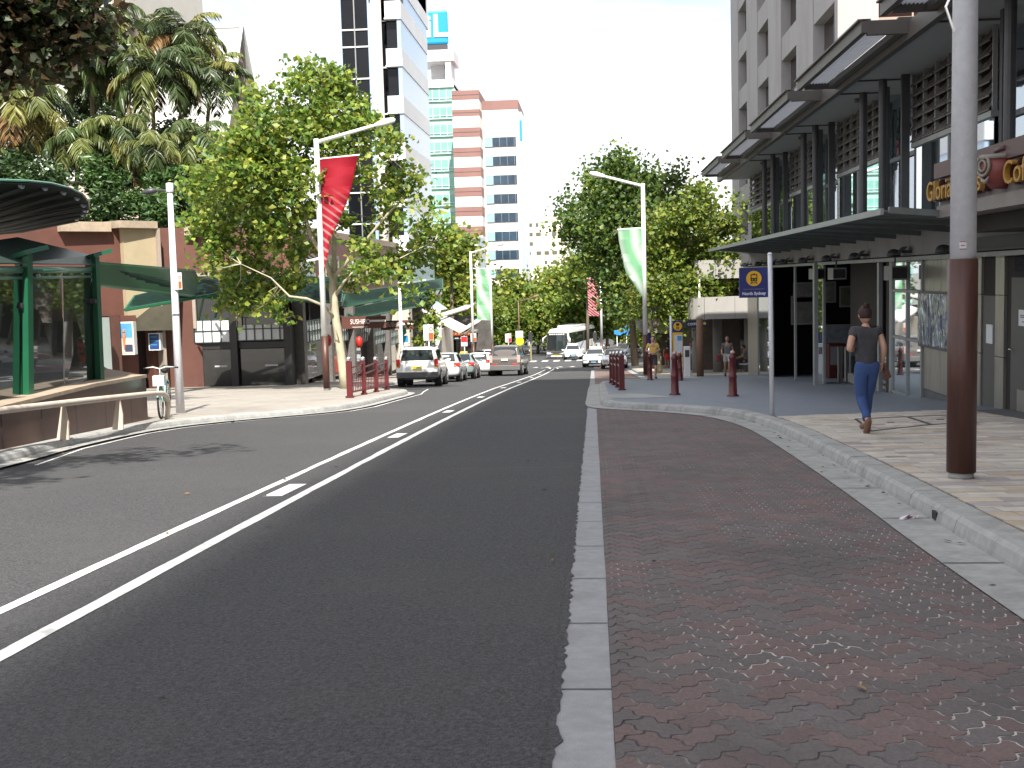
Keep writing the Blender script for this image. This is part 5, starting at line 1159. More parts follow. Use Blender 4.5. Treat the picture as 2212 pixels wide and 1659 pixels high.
MB().tube([(-29.2, 89.4, 10.2), (-29.2, 97, 23.55), (-29.2, 104.6, 10.2)], .16, 6).build('verge', mat('pale verge', (.52, .55, .52), .6), g_); MB().box(-29.55, -29.5, 96.2, 97.8, 16, 20.5).build('gable_recess', mat('brown recess', (.14, .09, .07), .8), g_)
bt = thing('office_tower', 'beige tower with narrow vertical windows high at the upper left', 'building', (-66, 150, gz(150)))
BG = mat('beige precast', (.48, .45, .41), .8, var=.06, scale=.3); MB().box(-90, -57.0, 140, 170, -8, 50).build('wall', BG, bt)
for k in range(8):
    z = 36.2+3.1*k-6.2; MB().box(-64.3, -58.2, 139.93, 140.05, z, z+2.1).build('window', DGLASS, bt); b = MB()
    for i in range(6): b.box(-64.4+i*1.15, -63.95+i*1.15, 139.75, 140.0, z-.3, z+2.4)
    b.build('fin', BG, bt)
# sloping glass roof, white awnings, shops farther down on the left
gr_ = thing('glass_roof', 'sloping blue grey glass roof between the white box and the butterfly awnings', 'roof', (-12, 84, -1))
V = [Vector(P3(*q)) for q in ((905, 648, 84), (928, 640, 88), (966, 668, 92), (930, 674, 84))]; MB().slab(*V, .05).build('glass_sheet', mat('blue grey glazing', (.30, .37, .43), .2, .2, var=.15, scale=1.2), gr_)
b = MB()
for k in range(6): f = k/5; b.tube([V[0]+(V[1]-V[0])*f+Vector((0, 0, .03)), V[3]+(V[2]-V[3])*f+Vector((0, 0, .03))], .03, 5)
b.build('glazing_bar', MULL, gr_)
AW = mat('white awning fabric', (.66, .62, .57), .7, var=.05, scale=1, trans=.15)
def awning(lab, L_, Rr, M0, M1, Y, post):
    t = thing('butterfly_awning', lab, 'awning', at(*post, Y), group='butterfly awnings')
    a0, a1 = at(*L_, Y), at(*Rr, Y-1); m0, m1 = at(*M0, Y-2.2), at(*M1, Y+2.2); d = Vector((.3, 3.2, .35))
    MB().slab(a0, m0, m0+d, a0+d, .08).build('wing', AW, t); MB().slab(m0, a1, a1+d, m0+d, .08).build('wing', AW, t)
    MB().slab(m0+Vector((0, -.05, -.02)), a1+Vector((0, -.05, -.02)), a1+Vector((0, -.02, .28)), m0+Vector((0, -.02, .16)), .06).build('valance', mat('awning edge', (.56, .53, .49), .6), t)
    MB().tube([a0+Vector((0, 0, -.1)), m0+Vector((.4, .3, -.15)), a1+Vector((0, .3, -.1))], .07, 6).build('arm', mat('grey green steel', (.13, .17, .15), .5), t)
    p = at(*post, Y); MB().cyl((p.x, Y, gz(Y)), (p.x, Y, p.z), .11, n=10).build('post', MATS['grey green steel'], t); MB().tube([(p.x, Y, p.z-.6), m0+Vector((.3, .5, -.1))], .06, 6).build('brace', MATS['grey green steel'], t)
awning('nearer white butterfly awning with its wing raised to the right', (910, 668), (1009, 666), (932, 690), (980, 660), 84, (936, 692))
awning('farther white butterfly awning lower and nearer the street', (945, 693), (1032, 695), (993, 718), (1000, 690), 96, (1000, 722))
sh = thing('shop_row', 'shops under a red and black sign band beyond the white awnings', 'shops', (-12.5, 104, gz(104)))
p = at(955, 727, 102); q = at(1026, 717, 102); MB().box(p.x, q.x-.3, 102, 102.4, p.z-.32, p.z+.02).build('black_sign', BLKM, sh); MB().box(p.x+.6, q.x, 101.8, 102.2, q.z-.30, q.z+.05).build('red_sign', mat('dark red sign', (.16, .035, .02), .5), sh)
b = MB(); r = random.Random(12)
for k in range(6): b.box(p.x+.9+k*.3, p.x+1.05+k*.3, 101.76, 101.8, q.z-.2, q.z-.06)
b.build('orange_marks', mat('amber letters', (.5, .2, .03), .5), sh); b = MB()
for k in range(3): b.box(p.x+.65+k*.5, p.x+1.0+k*.5, 101.96, 102, p.z-.24, p.z-.07)
b.build('white_marks', mat('pale decal', (.4, .42, .44), .5), sh)
MB().box(-17, q.x-.5, 103, 103.3, -8, p.z+.6).build('shop_window', SHOPG, sh); MB().box(-17, -9.5, 108, 108.3, -8, -2).build('back_wall', mat('dim shop wall', (.07, .065, .06), .7, var=.6, scale=1.2), sh); MB().box(-17, q.x-.3, 102.2, 108, p.z+.05, p.z+.3).build('roof', STONE, sh)
for x in (-13.1, -11.9, -10.9): MB().box(x-.1, x+.1, 102.2, 102.5, -7, p.z-.3).build('pier', BROWNM, sh)
sw = thing('boundary_wall', 'sunlit cream stone wall running behind the parked cars on the left', 'wall', (-12.3, 90, gz(90)))
MB().box(-12.9, -12.6, 94, 102, -7, -2.6).build('face', mat('stone base cladding', (.5, .45, .38), .8), sw)
for i, (px, Y) in enumerate(((1075, 150), (1110, 148), (1165, 150))):
    p = at(px, 735, Y); t = thing('white_canopy', ['arched white shade canopy behind the brown four wheel drive', 'arched white shade canopy behind the yellow warning sign', 'pale arched shade canopy just left of the coach'][i], 'canopy', (p.x, Y, gz(Y)), group='arched shade canopies')
    n = 8; V = [(p.x-2.2+4.4*k/n, Y, p.z+.9*math.sin(math.pi*k/n)) for k in range(n+1)]; b = MB()
    for a, c in zip(V, V[1:]): b.slab(a, c, (c[0], Y+4, c[2]), (a[0], Y+4, a[2]), .08)
    b.build('cover', AW, t); MB().cyl((p.x-2, Y, gz(Y)), (p.x-2, Y, p.z+.3), .07, n=6).cyl((p.x+2, Y, gz(Y)), (p.x+2, Y, p.z+.3), .07, n=6).build('legs', WHITEM, t)
# ------------------------------------------------------------- street furniture
def cloth(mname, base, stripe, sc_, ang=0, dist=3, hi=.7, lo=.5, fine=None):
    m = mat(mname, base, .6, var=.08, scale=2, trans=.35); t = m.node_tree; b = t.nodes['Principled BSDF']; N = t.nodes.new; K = t.links.new
    src = b.inputs['Base Color'].links[0].from_socket
    w_ = N('ShaderNodeTexWave'); w_.inputs['Scale'].default_value = sc_; w_.inputs['Distortion'].default_value = dist; w_.inputs['Detail'].default_value = 1; w_.inputs['Detail Scale'].default_value = .6
    tc = N('ShaderNodeTexCoord'); mp = N('ShaderNodeMapping'); mp.inputs['Rotation'].default_value = (0, ang, 0); K(tc.outputs['Object'], mp.inputs[0]); K(mp.outputs[0], w_.inputs['Vector'])
    sx = N('ShaderNodeSeparateXYZ'); K(tc.outputs['Object'], sx.inputs[0])
    r = N('ShaderNodeMapRange'); r.inputs['From Min'].default_value = lo; r.inputs['From Max'].default_value = hi; K(w_.outputs[0], r.inputs[0])
    mm = N('ShaderNodeMixRGB'); mm.inputs[2].default_value = (*stripe, 1); K(src, mm.inputs[1])
    if fine:
        f = N('ShaderNodeMapRange'); f.inputs['From Min'].default_value = fine[0]; f.inputs['From Max'].default_value = fine[1]; f.inputs['To Max'].default_value = fine[2] if len(fine) > 2 else 1
        K(sx.outputs[2], f.inputs[0]); mu = N('ShaderNodeMath'); mu.operation = 'MULTIPLY'; K(r.outputs[0], mu.inputs[0]); K(f.outputs[0], mu.inputs[1]); K(mu.outputs[0], mm.inputs[0])
    else: K(r.outputs[0], mm.inputs[0])
    for l in t.nodes:
        if l.type == 'BSDF_TRANSLUCENT': K(mm.outputs[0], l.inputs[0])
    K(mm.outputs[0], b.inputs['Base Color']); return m
def sheet(rows, th=.012):      # rows: list of (left point, right point) from top to bottom
    b = MB(); n = len(rows); vs = []
    for a, c in rows:
        a, c = Vector(a), Vector(c); m = (a+c)/2+Vector((0, .06*(c-a).length*(1 if len(vs) % 2 else -.6), 0)); vs += [a, m, c]
    vs2 = [v+Vector((0, th, 0)) for v in vs]; k = 3*n
    fs = [(i*3+j, i*3+j+1, (i+1)*3+j+1, (i+1)*3+j) for i in range(n-1) for j in range(2)]
    fs += [tuple(k+q for q in f[::-1]) for f in fs]+[(i*3, (i+1)*3, k+(i+1)*3, k+i*3) for i in range(n-1)]+[(i*3+2, k+i*3+2, k+(i+1)*3+2, (i+1)*3+2) for i in range(n-1)]
    return b.add(vs+vs2, fs)
def lamp(label, x, y, side, z0=None, H=8.75, arm=2.75, pole=WHITEM, base=BROWNM, rise=.55, r=.105, bh=1.9, grp='tall street lamps'):
    z = gz(y)+.15 if z0 is None else z0; t = thing('street_lamp', label, 'street lamp', (x, y, z), group=grp)
    MB().cyl((x, y, z+.0), (x, y, z+.06), r*1.0, n=20).build('footing', CONC, t, True); MB().cyl((x, y, z+.06), (x, y, z+bh), r*1.14, n=24).build('base_sleeve', base, t, True)
    MB().tube([(x, y, z+bh), (x, y, z+H*.6), (x, y, z+H)], [r, r*.9, r*.82], 24).build('pole', pole, t, True)
    e = Vector((x+side*arm, y, z+H+rise)); a = Vector((x, y, z+H-.12)); m = a+(e-a)*.72; MB().tube([a, m, e-(e-a)*.2], [.075, .06, .05], 10).build('arm', pole, t, True)
    d = (e-a).normalized(); hd = MB().tube([e-d*.75, e-d*.55, e-d*.25, e, e+d*.05], [.05, .10, .13, .09, .02], 10).build('lamp_head', pole, t, True)
    MB().tube([e-d*.55+Vector((0, 0, -.05)), e-d*.1+Vector((0, 0, -.05))], .07, 8).build('lens', mat('lamp lens', (.5, .5, .48), .2), hd, True)
    return t, z
# near right lamp, brown sleeve and grey pole
t, z = lamp('big brown based lamp post with a grey metal upper pole in the right foreground', 3.17, 10.0, -1, pole=STEELG, r=.107)
REDB = cloth('red banner cloth', (.42, .012, .03), (.62, .36, .36), 1.35, R(52), 3.2, .92, .62, (-.5, -1.7, .75))
def tri_banner(x, y, z, sgn=1):
    rows = []
    for k in range(14):
        f = k/13; wd = 1.35*max(0, 1-f*1.45)**.9+.22*min(1, f*3)*(1-f*.15); off = .12+(.0 if f < .75 else -(f-.75)*1.0); tw = math.sin(f*3.4)*.14
        rows.append(((x+sgn*off, y-.02-tw*.2, z-f*4.1), (x+sgn*(off+wd), y-.05+tw, z-f*4.1+(.06*(1-f)))))
    return sheet(rows)
b_ = thing('banner', 'red banner tail twisting down beside the big brown based lamp post', 'banner', (3.0, 10, 6.4), group='red street banners')
rows = [((3.02-.06-.3*(1-f), 10-.03, 4.9+1.9*(1-f)), (3.02-.02, 10.02+.05*f, 4.9-.05+1.9*(1-f)-1.12*(f > .5)*(f-.5)*2)) for f in [k/8 for k in range(9)]]
sheet(rows).build('cloth', REDB, b_); MB().cyl((3.1, 10, 6.8), (2.2, 10, 6.85), .02).build('banner_arm', STEELG, b_); MB().tube([(3.05, 9.92, 3.7), (2.98, 9.9, 3.55), (3.05, 9.9, 3.35)], .012, 5).build('tie', CHROME, b_)
for lab, px, py, w_, h_, m in (('white rectangular sticker on the grey part of the near lamp post', 2080, 530, .055, .06, 'white notice'), ('yellow sticker on the right side of the near lamp post', 2094, 515, .04, .11, 'sticker yellow')):
    mat('sticker yellow', (.55, .36, .03), .5); p = at(px, py, 9.893 if m != 'sticker yellow' else 9.93); o = MB().box(p.x-w_/2, p.x+w_/2, p.y-.004, p.y+.004, p.z-h_/2, p.z+h_/2).build('sticker', MATS[m]); tag(o, lab, 'sticker')
    if m == 'white notice':
        e = MB()
        for q in (-1, 1): e.box(p.x-w_/2, p.x+w_/2, p.y-.0055, p.y-.0042, p.z+q*h_/2-.003, p.z+q*h_/2+.003)
        e.box(p.x-w_*.3, p.x+w_*.3, p.y-.0055, p.y-.0042, p.z-.004, p.z+.004).build('red_edge', mat('sticker red', (.4, .05, .05), .5), o)
g = gnd(706, 842, .15); lamp('white lamp post with a brown base carrying the red triangular banner', g.x, g.y, 1); z = g.z
t = thing('banner', 'red triangular banner hanging from the white lamp post by the plane tree', 'banner', (g.x, g.y, z+7.6), group='red street banners')
tri_banner(g.x-.02, g.y, z+8.05).build('cloth', REDB, t, True); MB().cyl((g.x, g.y, z+8.05), (g.x+1.5, g.y, z+8.15), .03).build('banner_arm', WHITEM, t); MB().tube([(g.x-.5, g.y-.06, z+4.55), (g.x-.05, g.y-.05, z+4.62)], [.03, .05], 6).build('lower_arm', WHITEM, t)
GRB = cloth('green banner cloth', (.24, .52, .30), (.62, .72, .64), .35, R(35), 14, 1.0, .2)
t, z = lamp('white lamp post with a brown base carrying the pale green banner, right footpath', 2.4, 52.3, -1, arm=2.35)
b_ = thing('banner', 'pale green tapering banner on the white lamp post of the right footpath', 'banner', (2.3, 52.3, z+7.6), group='green street banners')
P_ = lambda a, c, Y: at(a, c, Y)
R_ = [((1334, 497), (1386, 494)), ((1337, 520), (1387, 520)), ((1342, 545), (1387, 545)), ((1347, 568), (1388, 570)), ((1352, 590), (1388, 592)), ((1366, 610), (1389, 612)), ((1378, 628), (1391, 632)), ((1386, 640), (1391, 645))]
sheet([(P_(*a, 52.25), P_(*c, 52.25)) for a, c in R_]).build('cloth', GRB, b_, True); MB().cyl(P_(1333, 496, 52.3), P_(1392, 492, 52.3), .03).build('banner_arm', WHITEM, b_)
YL = 84; X_ = at(1021, 700, YL).x; lamp('far white lamp post left of the narrow green banner', X_, YL, 1, arm=2.5)
X2 = at(1062, 700, YL).x; t, z = lamp('slender white lamp post right of the narrow green banner', X2, YL, -1, H=7.0, arm=.35, rise=0, r=.085)
b_ = thing('banner', 'narrow green and white banner between two far white posts', 'banner', at(1045, 585, YL), group='green street banners')
sheet([(P_(1028+k*.4, 581+k*15.7, YL-.1), P_(1057+k*.2, 581+k*15.9, YL-.1)) for k in range(8)]).build('cloth', GRB, b_); MB().cyl(P_(1022, 580, YL), P_(1058, 580, YL), .03).build('banner_arm', WHITEM, b_)
YR = 104; XR = at(1299, 700, YR).x; lamp('grey lamp post with a brown base and long red banner standing beyond the taxis', XR, YR, -1, z0=gz(YR), H=8.4, arm=.2, rise=0, pole=STEELG, r=.12)
b_ = thing('banner', 'long red banner with a white feather pattern beyond the white taxis', 'banner', at(1280, 605, YR), group='red street banners')
sheet([(P_(1268+k*.5, 601+k*11.6, YR-.1), P_(1290+k*.7, 600+k*11.9, YR-.1)) for k in range(8)]).build('cloth', cloth('far red banner cloth', (.42, .02, .035), (.55, .42, .42), 1.6, R(50), 2, .7, .5), b_); MB().cyl(P_(1267, 601, YR), P_(1298, 600, YR), .03).build('banner_arm', STEELG, b_)
YB = 122; XB = at(1121, 700, YB).x; lamp('thin brown lamp post beyond the four wheel drive', XB, YB, 1, z0=gz(YB), H=6.3, arm=2.2, rise=.5, pole=mat('rust brown steel', (.16, .09, .06), .6), r=.075, grp='small street lamps')
# grey pole on the left with dark side lamp and parking sign
g = gnd(390, 893, .13); p1 = at(366, 395, g.y); t = thing('light_pole', 'leaning grey pole with a dark side lamp standing by the pale bicycle', 'pole', g)
T = Vector((g.x+(p1.x-g.x)*1.0, g.y, p1.z)); MB().tube([g, g.lerp(T, .45), g.lerp(T, .97)], [.095, .078, .055], 16).build('pole', STEELG, t, True)
MB().tube([g.lerp(T, .96), g.lerp(T, .962), g.lerp(T, .998), T], [.075, .08, .075, .04], 14).build('cap', STEELG, t, True)
c = at(366, 412, g.y); MB().tube([c, c+Vector((-.32, 0, .02))], .022, 6).build('arm', DARKS, t); MB().tube([c+Vector((-.3, 0, .02)), c+Vector((-.45, 0, .0)), c+Vector((-.62, 0, -.03))], [.05, .075, .02], 8).build('lamp_head', DARKS, t, True)
MB().tube([g.lerp(T, .43), g.lerp(T, .437)], .088, 12).build('band', CHROME, t)
RS = mat('sign orange', (.42, .09, .02), .5); RD = mat('sign red', (.5, .02, .025), .5)
def psign(lab, px, py, w_, h_, Y, pole=True, col=RS, ztop=None, half=True):
    p = at(px, py, Y); t = thing('parking_sign', lab, 'sign', (p.x, Y, gz(Y)+.14 if pole else p.z-h_/2), group='parking signs')
    f = MB().box(p.x-w_/2, p.x+w_/2, Y-.075, Y-.06, p.z-h_/2, p.z+h_/2).build('plate', mat('sign white', (.7, .7, .68), .5), t)
    if half: MB().box(p.x+.01, p.x+w_/2-.01, Y-.081, Y-.076, p.z-h_/2+.02, p.z-h_*.02).build('coloured_half', col, f); MB().ring((p.x+w_*.25, Y-.079, p.z+h_*.22), (0, 1, 0), w_*.16, w_*.04, 16, 5).build('ring', col, f)
    else: MB().box(p.x-w_/2+.01, p.x+w_/2-.01, Y-.081, Y-.076, p.z-h_*.1, p.z+h_/2-.02).build('coloured_half', col, f)
    if pole: MB().cyl((p.x, Y, gz(Y)+.1), (p.x, Y, p.z+h_/2+.03), .035, n=8).build('pole', STEELG, t, True)
psign('white and orange parking sign strapped to the leaning grey pole', 387, 607, .17, .36, g.y-.02, False)
psign('tall white and orange parking sign above the silver parked car', 926, 718, .5, .78, 56)
psign('red and white parking sign above the small white hatchback', 1003, 737, .42, .66, 76, col=RD, half=False)
psign('white and orange parking sign right of the black shop sign', 1023, 729, .42, .6, 84)
psign('small white and red sign behind the brown four wheel drive', 1098, 730, .6, .85, 112, col=RD)
t = thing('warning_sign', 'round yellow sign below a white plate behind the four wheel drive', 'sign', (at(1121, 740, 100).x, 100, gz(100))); p = at(1123, 737, 100)
MB().cyl((p.x, 99.9, p.z), (p.x, 99.93, p.z), .36, n=24).build('yellow_disc', mat('fluorescent yellow', (.72, .74, .02), .5), t); q = at(1122, 722, 100); MB().box(q.x-.33, q.x+.33, 99.9, 99.93, q.z-.3, q.z+.3).build('white_plate', MATS['sign white'], t); MB().cyl((p.x, 100, gz(100)), (p.x, 100, q.z+.3), .04, n=8).build('pole', STEELG, t)
Y = 62; p = at(873, 735, Y); t = thing('info_pillar', 'white pillar with a teal and blue top behind the white parked car', 'sign', (p.x, Y, gz(Y))); w_ = .19
MB().box(p.x-w_, p.x+w_, Y, Y+.12, gz(Y)+.1, p.z-.1).build('body', MATS['sign white'], t); MB().box(p.x-w_, p.x+w_, Y-.01, Y+.13, p.z-.1, p.z+.25).build('blue_band', mat('sign cyan', (.01, .26, .5), .4), t); MB().lathe([(.02, 0), (.2, .15), (.16, .4), (.0, .6)], 8, (p.x-.05, Y+.05, p.z+.25)).build('teal_top', mat('teal', (.01, .16, .12), .5), t)
p = gnd(866, 800, .1); X = at(864, 650, 57).x; MBp = MB().cyl((X, 57, gz(57)+.1), (X, 57, at(864, 608, 57).z), .085, .07, 14); tag(MBp.build('white_pole', WHITEM, None, True), 'plain white pole rising behind the white parked car', 'pole')
# red railings and bollards
def railing(lab, p0, p1, nposts, big=True):
    a, c = Vector(p0), Vector(p1); t = thing('safety_railing', lab, 'railing', a, group='maroon safety railings'); d = (c-a).normalized(); n = d.cross(Vector((0, 0, 1)))
    for k in range(nposts):
        q = a+(c-a)*(k/(nposts-1)); h = 1.0; w_ = .075 if k == 0 else .06
        m = Matrix((d, n, Vector((0, 0, 1)))).transposed().to_4x4(); m.translation = Vector((q.x, q.y, gz(q.y)+.15))
        po = MB().box(-w_, w_, -w_, w_, 0, h, m).box(-w_*1.5, w_*1.5, -w_*1.5, w_*1.5, 0, .04, m).build('post', MAROON, t); MB().lathe([(.03, h), (.065, h+.03), (.06, h+.1), (.02, h+.13)], 10, (q.x, q.y, gz(q.y)+.15)).build('finial', CHROME, po, True)
    b = MB()
    for k in range(nposts-1):
        q0 = a+(c-a)*(k/(nposts-1)); q1 = a+(c-a)*((k+1)/(nposts-1)); z0, z1 = gz(q0.y)+.15, gz(q1.y)+.15
        b.tube([(q0.x, q0.y, z0+.80), (q1.x, q1.y, z1+.92)], .026, 6).tube([(q0.x, q0.y, z0+.6), (q1.x, q1.y, z1+.72)], .026, 6).tube([(q0.x, q0.y, z0+.14), (q1.x, q1.y, z1+.14)], .026, 6)
        for j in range(1, 8): f = j/8; q = q0+(q1-q0)*f; b.cyl((q.x, q.y, z0+(z1-z0)*f+.14), (q.x, q.y, z0+(z1-z0)*f+.6+.12*f), .013, n=5)
    b.build('bars', MAROON, t)
railing('maroon railing on the left kerb corner beside the plane tree', (-6.75, 30.9, 0), (-7.05, 38.2, 0), 4)
railing('maroon railing seen end on at the tip of the right kerb island', (.80, 32.4, 0), (.62, 40.5, 0), 4)
prof = [(.14, 0), (.14, .03), (.10, .05), (.09, .42), (.097, .45), (.097, .48), (.085, .5), (.07, .86), (.085, .88), (.085, .93), (.07, .95), (.05, 1.0), (.03, 1.03)]
bl = None
for lab, px, py in (('maroon bollard in front of the bus stop totem, left of the station sign', 1458, 853), ('maroon bollard nearest the station entrance under the train sign', 1583, 856), ('maroon bollard beside the man in the yellow shirt', 1404, 821), ('maroon bollard half hidden behind the bus stop bollard', 1469, 822)):
    g = gnd(px, py, .15)
    if bl is None:
        bl = thing('bollard', lab, 'bollard', g, group='maroon bollards'); MB().lathe(prof, 18, g).build('shaft', MAROON, bl, True); MB().lathe([(.045, 1.0), (.06, 1.02), (.045, 1.06), (.0, 1.075)], 12, g).build('cap', mat('pale cap', (.45, .30, .30), .4), bl, True)
    else: dup(bl, g, label=lab)
# train station sign on a pole
NAVY = mat('sign navy', (.012, .018, .13), .5, var=.06); SGY = mat('sign amber', (.66, .36, .01), .5, var=.05)
g = gnd(1668, 898, .15); t = thing('sign_pole', 'slim galvanised pole standing at the edge of the slate paving', 'pole', g); zt = at(1665, 551, g.y).z
MB().cyl(g, (g.x-.02, g.y, zt), .038, n=12).build('pole', STEELG, t, True); MB().lathe([(.04, 0), (.042, .02), (.02, .045)], 10, (g.x-.02, g.y, zt)).build('cap', STEELG, t)
Y = g.y+.06; a, c = at(1597, 579, Y), at(1660, 642, Y); t = thing('station_sign', 'navy railway station sign with a yellow train symbol beside the slim pole', 'sign', ((a.x+c.x)/2, Y, c.z)); xm, zm = (a.x+c.x)/2, a.z-(a.z-c.z)*.36; W_ = c.x-a.x
MB().box(a.x, c.x, Y, Y+.06, c.z, a.z).build('board', NAVY, t); rr = W_*.265; MB().cyl((xm, Y-.004, zm), (xm, Y-.001, zm), rr, n=36).build('yellow_disc', SGY, t)
u = rr*.11; tb = MB(); K_ = lambda x0, x1, z0, z1: tb.box(xm+x0*u, xm+x1*u, Y-.008, Y-.0045, zm+z0*u, zm+z1*u)
K_(-3.6, 3.6, 4.2, 5.2); K_(-3.9, -2.9, -2.8, 4.6); K_(2.9, 3.9, -2.8, 4.6); K_(-3.6, 3.6, -3.2, .6); K_(-1.2, 1.2, 4.9, 5.9)
tb.slab((xm-2.2*u, Y-.008, zm-3.2*u), (xm-1.2*u, Y-.008, zm-3.2*u), (xm-3.6*u, Y-.008, zm-6.4*u), (xm-4.6*u, Y-.008, zm-6.4*u), -.004).slab((xm+1.2*u, Y-.008, zm-3.2*u), (xm+2.2*u, Y-.008, zm-3.2*u), (xm+4.6*u, Y-.008, zm-6.4*u), (xm+3.6*u, Y-.008, zm-6.4*u), -.004); K_(-3.4, 3.4, -5.6, -5)
sy = tb.build('train_symbol', BLKM, t); hl = MB()
for s in (-1.9, 1.9): hl.cyl((xm+s*u, Y-.0095, zm-1.6*u), (xm+s*u, Y-.0085, zm-1.6*u), .75*u, n=10)
hl.build('headlights', SGY, sy)
MB().box(xm-W_*.37, xm+W_*.37, Y-.004, Y-.001, zm-rr*1.42, zm-rr*1.39).build('rule', mat('rule', (.4, .3, .35), .5), t); text_mesh('North Sydney', W_*.143, frame((xm, Y-.004, c.z+(a.z-c.z)*.135), (1, 0, 0), (0, 0, 1)), .002, 'lettering', mat('letter pale', (.5, .52, .62), .5), t, bold=.003)
MB().box(c.x, g.x, Y+.01, Y+.04, a.z-.1, a.z-.07).box(c.x, g.x, Y+.01, Y+.04, c.z+.07, c.z+.1).build('clamp', STEELG, t)
# bus stop totem
Y = 44.5; a, c = at(1453, 693, Y), at(1477, 812, Y); zb = gz(Y)+.15; t = thing('bus_stop_totem', 'blue and yellow bus stop totem with timetable panels behind the bollards', 'sign', ((a.x+c.x)/2, Y, zb)); x0, x1 = a.x, c.x-.02; xm = (x0+x1)/2; H_ = a.z-zb
MB().box(x0, x1, Y, Y+.16, zb, zb+.28).build('plinth', NAVY, t); MB().box(x0, x1, Y, Y+.16, zb+.28, a.z-H_*.20).build('panel', SGY, t); MB().box(x0, x1, Y, Y+.16, a.z-H_*.20, a.z).build('head', NAVY, t)
MB().cyl((xm, Y-.02, a.z-H_*.095), (xm, Y-.005, a.z-H_*.095), .17, n=24).build('yellow_disc', SGY, t); text_mesh('D', .15, frame((xm, Y-.024, a.z-H_*.095-.075), (1, 0, 0), (0, 0, 1)), .003, 'letter', BLKM, t, bold=.006)
MB().box(xm-.06, xm+.06, Y-.026, Y-.021, a.z-H_*.095+.02, a.z-H_*.095+.12).build('bus_symbol', BLKM, t)
for k, (f0, f1, m) in enumerate(((.24, .56, mat('timetable', (.52, .54, .56), .4, var=.12, scale=9)), (.59, .70, mat('route map', (.50, .56, .53), .4, var=.15, scale=9)), (.73, .93, mat('sign white', (.7, .7, .68), .5)))):
    o = MB().box(x0+.05, x1-.02, Y-.012, Y-.002, a.z-H_*f1, a.z-H_*f0).build('sheet', m, t)
    if k == 2: MB().ring((xm, Y-.014, a.z-H_*.80), (0, 1, 0), .08, .022, 18, 5).build('round_logo', mat('teal ring', (.02, .22, .22), .5), o)
    if k == 1: MB().box(x0+.05, x1-.02, Y-.015, Y-.013, a.z-H_*.615, a.z-H_*.595).build('green_strip', mat('green strip', (.03, .2, .1), .5), o)
    if k == 0: MB().box(xm-.02, x1-.04, Y-.015, Y-.013, a.z-H_*.34, a.z-H_*.26).build('blue_map', mat('print blue', (.07, .25, .46), .4), o)
X = at(1450, 760, 43).x; tag(MB().cyl((X-.03, 42.6, gz(42.6)+.15), (X-.03, 42.6, at(1447, 682, 42.6).z), .045, n=10).build('grey_pole', STEELG, None, True), 'plain grey pole immediately left of the bus stop totem', 'pole')
X = at(1512, 760, 49).x; tag(MB().cyl((X, 49, gz(49)+.15), (X, 49, at(1512, 688, 49).z), .15, .14, 14).build('brown_post', mat('weathered timber post', (.17, .095, .06), .8, var=.2), None, True), 'round brown post standing between the totem and the station', 'post')
Y = 50; p = at(1505, 700, Y); t = thing('hanging_sign', 'dark blue hanging sign with small white letters right of the bus stop totem', 'sign', (p.x, Y, p.z)); MB().box(p.x-.48, p.x+.46, Y, Y+.12, p.z-.16, p.z+.17).build('board', mat('sign dark navy', (.012, .016, .05), .4), t); text_mesh('com.au', .22, frame((p.x-.08, Y-.01, p.z+.02), (1, 0, 0), (0, 0, 1)), .004, 'lettering', mat('sign white', (.7, .7, .68), .5), t); MB().cyl((p.x+.34, Y-.01, p.z+.02), (p.x+.34, Y-.002, p.z+.02), .06, n=10).build('amber_spot', SGY, t); MB().cyl((p.x, Y+.06, p.z+.17), (p.x, Y+.06, -.7), .02, n=6).build('hanger', DARKS, t)
Y = 49.5; p = at(1484, 780, Y); t = thing('parking_meter', 'grey metal cabinet to the right of the bus stop totem', 'cabinet', (p.x, Y, gz(Y))); MB().box(p.x-.14, p.x+.14, Y-.12, Y+.12, gz(Y)+.1, gz(Y)+1.45).build('body', STEELG, t, bevel=.02); MB().box(p.x-.09, p.x+.09, Y-.14, Y-.125, gz(Y)+1.0, gz(Y)+1.3).build('screen', DARKS, t)
t = thing('blue_totem', 'tall narrow dark blue sign pillar behind the man in the yellow shirt', 'sign', (at(1401, 760, 56).x, 56, gz(56))); x = at(1401, 760, 56).x; MB().box(x-.14, x+.14, 56, 56.2, gz(56)+.1, gz(56)+2.2).build('body', NAVY, t); MB().cyl((x, 55.99, gz(56)+1.4), (x, 55.98, gz(56)+1.4), .09, n=14).build('pale_spot', MATS['letter pale'], t)
# blue flag sign and far bits by the corner
Y = 120; p = at(1345, 715, Y); t = thing('blue_sign', 'irregular bright blue sign on poles beyond the taxis', 'sign', (p.x, Y, gz(Y))); MB().prism([(-.9, -.3), (-.3, -.45), (.1, -.2), (.5, -.5), (.7, .2), (.45, .6), (.1, .3), (-.3, .15), (-.9, .1)], 0, .08, frame((p.x, Y, p.z), (1, 0, 0), (0, 0, 1))).build('board', mat('bright blue', (.03, .22, .6), .4), t)
for dx in (-.6, .4): MB().cyl((p.x+dx, Y+.1, gz(Y)), (p.x+dx, Y+.1, p.z), .05, n=6).build('pole', WHITEM, t)
for lab, px, Y in (('dark traffic light on the kerb behind the coach', 1285, 118), ('dark traffic light far left of the coach', 1146, 116)):
    p = at(px, 728, Y); t = thing('traffic_light', lab, 'traffic light', (p.x, Y, gz(Y)), group='traffic lights'); MB().cyl((p.x, Y, gz(Y)), (p.x, Y, p.z+.6), .07, n=8).build('pole', mat('yellow grey pole', (.30, .26, .12), .5), t); MB().box(p.x-.2, p.x+.2, Y-.25, Y-.05, p.z-.45, p.z+.5).build('housing', BLACKR, t)
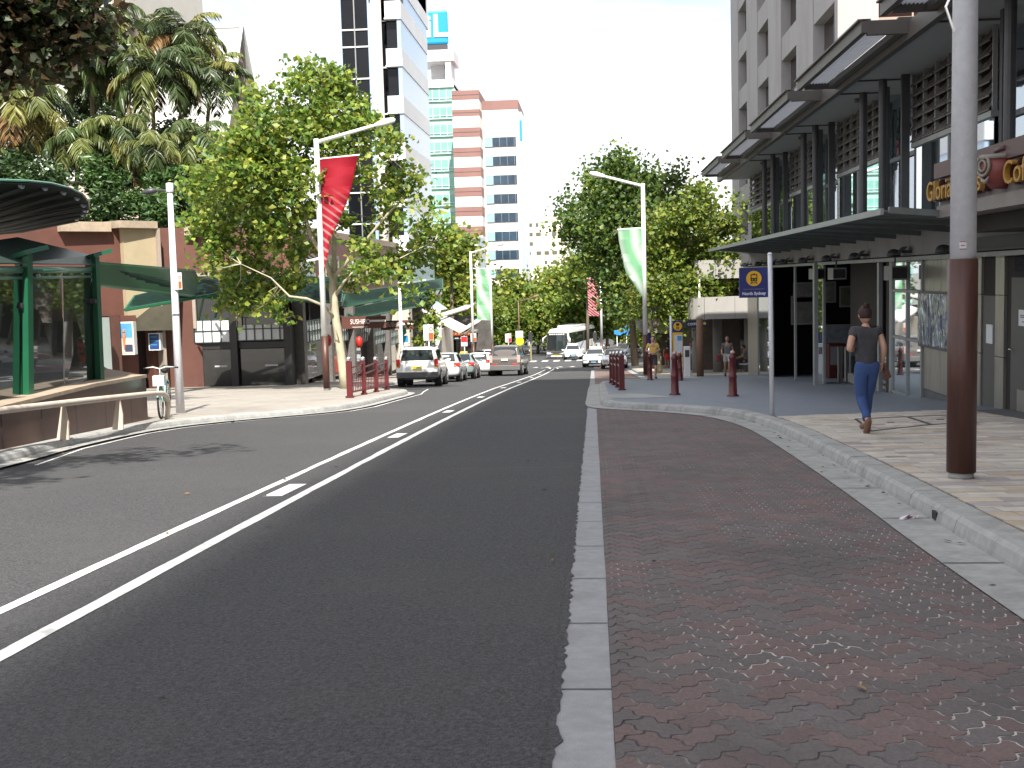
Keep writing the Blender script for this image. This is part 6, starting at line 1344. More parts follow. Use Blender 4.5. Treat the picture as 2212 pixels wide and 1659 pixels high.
Y = 79; p = at(1003, 768, Y); tag(MB().box(p.x-.32, p.x+.2, Y, Y+.5, gz(Y)+.1, gz(Y)+1.5).build('street_box', mat('box yellow', (.72, .42, .01), .5), bevel=.05), 'yellow street box on the kerb behind the small white hatchback', 'box'); tag(MB().box(p.x+.3, p.x+1.0, Y+.4, Y+.9, gz(Y)+.1, gz(Y)+1.35).build('street_box', mat('box red', (.5, .05, .06), .5), bevel=.12), 'red rounded street box beside the yellow one', 'box')
# bicycle
def bicycle():
    g = gnd(336, 905, .14); t = thing('bicycle', 'pale mint city bicycle with black tyres parked end on against the granite wall', 'bicycle', (g.x, g.y+.5, g.z), R(13)); TEAL = mat('mint bike paint', (.36, .66, .58), .35, var=.05)
    for y, nm in ((-.5, 'front'), (.52, 'rear')):
        w_ = MB().ring((0, y, .33), (1, 0, 0), .315, .022, 28, 6).build('wheel', BLACKR, t, True, True); MB().ring((0, y, .33), (1, 0, 0), .29, .012, 28, 5).build('rim', CHROME, w_, True, True); s = MB()
        for k in range(10): a = k*.628; s.cyl((0, y, .33), (0, y+.29*math.cos(a), .33+.29*math.sin(a)), .0025, n=4, cap=False)
        s.build('spokes', CHROME, w_, False, True)
        MB().tube([(0, y+.36*math.cos(a), .33+.36*math.sin(a)) for a in [R(20+14*k) for k in range(11)]], .02, 6).build('mudguard', TEAL, t, True, True)
    f = MB().tube([(0, -.36, .78), (0, .12, .30)], .022, 8).tube([(0, -.33, .68), (0, .0, .42), (0, .22, .42)], .018, 8).tube([(0, .12, .28), (0, .26, .82)], .018, 8).tube([(0, .12, .28), (0, .52, .33)], .012, 6).tube([(0, .22, .68), (0, .52, .33)], .012, 6)
    f.tube([(0, -.38, .86), (.0, -.42, .62), (.05, -.5, .33)], .015, 6).tube([(0, -.42, .62), (-.05, -.5, .33)], .015, 6); f.build('frame', TEAL, t, True, True)
    h = MB().tube([(0, -.37, .82), (0, -.36, .98), (.12, -.38, 1.02), (.27, -.28, 1.0)], .013, 8).tube([(0, -.36, .98), (-.12, -.38, 1.02), (-.27, -.28, 1.0)], .013, 8).build('handlebar', mat('white grip', (.65, .68, .66), .4), t, True, True)
    MB().tube([(.25, -.29, 1.0), (.33, -.2, .985)], .017, 8).tube([(-.25, -.29, 1.0), (-.33, -.2, .985)], .017, 8).build('grips', BLACKR, h, True, True)
    MB().tube([(0, .14, .9), (0, .24, .92), (0, .36, .92)], [.03, .075, .09], 10).build('saddle', BLACKR, t, True, True); MB().cyl((0, .25, .8), (0, .26, .9), .012).build('seat_post', CHROME, t, False, True)
    MB().ring((.045, .12, .29), (1, 0, 0), .085, .008, 18, 5).cyl((.05, .12, .29), (.11, .16, .16), .008).cyl((.09, .16, .16), (.2, .16, .16), .014).cyl((-.05, .12, .29), (-.11, .08, .42), .008).cyl((-.09, .08, .42), (-.2, .08, .42), .014).build('cranks', DARKS, t, False, True)
    MB().box(-.11, .11, -.62, -.42, .66, .86).build('front_basket', mat('basket', (.45, .62, .58), .5), t, False, True)
bicycle()
# ------------------------------------------------------------- vehicles
CG = mat('car glass', (.015, .02, .022), .04, 0, var=.2, scale=2, spec=.8); TYRE = mat('tyre', (.018, .018, .018), .85); RIMM = mat('alloy rim', (.45, .46, .48), .3, .7); CLADM = mat('grey plastic', (.10, .10, .10), .6)
TAIL = mat('tail red', (.55, .015, .015), .2); AMB = mat('indicator amber', (.75, .26, .02), .25); HEADL = mat('headlamp', (.62, .66, .70), .1, .2); PLW = mat('plate white', (.62, .62, .58), .4); PLY = mat('plate yellow', (.70, .56, .03), .4); BLUEP = mat('plate blue', (.20, .42, .66), .4)
def paint(n, c): return mat('car paint '+n, c, .28, 0.0, var=.02, coat=.6)
def car(name, label, cat, x, y, rz, st, W, paint_, glz, wheels, lower=None, extra=None, plate=PLY, group=None, lights='', roofrack=False, z=None, pitch=True):
    """st: stations (y, z_bottom, z_belt, z_top, width fraction, top width fraction), rear to front; glz: dict of glass"""
    t = thing(name, label, cat, (x, y, gz(y) if z is None else z), rz, group); w = W/2
    if pitch: t.rotation_euler[0] = math.atan2(gz(y+2)-gz(y-2), 4)*math.cos(rz)
    b = MB(); m = 0
    for (yy, zb, zl, zt, wf, tf) in st:
        W1 = w*wf; hgt = zl-zb
        half = [(W1*.78, zb), (W1*.96, zb+hgt*.14), (W1, zb+hgt*.5), (W1*.97, zl-.05), (W1*.93, zl), (w*tf, max(zl+.01, zt-.05)), (w*tf*.86, max(zl+.015, zt))]
        ring = half+[(-p, q) for p, q in half[::-1]]; m = len(ring); b.v += [(p, yy, q) for p, q in ring]
    n = len(st)
    for i in range(n-1):
        for j in range(m): b.f.append((i*m+j, i*m+(j+1) % m, (i+1)*m+(j+1) % m, (i+1)*m+j)); b.c.append(None)
    b.f.append(tuple(range(m-1, -1, -1))); b.f.append(tuple((n-1)*m+j for j in range(m))); b.c += [None, None]
    bo = b.build('body', paint_, t, True, True); md = bo.modifiers.new('s', 'SUBSURF'); md.levels = md.render_levels = 2
    def stn(yy):
        for a, c in zip(st, st[1:]):
            if a[0] <= yy <= c[0]: f = (yy-a[0])/(c[0]-a[0]); return [p+(q-p)*f for p, q in zip(a, c)]
    for nm, (ya, za, wa), (yb, zb_, wb) in glz['ends']:
        d = Vector((0, zb_-za, ya-yb)).normalized()*(.03 if nm != 'rear_window' else .03); d = d if (d.y < 0) == (nm == 'rear_window') else -d
        if d.z < 0: d.z = -d.z
        q = [Vector((-wa*w, ya, za))+d, Vector((wa*w, ya, za))+d, Vector((wb*w, yb, zb_))+d, Vector((-wb*w, yb, zb_))+d]; MB().slab(*(q if nm == 'rear_window' else q[::-1]), .04).build(nm, CG, t, False, True)
    for s in (-1, 1):
        for poly in glz['sides']:
            vs = []
            for yy, zz in poly:
                S = stn(yy); f = (zz-S[2])/max(.05, S[3]-.05-S[2]); xx = w*S[4]*.93+(w*S[5]-w*S[4]*.93)*f; vs.append((s*(xx+.006), yy, zz))
            k = len(vs); vs2 = [(v[0]-s*.05, v[1], v[2]) for v in vs]; MB().add(vs+vs2, [tuple(range(k)), tuple(range(2*k-1, k-1, -1))]+[(i, (i+1) % k, k+(i+1) % k, k+i) for i in range(k)]).build('side_window', CG, t, False, True)
        for yy, r_ in wheels:
            S = stn(yy); xo = w*S[4]*.99
            MB().cyl((s*(xo-.26), yy, r_), (s*(xo-.0), yy, r_), r_*1.13, n=24).build('wheel_arch', BLACKR, t, False, True)
            wh = MB().lathe([(r_*.62, -.11), (r_*.93, -.11), (r_, -.07), (r_, .07), (r_*.93, .11), (r_*.62, .11)], 26); rot = Matrix.Rotation(R(90), 4, 'Y'); wh.v = [tuple(rot @ Vector(v)+Vector((s*(xo-.09), yy, r_))) for v in wh.v]; wo = wh.build('wheel', TYRE, t, True, True)
            rm = MB(); rm.cyl((s*(xo-.02), yy, r_), (s*(xo+.024), yy, r_), r_*.2, n=12)
            for k in range(6): a = k*math.pi/3; rm.cyl((s*(xo+.016), yy, r_), (s*(xo+.016), yy+r_*.6*math.cos(a), r_+r_*.6*math.sin(a)), .035, n=6)
            rm.ring((s*(xo+.015), yy, r_), (1, 0, 0), r_*.6, .022, 24, 6); rm.build('rim', RIMM, wo, False, True)
        yf = glz['mirror']; S = stn(yf); MB().tube([(s*(w*S[4]*.9), yf, S[2]+.06), (s*(w+.12), yf+.02, S[2]+.1), (s*(w+.2), yf+.0, S[2]+.1)], [.03, .07, .06], 8).build('mirror', paint_, t, True, True)
        for k, yy in enumerate(glz['handles']): MB().box(min(s*(w*.985), s*(w*1.012)), max(s*(w*.985), s*(w*1.012)), yy-.08, yy+.08, st[n//2][2]-.16, st[n//2][2]-.13).build('door_handle', paint_, t, False, True)
    if lower: MB().box(-w*.95, w*.95, st[0][0]-.05, st[0][0]+.3, lower[0], lower[1]).build('rear_bumper', lower[2], t, False, True, .04)
    yR, yF = st[0][0], st[-1][0]
    for (nm, xx, zz, ww, hh, mt, end) in (extra or []):
        yy = yR if end < 0 else yF; o = abs(xx)/w; dy = .10*o*o if len(str(nm)) else 0
        for s in ((-1, 1) if xx else (1,)): yc = yy+(-.02 if end < 0 else .02)+(-end)*dy; MB().box(s*xx-ww/2, s*xx+ww/2, yc-.05, yc+.05, zz-hh/2, zz+hh/2).build(nm, mt, t, False, True, .02)
    if plate:
        for end, pz in glz['plates']: yy = (yR-.05) if end < 0 else (yF+.04); MB().box(-.2, .2, yy-.015, yy+.015, pz-.06, pz+.06).build('number_plate', plate, t, False, True)
    if roofrack: 
        for s in (-1, 1): MB().tube([(s*w*.66, glz['rack'][0], glz['rack'][2]), (s*w*.66, glz['rack'][0]+.15, glz['rack'][2]+.07), (s*w*.66, glz['rack'][1], glz['rack'][2]+.07)], .022, 6).build('roof_rail', CLADM, t, True, True)
    return t
def suv_st(L, H, belt, nose=.92, sq=.0):
    r, f = -L/2, L/2
    return [(r, .42, belt*.82, belt*.84, .86, .80), (r+.05, .36, belt*.9, belt*.92, .97, .84), (r+.10, .34, belt, belt+.06, .98, .84), (r+.32-sq, .30, belt+.02, H-.1, 1, .76), (r+.55-sq, .28, belt+.02, H, 1, .77), (-.2, .26, belt, H+.015, 1, .77), (.35, .26, belt-.01, H-.03, 1, .76), (.75, .26, belt-.02, H-.24, 1, .77), (1.2, .26, belt-.03, belt+.04, 1, .84), (1.3, .26, belt-.05, belt-.0, 1, .86), (f-.35, .28, nose-.06, nose, .98, .80), (f-.08, .32, nose-.25, nose-.18, .92, .74), (f, .38, nose-.38, nose-.34, .84, .7)]
S1 = suv_st(4.5, 1.69, 1.02)
car('parked_car', 'white off road wagon with grey lower panels, nearest of the parked row', 'car', -7.45, 49.2, R(2), S1, 1.85, paint('white', (.82, .83, .82)), dict(ends=[('rear_window', (-2.13, 1.10, .76), (-1.93, 1.55, .66)), ('windscreen', (1.18, 1.08, .76), (.5, 1.60, .66))], sides=[[(-1.85, 1.1), (-1.1, 1.1), (-1.1, 1.55), (-1.7, 1.5)], [(-1.02, 1.1), (-.12, 1.08), (-.12, 1.57), (-1.02, 1.56)], [(-.04, 1.08), (.95, 1.06), (.5, 1.48), (.3, 1.55), (-.04, 1.57)]], mirror=.85, handles=[-.9, .1], plates=[(-1, .80)], rack=(-1.5, .3, 1.66)), [(-1.35, .36), (1.3, .36)], (.36, .62, CLADM), [('tail_light', .80, 1.0, .16, .34, TAIL, -1), ('indicator', .80, .88, .17, .12, AMB, -1), ('reflector', .66, .52, .3, .12, TAIL, -1)], group='cars along the street', roofrack=True)
SED = lambda L, H, b: [(-L/2, .40, b*.74, b*.8, .84, .72), (-L/2+.06, .33, b*.86, b*.9, .94, .78), (-L/2+.15, .30, b*.95, b*1.0, .97, .8), (-L/2+.55, .26, b+.0, b+.06, 1, .78), (-L/2+.75, .24, b, b+.14, 1, .74), (-L/2+1.25, .22, b-.01, H-.06, 1, .67), (-.15, .2, b-.01, H, 1, .68), (.35, .2, b-.02, H-.06, 1, .68), (1.0, .2, b-.04, b+.08, 1, .76), (1.12, .2, b-.05, b-.0, 1, .82), (L/2-.5, .22, b*.84, b*.87, .98, .76), (L/2-.12, .26, b*.66, b*.7, .93, .7), (L/2, .32, b*.54, b*.58, .84, .62)]
HAT = lambda L, H, b: [(-L/2, .40, b*.74, b*.78, .86, .78), (-L/2+.05, .32, b*.88, b*.92, .96, .8), (-L/2+.12, .28, b, b+.06, .98, .8), (-L/2+.35, .24, b+.02, H-.22, 1, .74), (-L/2+.62, .22, b+.01, H-.03, 1, .70), (-.2, .2, b, H, 1, .70), (.3, .2, b-.02, H-.06, 1, .69), (1.0, .2, b-.05, b+.07, 1, .78), (1.12, .2, b-.06, b-.01, 1, .82), (L/2-.45, .22, b*.84, b*.87, .97, .76), (L/2-.1, .26, b*.66, b*.7, .92, .7), (L/2, .32, b*.54, b*.58, .84, .62)]
gl_s = lambda L, H, b: dict(ends=[('rear_window', (-L/2+.62, b+.1, .70), (-L/2+1.17, H-.1, .60)), ('windscreen', (.98, b+.06, .72), (.42, H-.09, .60))], sides=[[(-L/2+1.0, b+.06), (-.38, b+.05), (-.38, H-.1), (-L/2+1.3, H-.14)], [(-.3, b+.05), (.8, b+.04), (.4, H-.16), (.2, H-.1), (-.3, H-.08)]], mirror=.7, handles=[-.7, .25], plates=[(-1, b*.78), (1, .42)])
gl_h = lambda L, H, b: dict(ends=[('rear_window', (-L/2+.14, b+.1, .72), (-L/2+.55, H-.12, .62)), ('windscreen', (.98, b+.06, .72), (.38, H-.09, .60))], sides=[[(-L/2+.55, b+.08), (-.38, b+.05), (-.38, H-.1), (-L/2+.75, H-.14)], [(-.3, b+.05), (.8, b+.04), (.36, H-.16), (.2, H-.1), (-.3, H-.08)]], mirror=.7, handles=[-.7, .25], plates=[(-1, b*.72), (1, .42)])
tl = lambda z: [('tail_light', .72, z, .3, .16, TAIL, -1), ('indicator', .64, z-.06, .12, .06, AMB, -1)]
fl = [('headlight', .64, .64, .36, .15, HEADL, 1), ('grille', 0, .52, .75, .12, BLACKR, 1), ('air_intake', 0, .32, .95, .12, BLACKR, 1), ('fog_light', .68, .33, .16, .08, CLADM, 1)]
car('parked_car', 'silver hatchback parked second in the row in front of the white off road wagon', 'car', -7.35, 56.4, R(1), HAT(4.2, 1.48, .92), 1.76, paint('silver', (.42, .43, .44)), gl_h(4.2, 1.48, .92), [(-1.25, .31), (1.32, .31)], None, tl(.86), PLY, group='cars along the street')
car('parked_car', 'dark grey green sedan parked third in the row', 'car', -7.3, 62.6, R(1), SED(4.6, 1.43, .92), 1.78, paint('grey green', (.16, .20, .21)), gl_s(4.6, 1.43, .92), [(-1.35, .31), (1.35, .31)], None, tl(.84), PLY, group='cars along the street')
car('moving_car', 'small white hatchback pulling out beyond the parked row', 'car', -7.05, 71.5, R(-4), HAT(4.2, 1.48, .90), 1.79, paint('white', (.7, .71, .7)), gl_h(4.2, 1.48, .90), [(-1.25, .31), (1.32, .31)], (.28, .42, CLADM), tl(.92), None, group='cars along the street')
S5 = suv_st(4.85, 1.88, 1.16, 1.08, .12)
d5 = dict(ends=[('rear_window', (-2.30, 1.22, .74), (-2.18, 1.74, .68)), ('windscreen', (1.15, 1.24, .78), (.62, 1.76, .68))], sides=[[(-2.0, 1.24), (-1.2, 1.24), (-1.2, 1.78), (-1.95, 1.76)], [(-1.1, 1.24), (-.12, 1.22), (-.12, 1.79), (-1.1, 1.78)], [(-.04, 1.22), (.95, 1.2), (.62, 1.62), (.3, 1.76), (-.04, 1.79)]], mirror=.9, handles=[-.9, .1], plates=[(-1, .98)])
car('moving_car', 'tall bronze brown four wheel drive driving away down the left lane', 'car', -5.2, 70.2, R(-3), S5, 1.95, paint('bronze', (.095, .082, .074)), d5, [(-1.42, .39), (1.47, .39)], (.34, .66, CLADM), [('tail_light', .84, 1.02, .18, .44, mat('clear red lamp', (.55, .30, .28), .2), -1), ('reflector', .6, .70, .3, .07, TAIL, -1)], PLW, group='cars along the street')
MB  # taxis
for i, (lab, x, y, rz) in enumerate((('white taxi with a blue number plate in front of the right kerb island', 1.5, 83.6, 180), ('white taxi half hidden behind the nearer one', .18, 91.5, 176), ('white taxi driving toward the viewer in front of the coach', -2.1, 117, 182))):
    H_ = 1.47; t = car('taxi', lab, 'taxi', x, y, R(rz), SED(4.85, H_, .95) if i < 2 else HAT(4.4, 1.5, .95), 1.88, paint('white', (.7, .71, .7)), gl_s(4.85, H_, .95) if i < 2 else gl_h(4.4, 1.5, .95), [(-1.4, .33), (1.45, .33)], None, fl, BLUEP, group='white taxis')
    MB().box(-.5, .5, -.35, -.15, H_, H_+.17).build('roof_sign', mat('roof sign cream', (.62, .55, .5), .4), t, False, True, .03)
car('distant_car', 'silver wagon turning across the road beyond the white hatchback', 'car', at(1043, 760, 100).x, 101, R(72), HAT(4.4, 1.5, .95), 1.78, paint('silver', (.42, .43, .44)), gl_h(4.4, 1.5, .95), [(-1.3, .32), (1.35, .32)], None, tl(.86), None, group='cars along the street', pitch=False)
car('distant_car', 'silver car parked by the tree trunks beyond the taxis', 'car', at(1352, 760, 116).x, 117, R(150), HAT(4.3, 1.55, .95), 1.78, paint('silver', (.42, .43, .44)), gl_h(4.3, 1.55, .95), [(-1.3, .32), (1.35, .32)], None, fl, None, group='cars along the street')
car('distant_car', 'dark car behind the coach near the traffic light', 'car', at(1289, 765, 150).x, 150, R(185), SED(4.6, 1.45, .93), 1.78, paint('grey green', (.16, .20, .21)), gl_s(4.6, 1.45, .93), [(-1.35, .31), (1.35, .31)], None, fl, None, group='cars along the street')
# coach
def coach():
    y = 127; x = -2.35; t = thing("coach", 'white touring coach with a dark windscreen turning across the end of the street', 'coach', (x, y, gz(y)), R(180-15)); WP = paint('coach white', (.62, .62, .60)); w = 1.25
    sec = lambda z1: [(-w, .38), (-w*1.0, 2.4), (-w*.93, z1-.3), (-w*.8, z1-.08), (-w*.5, z1), (w*.5, z1), (w*.8, z1-.08), (w*.93, z1-.3), (w, 2.4), (w, .38)]
    b = MB(); st = [(-5.7, 3.35), (-5.5, 3.42), (-2, 3.45), (3.0, 3.45), (5.0, 3.4), (5.75, 3.22)]
    for i, (yy, z1) in enumerate(st):
        b.v += [(px*(.97 if i in (0, 5) else 1), yy+(.25*(1-abs(px)/w) if i == 5 else 0)-(.35*(pz-.4)/3 if i == 5 else 0), pz) for px, pz in sec(z1)]
    for i in range(5):
        for j in range(10): b.f.append((i*10+j, i*10+(j+1) % 10, (i+1)*10+(j+1) % 10, (i+1)*10+j)); b.c.append(None)
    b.f += [tuple(range(9, -1, -1)), tuple(50+j for j in range(10))]; b.c += [None, None]; b.build('body', WP, t, False, True, .05)
    V = [(-1.14, 5.83, 1.15), (0, 6.08, 1.15), (1.14, 5.83, 1.15), (1.1, 5.62, 2.95), (0, 5.84, 2.98), (-1.1, 5.62, 2.95)]; V2 = [(v[0], v[1]-.25, v[2]) for v in V]
    MB().add(V+V2, [(0, 1, 4, 5), (1, 2, 3, 4), (7, 6, 11, 10), (8, 7, 10, 9), (0, 6, 7, 1), (1, 7, 8, 2), (2, 8, 9, 3), (3, 9, 10, 4), (4, 10, 11, 5), (5, 11, 6, 0)]).build('windscreen', CG, t, False, True)
    for s in (-1, 1):
        P = [(5.15, 1.5), (5.15, 2.95), (-5.3, 2.95), (-5.35, 2.2), (-4.6, 1.85), (2.6, 1.75), (4.0, 1.0), (5.0, .95)]; v = [(s*(w+.012), a, c) for a, c in P]; v2 = [(s*(w-.1), a, c) for a, c in P]; k = len(P)
        MB().add(v+v2, [tuple(range(k)), tuple(range(2*k-1, k-1, -1))]+[(i, (i+1) % k, k+(i+1) % k, k+i) for i in range(k)]).build('side_glass', CG, t, False, True)
        b = MB()
        for q in range(3): b.slab((s*(w+.016), 2.5-q*.22, .6), (s*(w+.016), 2.35-q*.22, .6), (s*(w+.016), -.1-q*.22, 1.72), (s*(w+.016), .05-q*.22, 1.72), .01)
        b.build('blue_stripe', mat('coach blue', (.10, .18, .36), .4), t, False, True)
        for yy in (-3.6, 3.7):
            MB().cyl((s*(w-.3), yy, .5), (s*(w+.008), yy, .5), .60, n=24).build('wheel_arch', BLACKR, t, False, True); wo = MB().cyl((s*(w-.3), yy, .5), (s*(w+.012), yy, .5), .48, n=24).build('wheel', TYRE, t, False, True); MB().cyl((s*(w-.1), yy, .5), (s*(w+.02), yy, .5), .27, n=16).build('rim', RIMM, wo, False, True)
        MB().tube([(s*1.15, 5.75, 2.7), (s*1.5, 6.0, 2.4), (s*1.5, 6.0, 1.9)], [.04, .08, .1], 8).build('mirror', WP, t, True, True); MB().box(s*.85-.22, s*.85+.22, 5.78, 5.98, .7, .92).build('headlight', HEADL, t, False, True, .03)
    b = MB()
    for k in range(7): b.box(-.85+k*.25, -.68+k*.25, 5.86, 5.9, 2.78, 2.9)
    b.build('destination_marks', mat('sign white', (.7, .7, .68), .5), t, False, True)
    MB().box(-.24, .24, 6.08, 6.12, .52, .64).build('number_plate', PLY, t, False, True); MB().box(-.9, .9, -2.8, 2.6, 3.4, 3.62).build('roof_unit', WP, t, False, True, .08); MB().box(-1.2, 1.2, 5.95, 6.03, .98, 1.06).build('front_trim', CLADM, t, False, True)
coach()
# ------------------------------------------------------------- people
SKINM = mat('skin', (.46, .27, .19), .55, var=.06, scale=8); SKIND = mat('tanned skin', (.36, .19, .12), .55, var=.06, scale=8)
def skin_bm(nodes, edges, root, sub=2):
    nm = list(nodes); me = bpy.data.meshes.new('k'); me.from_pydata([nodes[k][:3] for k in nm], [(nm.index(a), nm.index(b)) for a, b in edges], [])
    ob = bpy.data.objects.new('k', me); COL.objects.link(ob); ob.modifiers.new('s', 'SKIN').use_smooth_shade = True
    for i, k in enumerate(nm):
        sv = me.skin_vertices[0].data[i]; r = nodes[k][3:]; sv.radius = (r[0], r[-1]); sv.use_root = k == root
    s = ob.modifiers.new('u', 'SUBSURF'); s.levels = s.render_levels = sub
    dg = bpy.context.evaluated_depsgraph_get(); dg.update(); m2 = bpy.data.meshes.new_from_object(ob.evaluated_get(dg)); bpy.data.objects.remove(ob)
    mb = MB().add([tuple(v.co) for v in m2.vertices], [tuple(p.vertices) for p in m2.polygons]); bpy.data.meshes.remove(m2); return mb
def ell(c, r, n=14, m=10, f=None):
    b = MB(); c = Vector(c); vs = []
    for i in range(m+1):
        t = math.pi*i/m
        for j in range(n):
            a = 2*math.pi*j/n; d = Vector((math.sin(t)*math.cos(a), math.sin(t)*math.sin(a), math.cos(t))); v = Vector((d.x*r[0], d.y*r[1], d.z*r[2])); vs.append(c+(f(d, v) if f else v))
    return vs, [(i*n+j, (i+1)*n+j, (i+1)*n+(j+1) % n, i*n+(j+1) % n) for i in range(m) for j in range(n)]
def hand(mb, w_, d, palm_n, s=1.0, curl=.7):
    """palm and five bent fingers beyond wrist point w_ along d; palm_n: the way the palm faces."""
    w_, d, pn = Vector(w_), Vector(d).normalized(), Vector(palm_n).normalized(); sd = d.cross(pn).normalized(); pn = sd.cross(d)
    mb.tube([w_-d*.02*s, w_+d*.03*s, w_+d*.085*s], [.024*s, .033*s, .03*s], 8)
    for k, (o, l) in enumerate(((-.027, .062), (-.009, .074), (.009, .07), (.026, .055))):
        p = w_+d*.08*s+sd*o*s; q = p+(d*.6+pn*curl*.5).normalized()*l*.5*s; e = q+(d*(1-curl)*.6+pn*curl).normalized()*l*.5*s; mb.tube([p, q, e], [.0085*s, .008*s, .006*s], 6)
    p = w_+d*.03*s-sd*.03*s; q = p+(-sd*.7+d*.6+pn*.3).normalized()*.035*s; mb.tube([p, q, q+(d+pn*.6).normalized()*.028*s], [.011*s, .0095*s, .007*s], 6)
def person(label, base, rz, J, C, H=1.7, bag=None, group=None, hair='short'):
    t = thing('person', label, 'person', base, rz, group); k = H/1.7; S = lambda p: tuple(Vector(p)*k)
    D = dict(pel=(0, 0, .93), sp=(0, 0, 1.10), ch=(0, 0, 1.28), nk=(0, -.01, 1.44), hd=(0, .01, 1.50), sl=(-.17, 0, 1.38), sr=(.17, 0, 1.38), el=(-.23, -.02, 1.12), er=(.23, -.02, 1.12), wl=(-.24, .06, .88), wr=(.24, .06, .88), hl=(-.09, 0, .88), hr=(.09, 0, .88), kl=(-.09, .03, .49), kr=(.09, .03, .49), al=(-.09, -.02, .09), ar=(.09, -.02, .09), tl=(-.09, .14, .035), tr=(.10, .14, .035)); D.update(J)
    sw = C.get('sw', 1.0); rr = dict(pel=(.135*sw, .10), sp=(.115*sw, .085), ch=(.14*sw, .095), nk=(.052, .052), hd=(.05, .05), sl=(.062, .058), sr=(.062, .058), el=(.042, .042), er=(.042, .042), wl=(.027, .027), wr=(.027, .027), hl=(.085, .09), hr=(.085, .09), kl=(.056, .058), kr=(.056, .058), al=(.036, .04), ar=(.036, .04), tl=(.034, .025), tr=(.034, .025))
    N = {q: (*S(D[q]), *[x*k for x in rr[q]]) for q in D}
    def mid(a, b, f, r): p = Vector(D[a]).lerp(Vector(D[b]), f)*k; return (*p, r*k, r*k)
    N['fl'] = mid('el', 'wl', .3, .042); N['fr'] = mid('er', 'wr', .3, .042); N['cl'] = mid('kl', 'al', .28, .057); N['cr'] = mid('kr', 'ar', .28, .057); N['ql'] = mid('hl', 'kl', .45, .076); N['qr'] = mid('hr', 'kr', .45, .076)
    E = [('pel', 'sp'), ('sp', 'ch'), ('ch', 'nk'), ('nk', 'hd'), ('ch', 'sl'), ('ch', 'sr'), ('sl', 'el'), ('sr', 'er'), ('el', 'fl'), ('er', 'fr'), ('fl', 'wl'), ('fr', 'wr'), ('pel', 'hl'), ('pel', 'hr'), ('hl', 'ql'), ('hr', 'qr'), ('ql', 'kl'), ('qr', 'kr'), ('kl', 'cl'), ('kr', 'cr'), ('cl', 'al'), ('cr', 'ar'), ('al', 'tl'), ('ar', 'tr')]
    mb = skin_bm(N, E, 'pel')
    hc = Vector(D['hd'])*k+Vector((0, .012, .095))*k
    def hf(d, v):
        if d.z < -.2: v.x *= 1-.28*(-d.z-.2); 
        if d.y > .5 and abs(d.x) < .3 and -.45 < d.z < .1: v.y += .014*k*(1-abs(d.x)/.3)
        return v
    mb.add(*ell(hc, (.076*k, .097*k, .118*k), 18, 14, hf))
    nb = Vector((0, .098*k, -.012*k))+hc; mb.tube([nb+Vector((0, -.01, .035))*k, nb+Vector((0, .012, 0))*k, nb+Vector((0, -.004, -.012))*k], [.008*k, .014*k, .01*k], 6)
    for s in (-1, 1): mb.add(*ell(hc+Vector((s*.077, -.005, -.005))*k, (.012*k, .022*k, .032*k), 8, 6))
    for s, a, b_ in ((-1, 'el', 'wl'), (1, 'er', 'wr')):
        d = Vector(D[b_])-Vector(D[a]); hand(mb, Vector(D[b_])*k, d, Vector((-s, .25, 0)) if abs(d.normalized().z) > .6 else Vector((0, -.1, -1)) if not C.get('grip') else Vector((-s, 0, -.3)), k, C.get('curl', .6))
    mb.build('body', C.get('skin', SKINM), t, True, True)
    e = MB()
    for s in (-1, 1): e.add(*ell(hc+Vector((s*.03, .082, .012))*k, (.013*k, .012*k, .008*k), 8, 6))
    e.build('eyes', mat('eye dark', (.03, .02, .015), .2), t, True, True); MB().add(*ell(hc+Vector((0, .083, -.055))*k, (.024*k, .010*k, .007*k), 8, 6)).build('mouth', mat('lip', (.30, .10, .09), .4), t, True, True)
    # hair
    HM = C['hairm']; ha = MB()
    def hh(d, v):
        if d.y > .35 and d.z < .55: v = v*.86
        if d.z < -.45: v = v*.8
        return v*(1+.03*math.sin(d.x*23+d.z*17))
    ha.add(*ell(hc+Vector((0, -.012, .014))*k, (.087*k, .103*k, .118*k), 20, 14, hh))
    if hair == 'bun':
        ha.add(*ell(hc+Vector((0, -.05, .125))*k, (.045*k, .045*k, .04*k), 12, 8, lambda d, v: v*(1+.12*math.sin(d.x*9+d.z*11)))); r_ = random.Random(5)
        for q in range(12): a = r_.uniform(0, 6.3); p = hc+Vector((.03*math.cos(a), -.05+.03*math.sin(a), .14))*k; ha.tube([p, p+Vector((math.cos(a)*.035, math.sin(a)*.03, .03*r_.random()))*k], [.004, .001], 4)
    if hair == 'long': ha.add(*ell(hc+Vector((0, -.055, -.12))*k, (.075*k, .045*k, .17*k), 14, 10))
    ha.build('hair', HM, t, True, True)
    # clothes follow the body
    def grow(names, ed, dr, root, extra=None):
        n2 = {q: (*N[q][:3], *[x+dr*k for x in N[q][3:]]) for q in names}
        if extra: n2.update(extra)
        return skin_bm(n2, ed, root)
    def cut(a, b, f, r, nm): p = Vector(N[a][:3]).lerp(Vector(N[b][:3]), f); return {nm: (*p, r*k, r*k)}
    ex = {}; ex.update(cut('sl', 'el', C.get('sleeve', .45), .066, 'x1')); ex.update(cut('sr', 'er', C.get('sleeve', .45), .066, 'x2')); p = Vector(N['pel'][:3])+(Vector(N['sp'][:3])-Vector(N['pel'][:3]))*C.get('hem', -.1); ex['x3'] = (*p, (.185*sw)*k, .15*k); p = Vector(N['nk'][:3])*.55+Vector(N['ch'][:3])*.45; ex['x4'] = (*p, .10*k, .075*k)
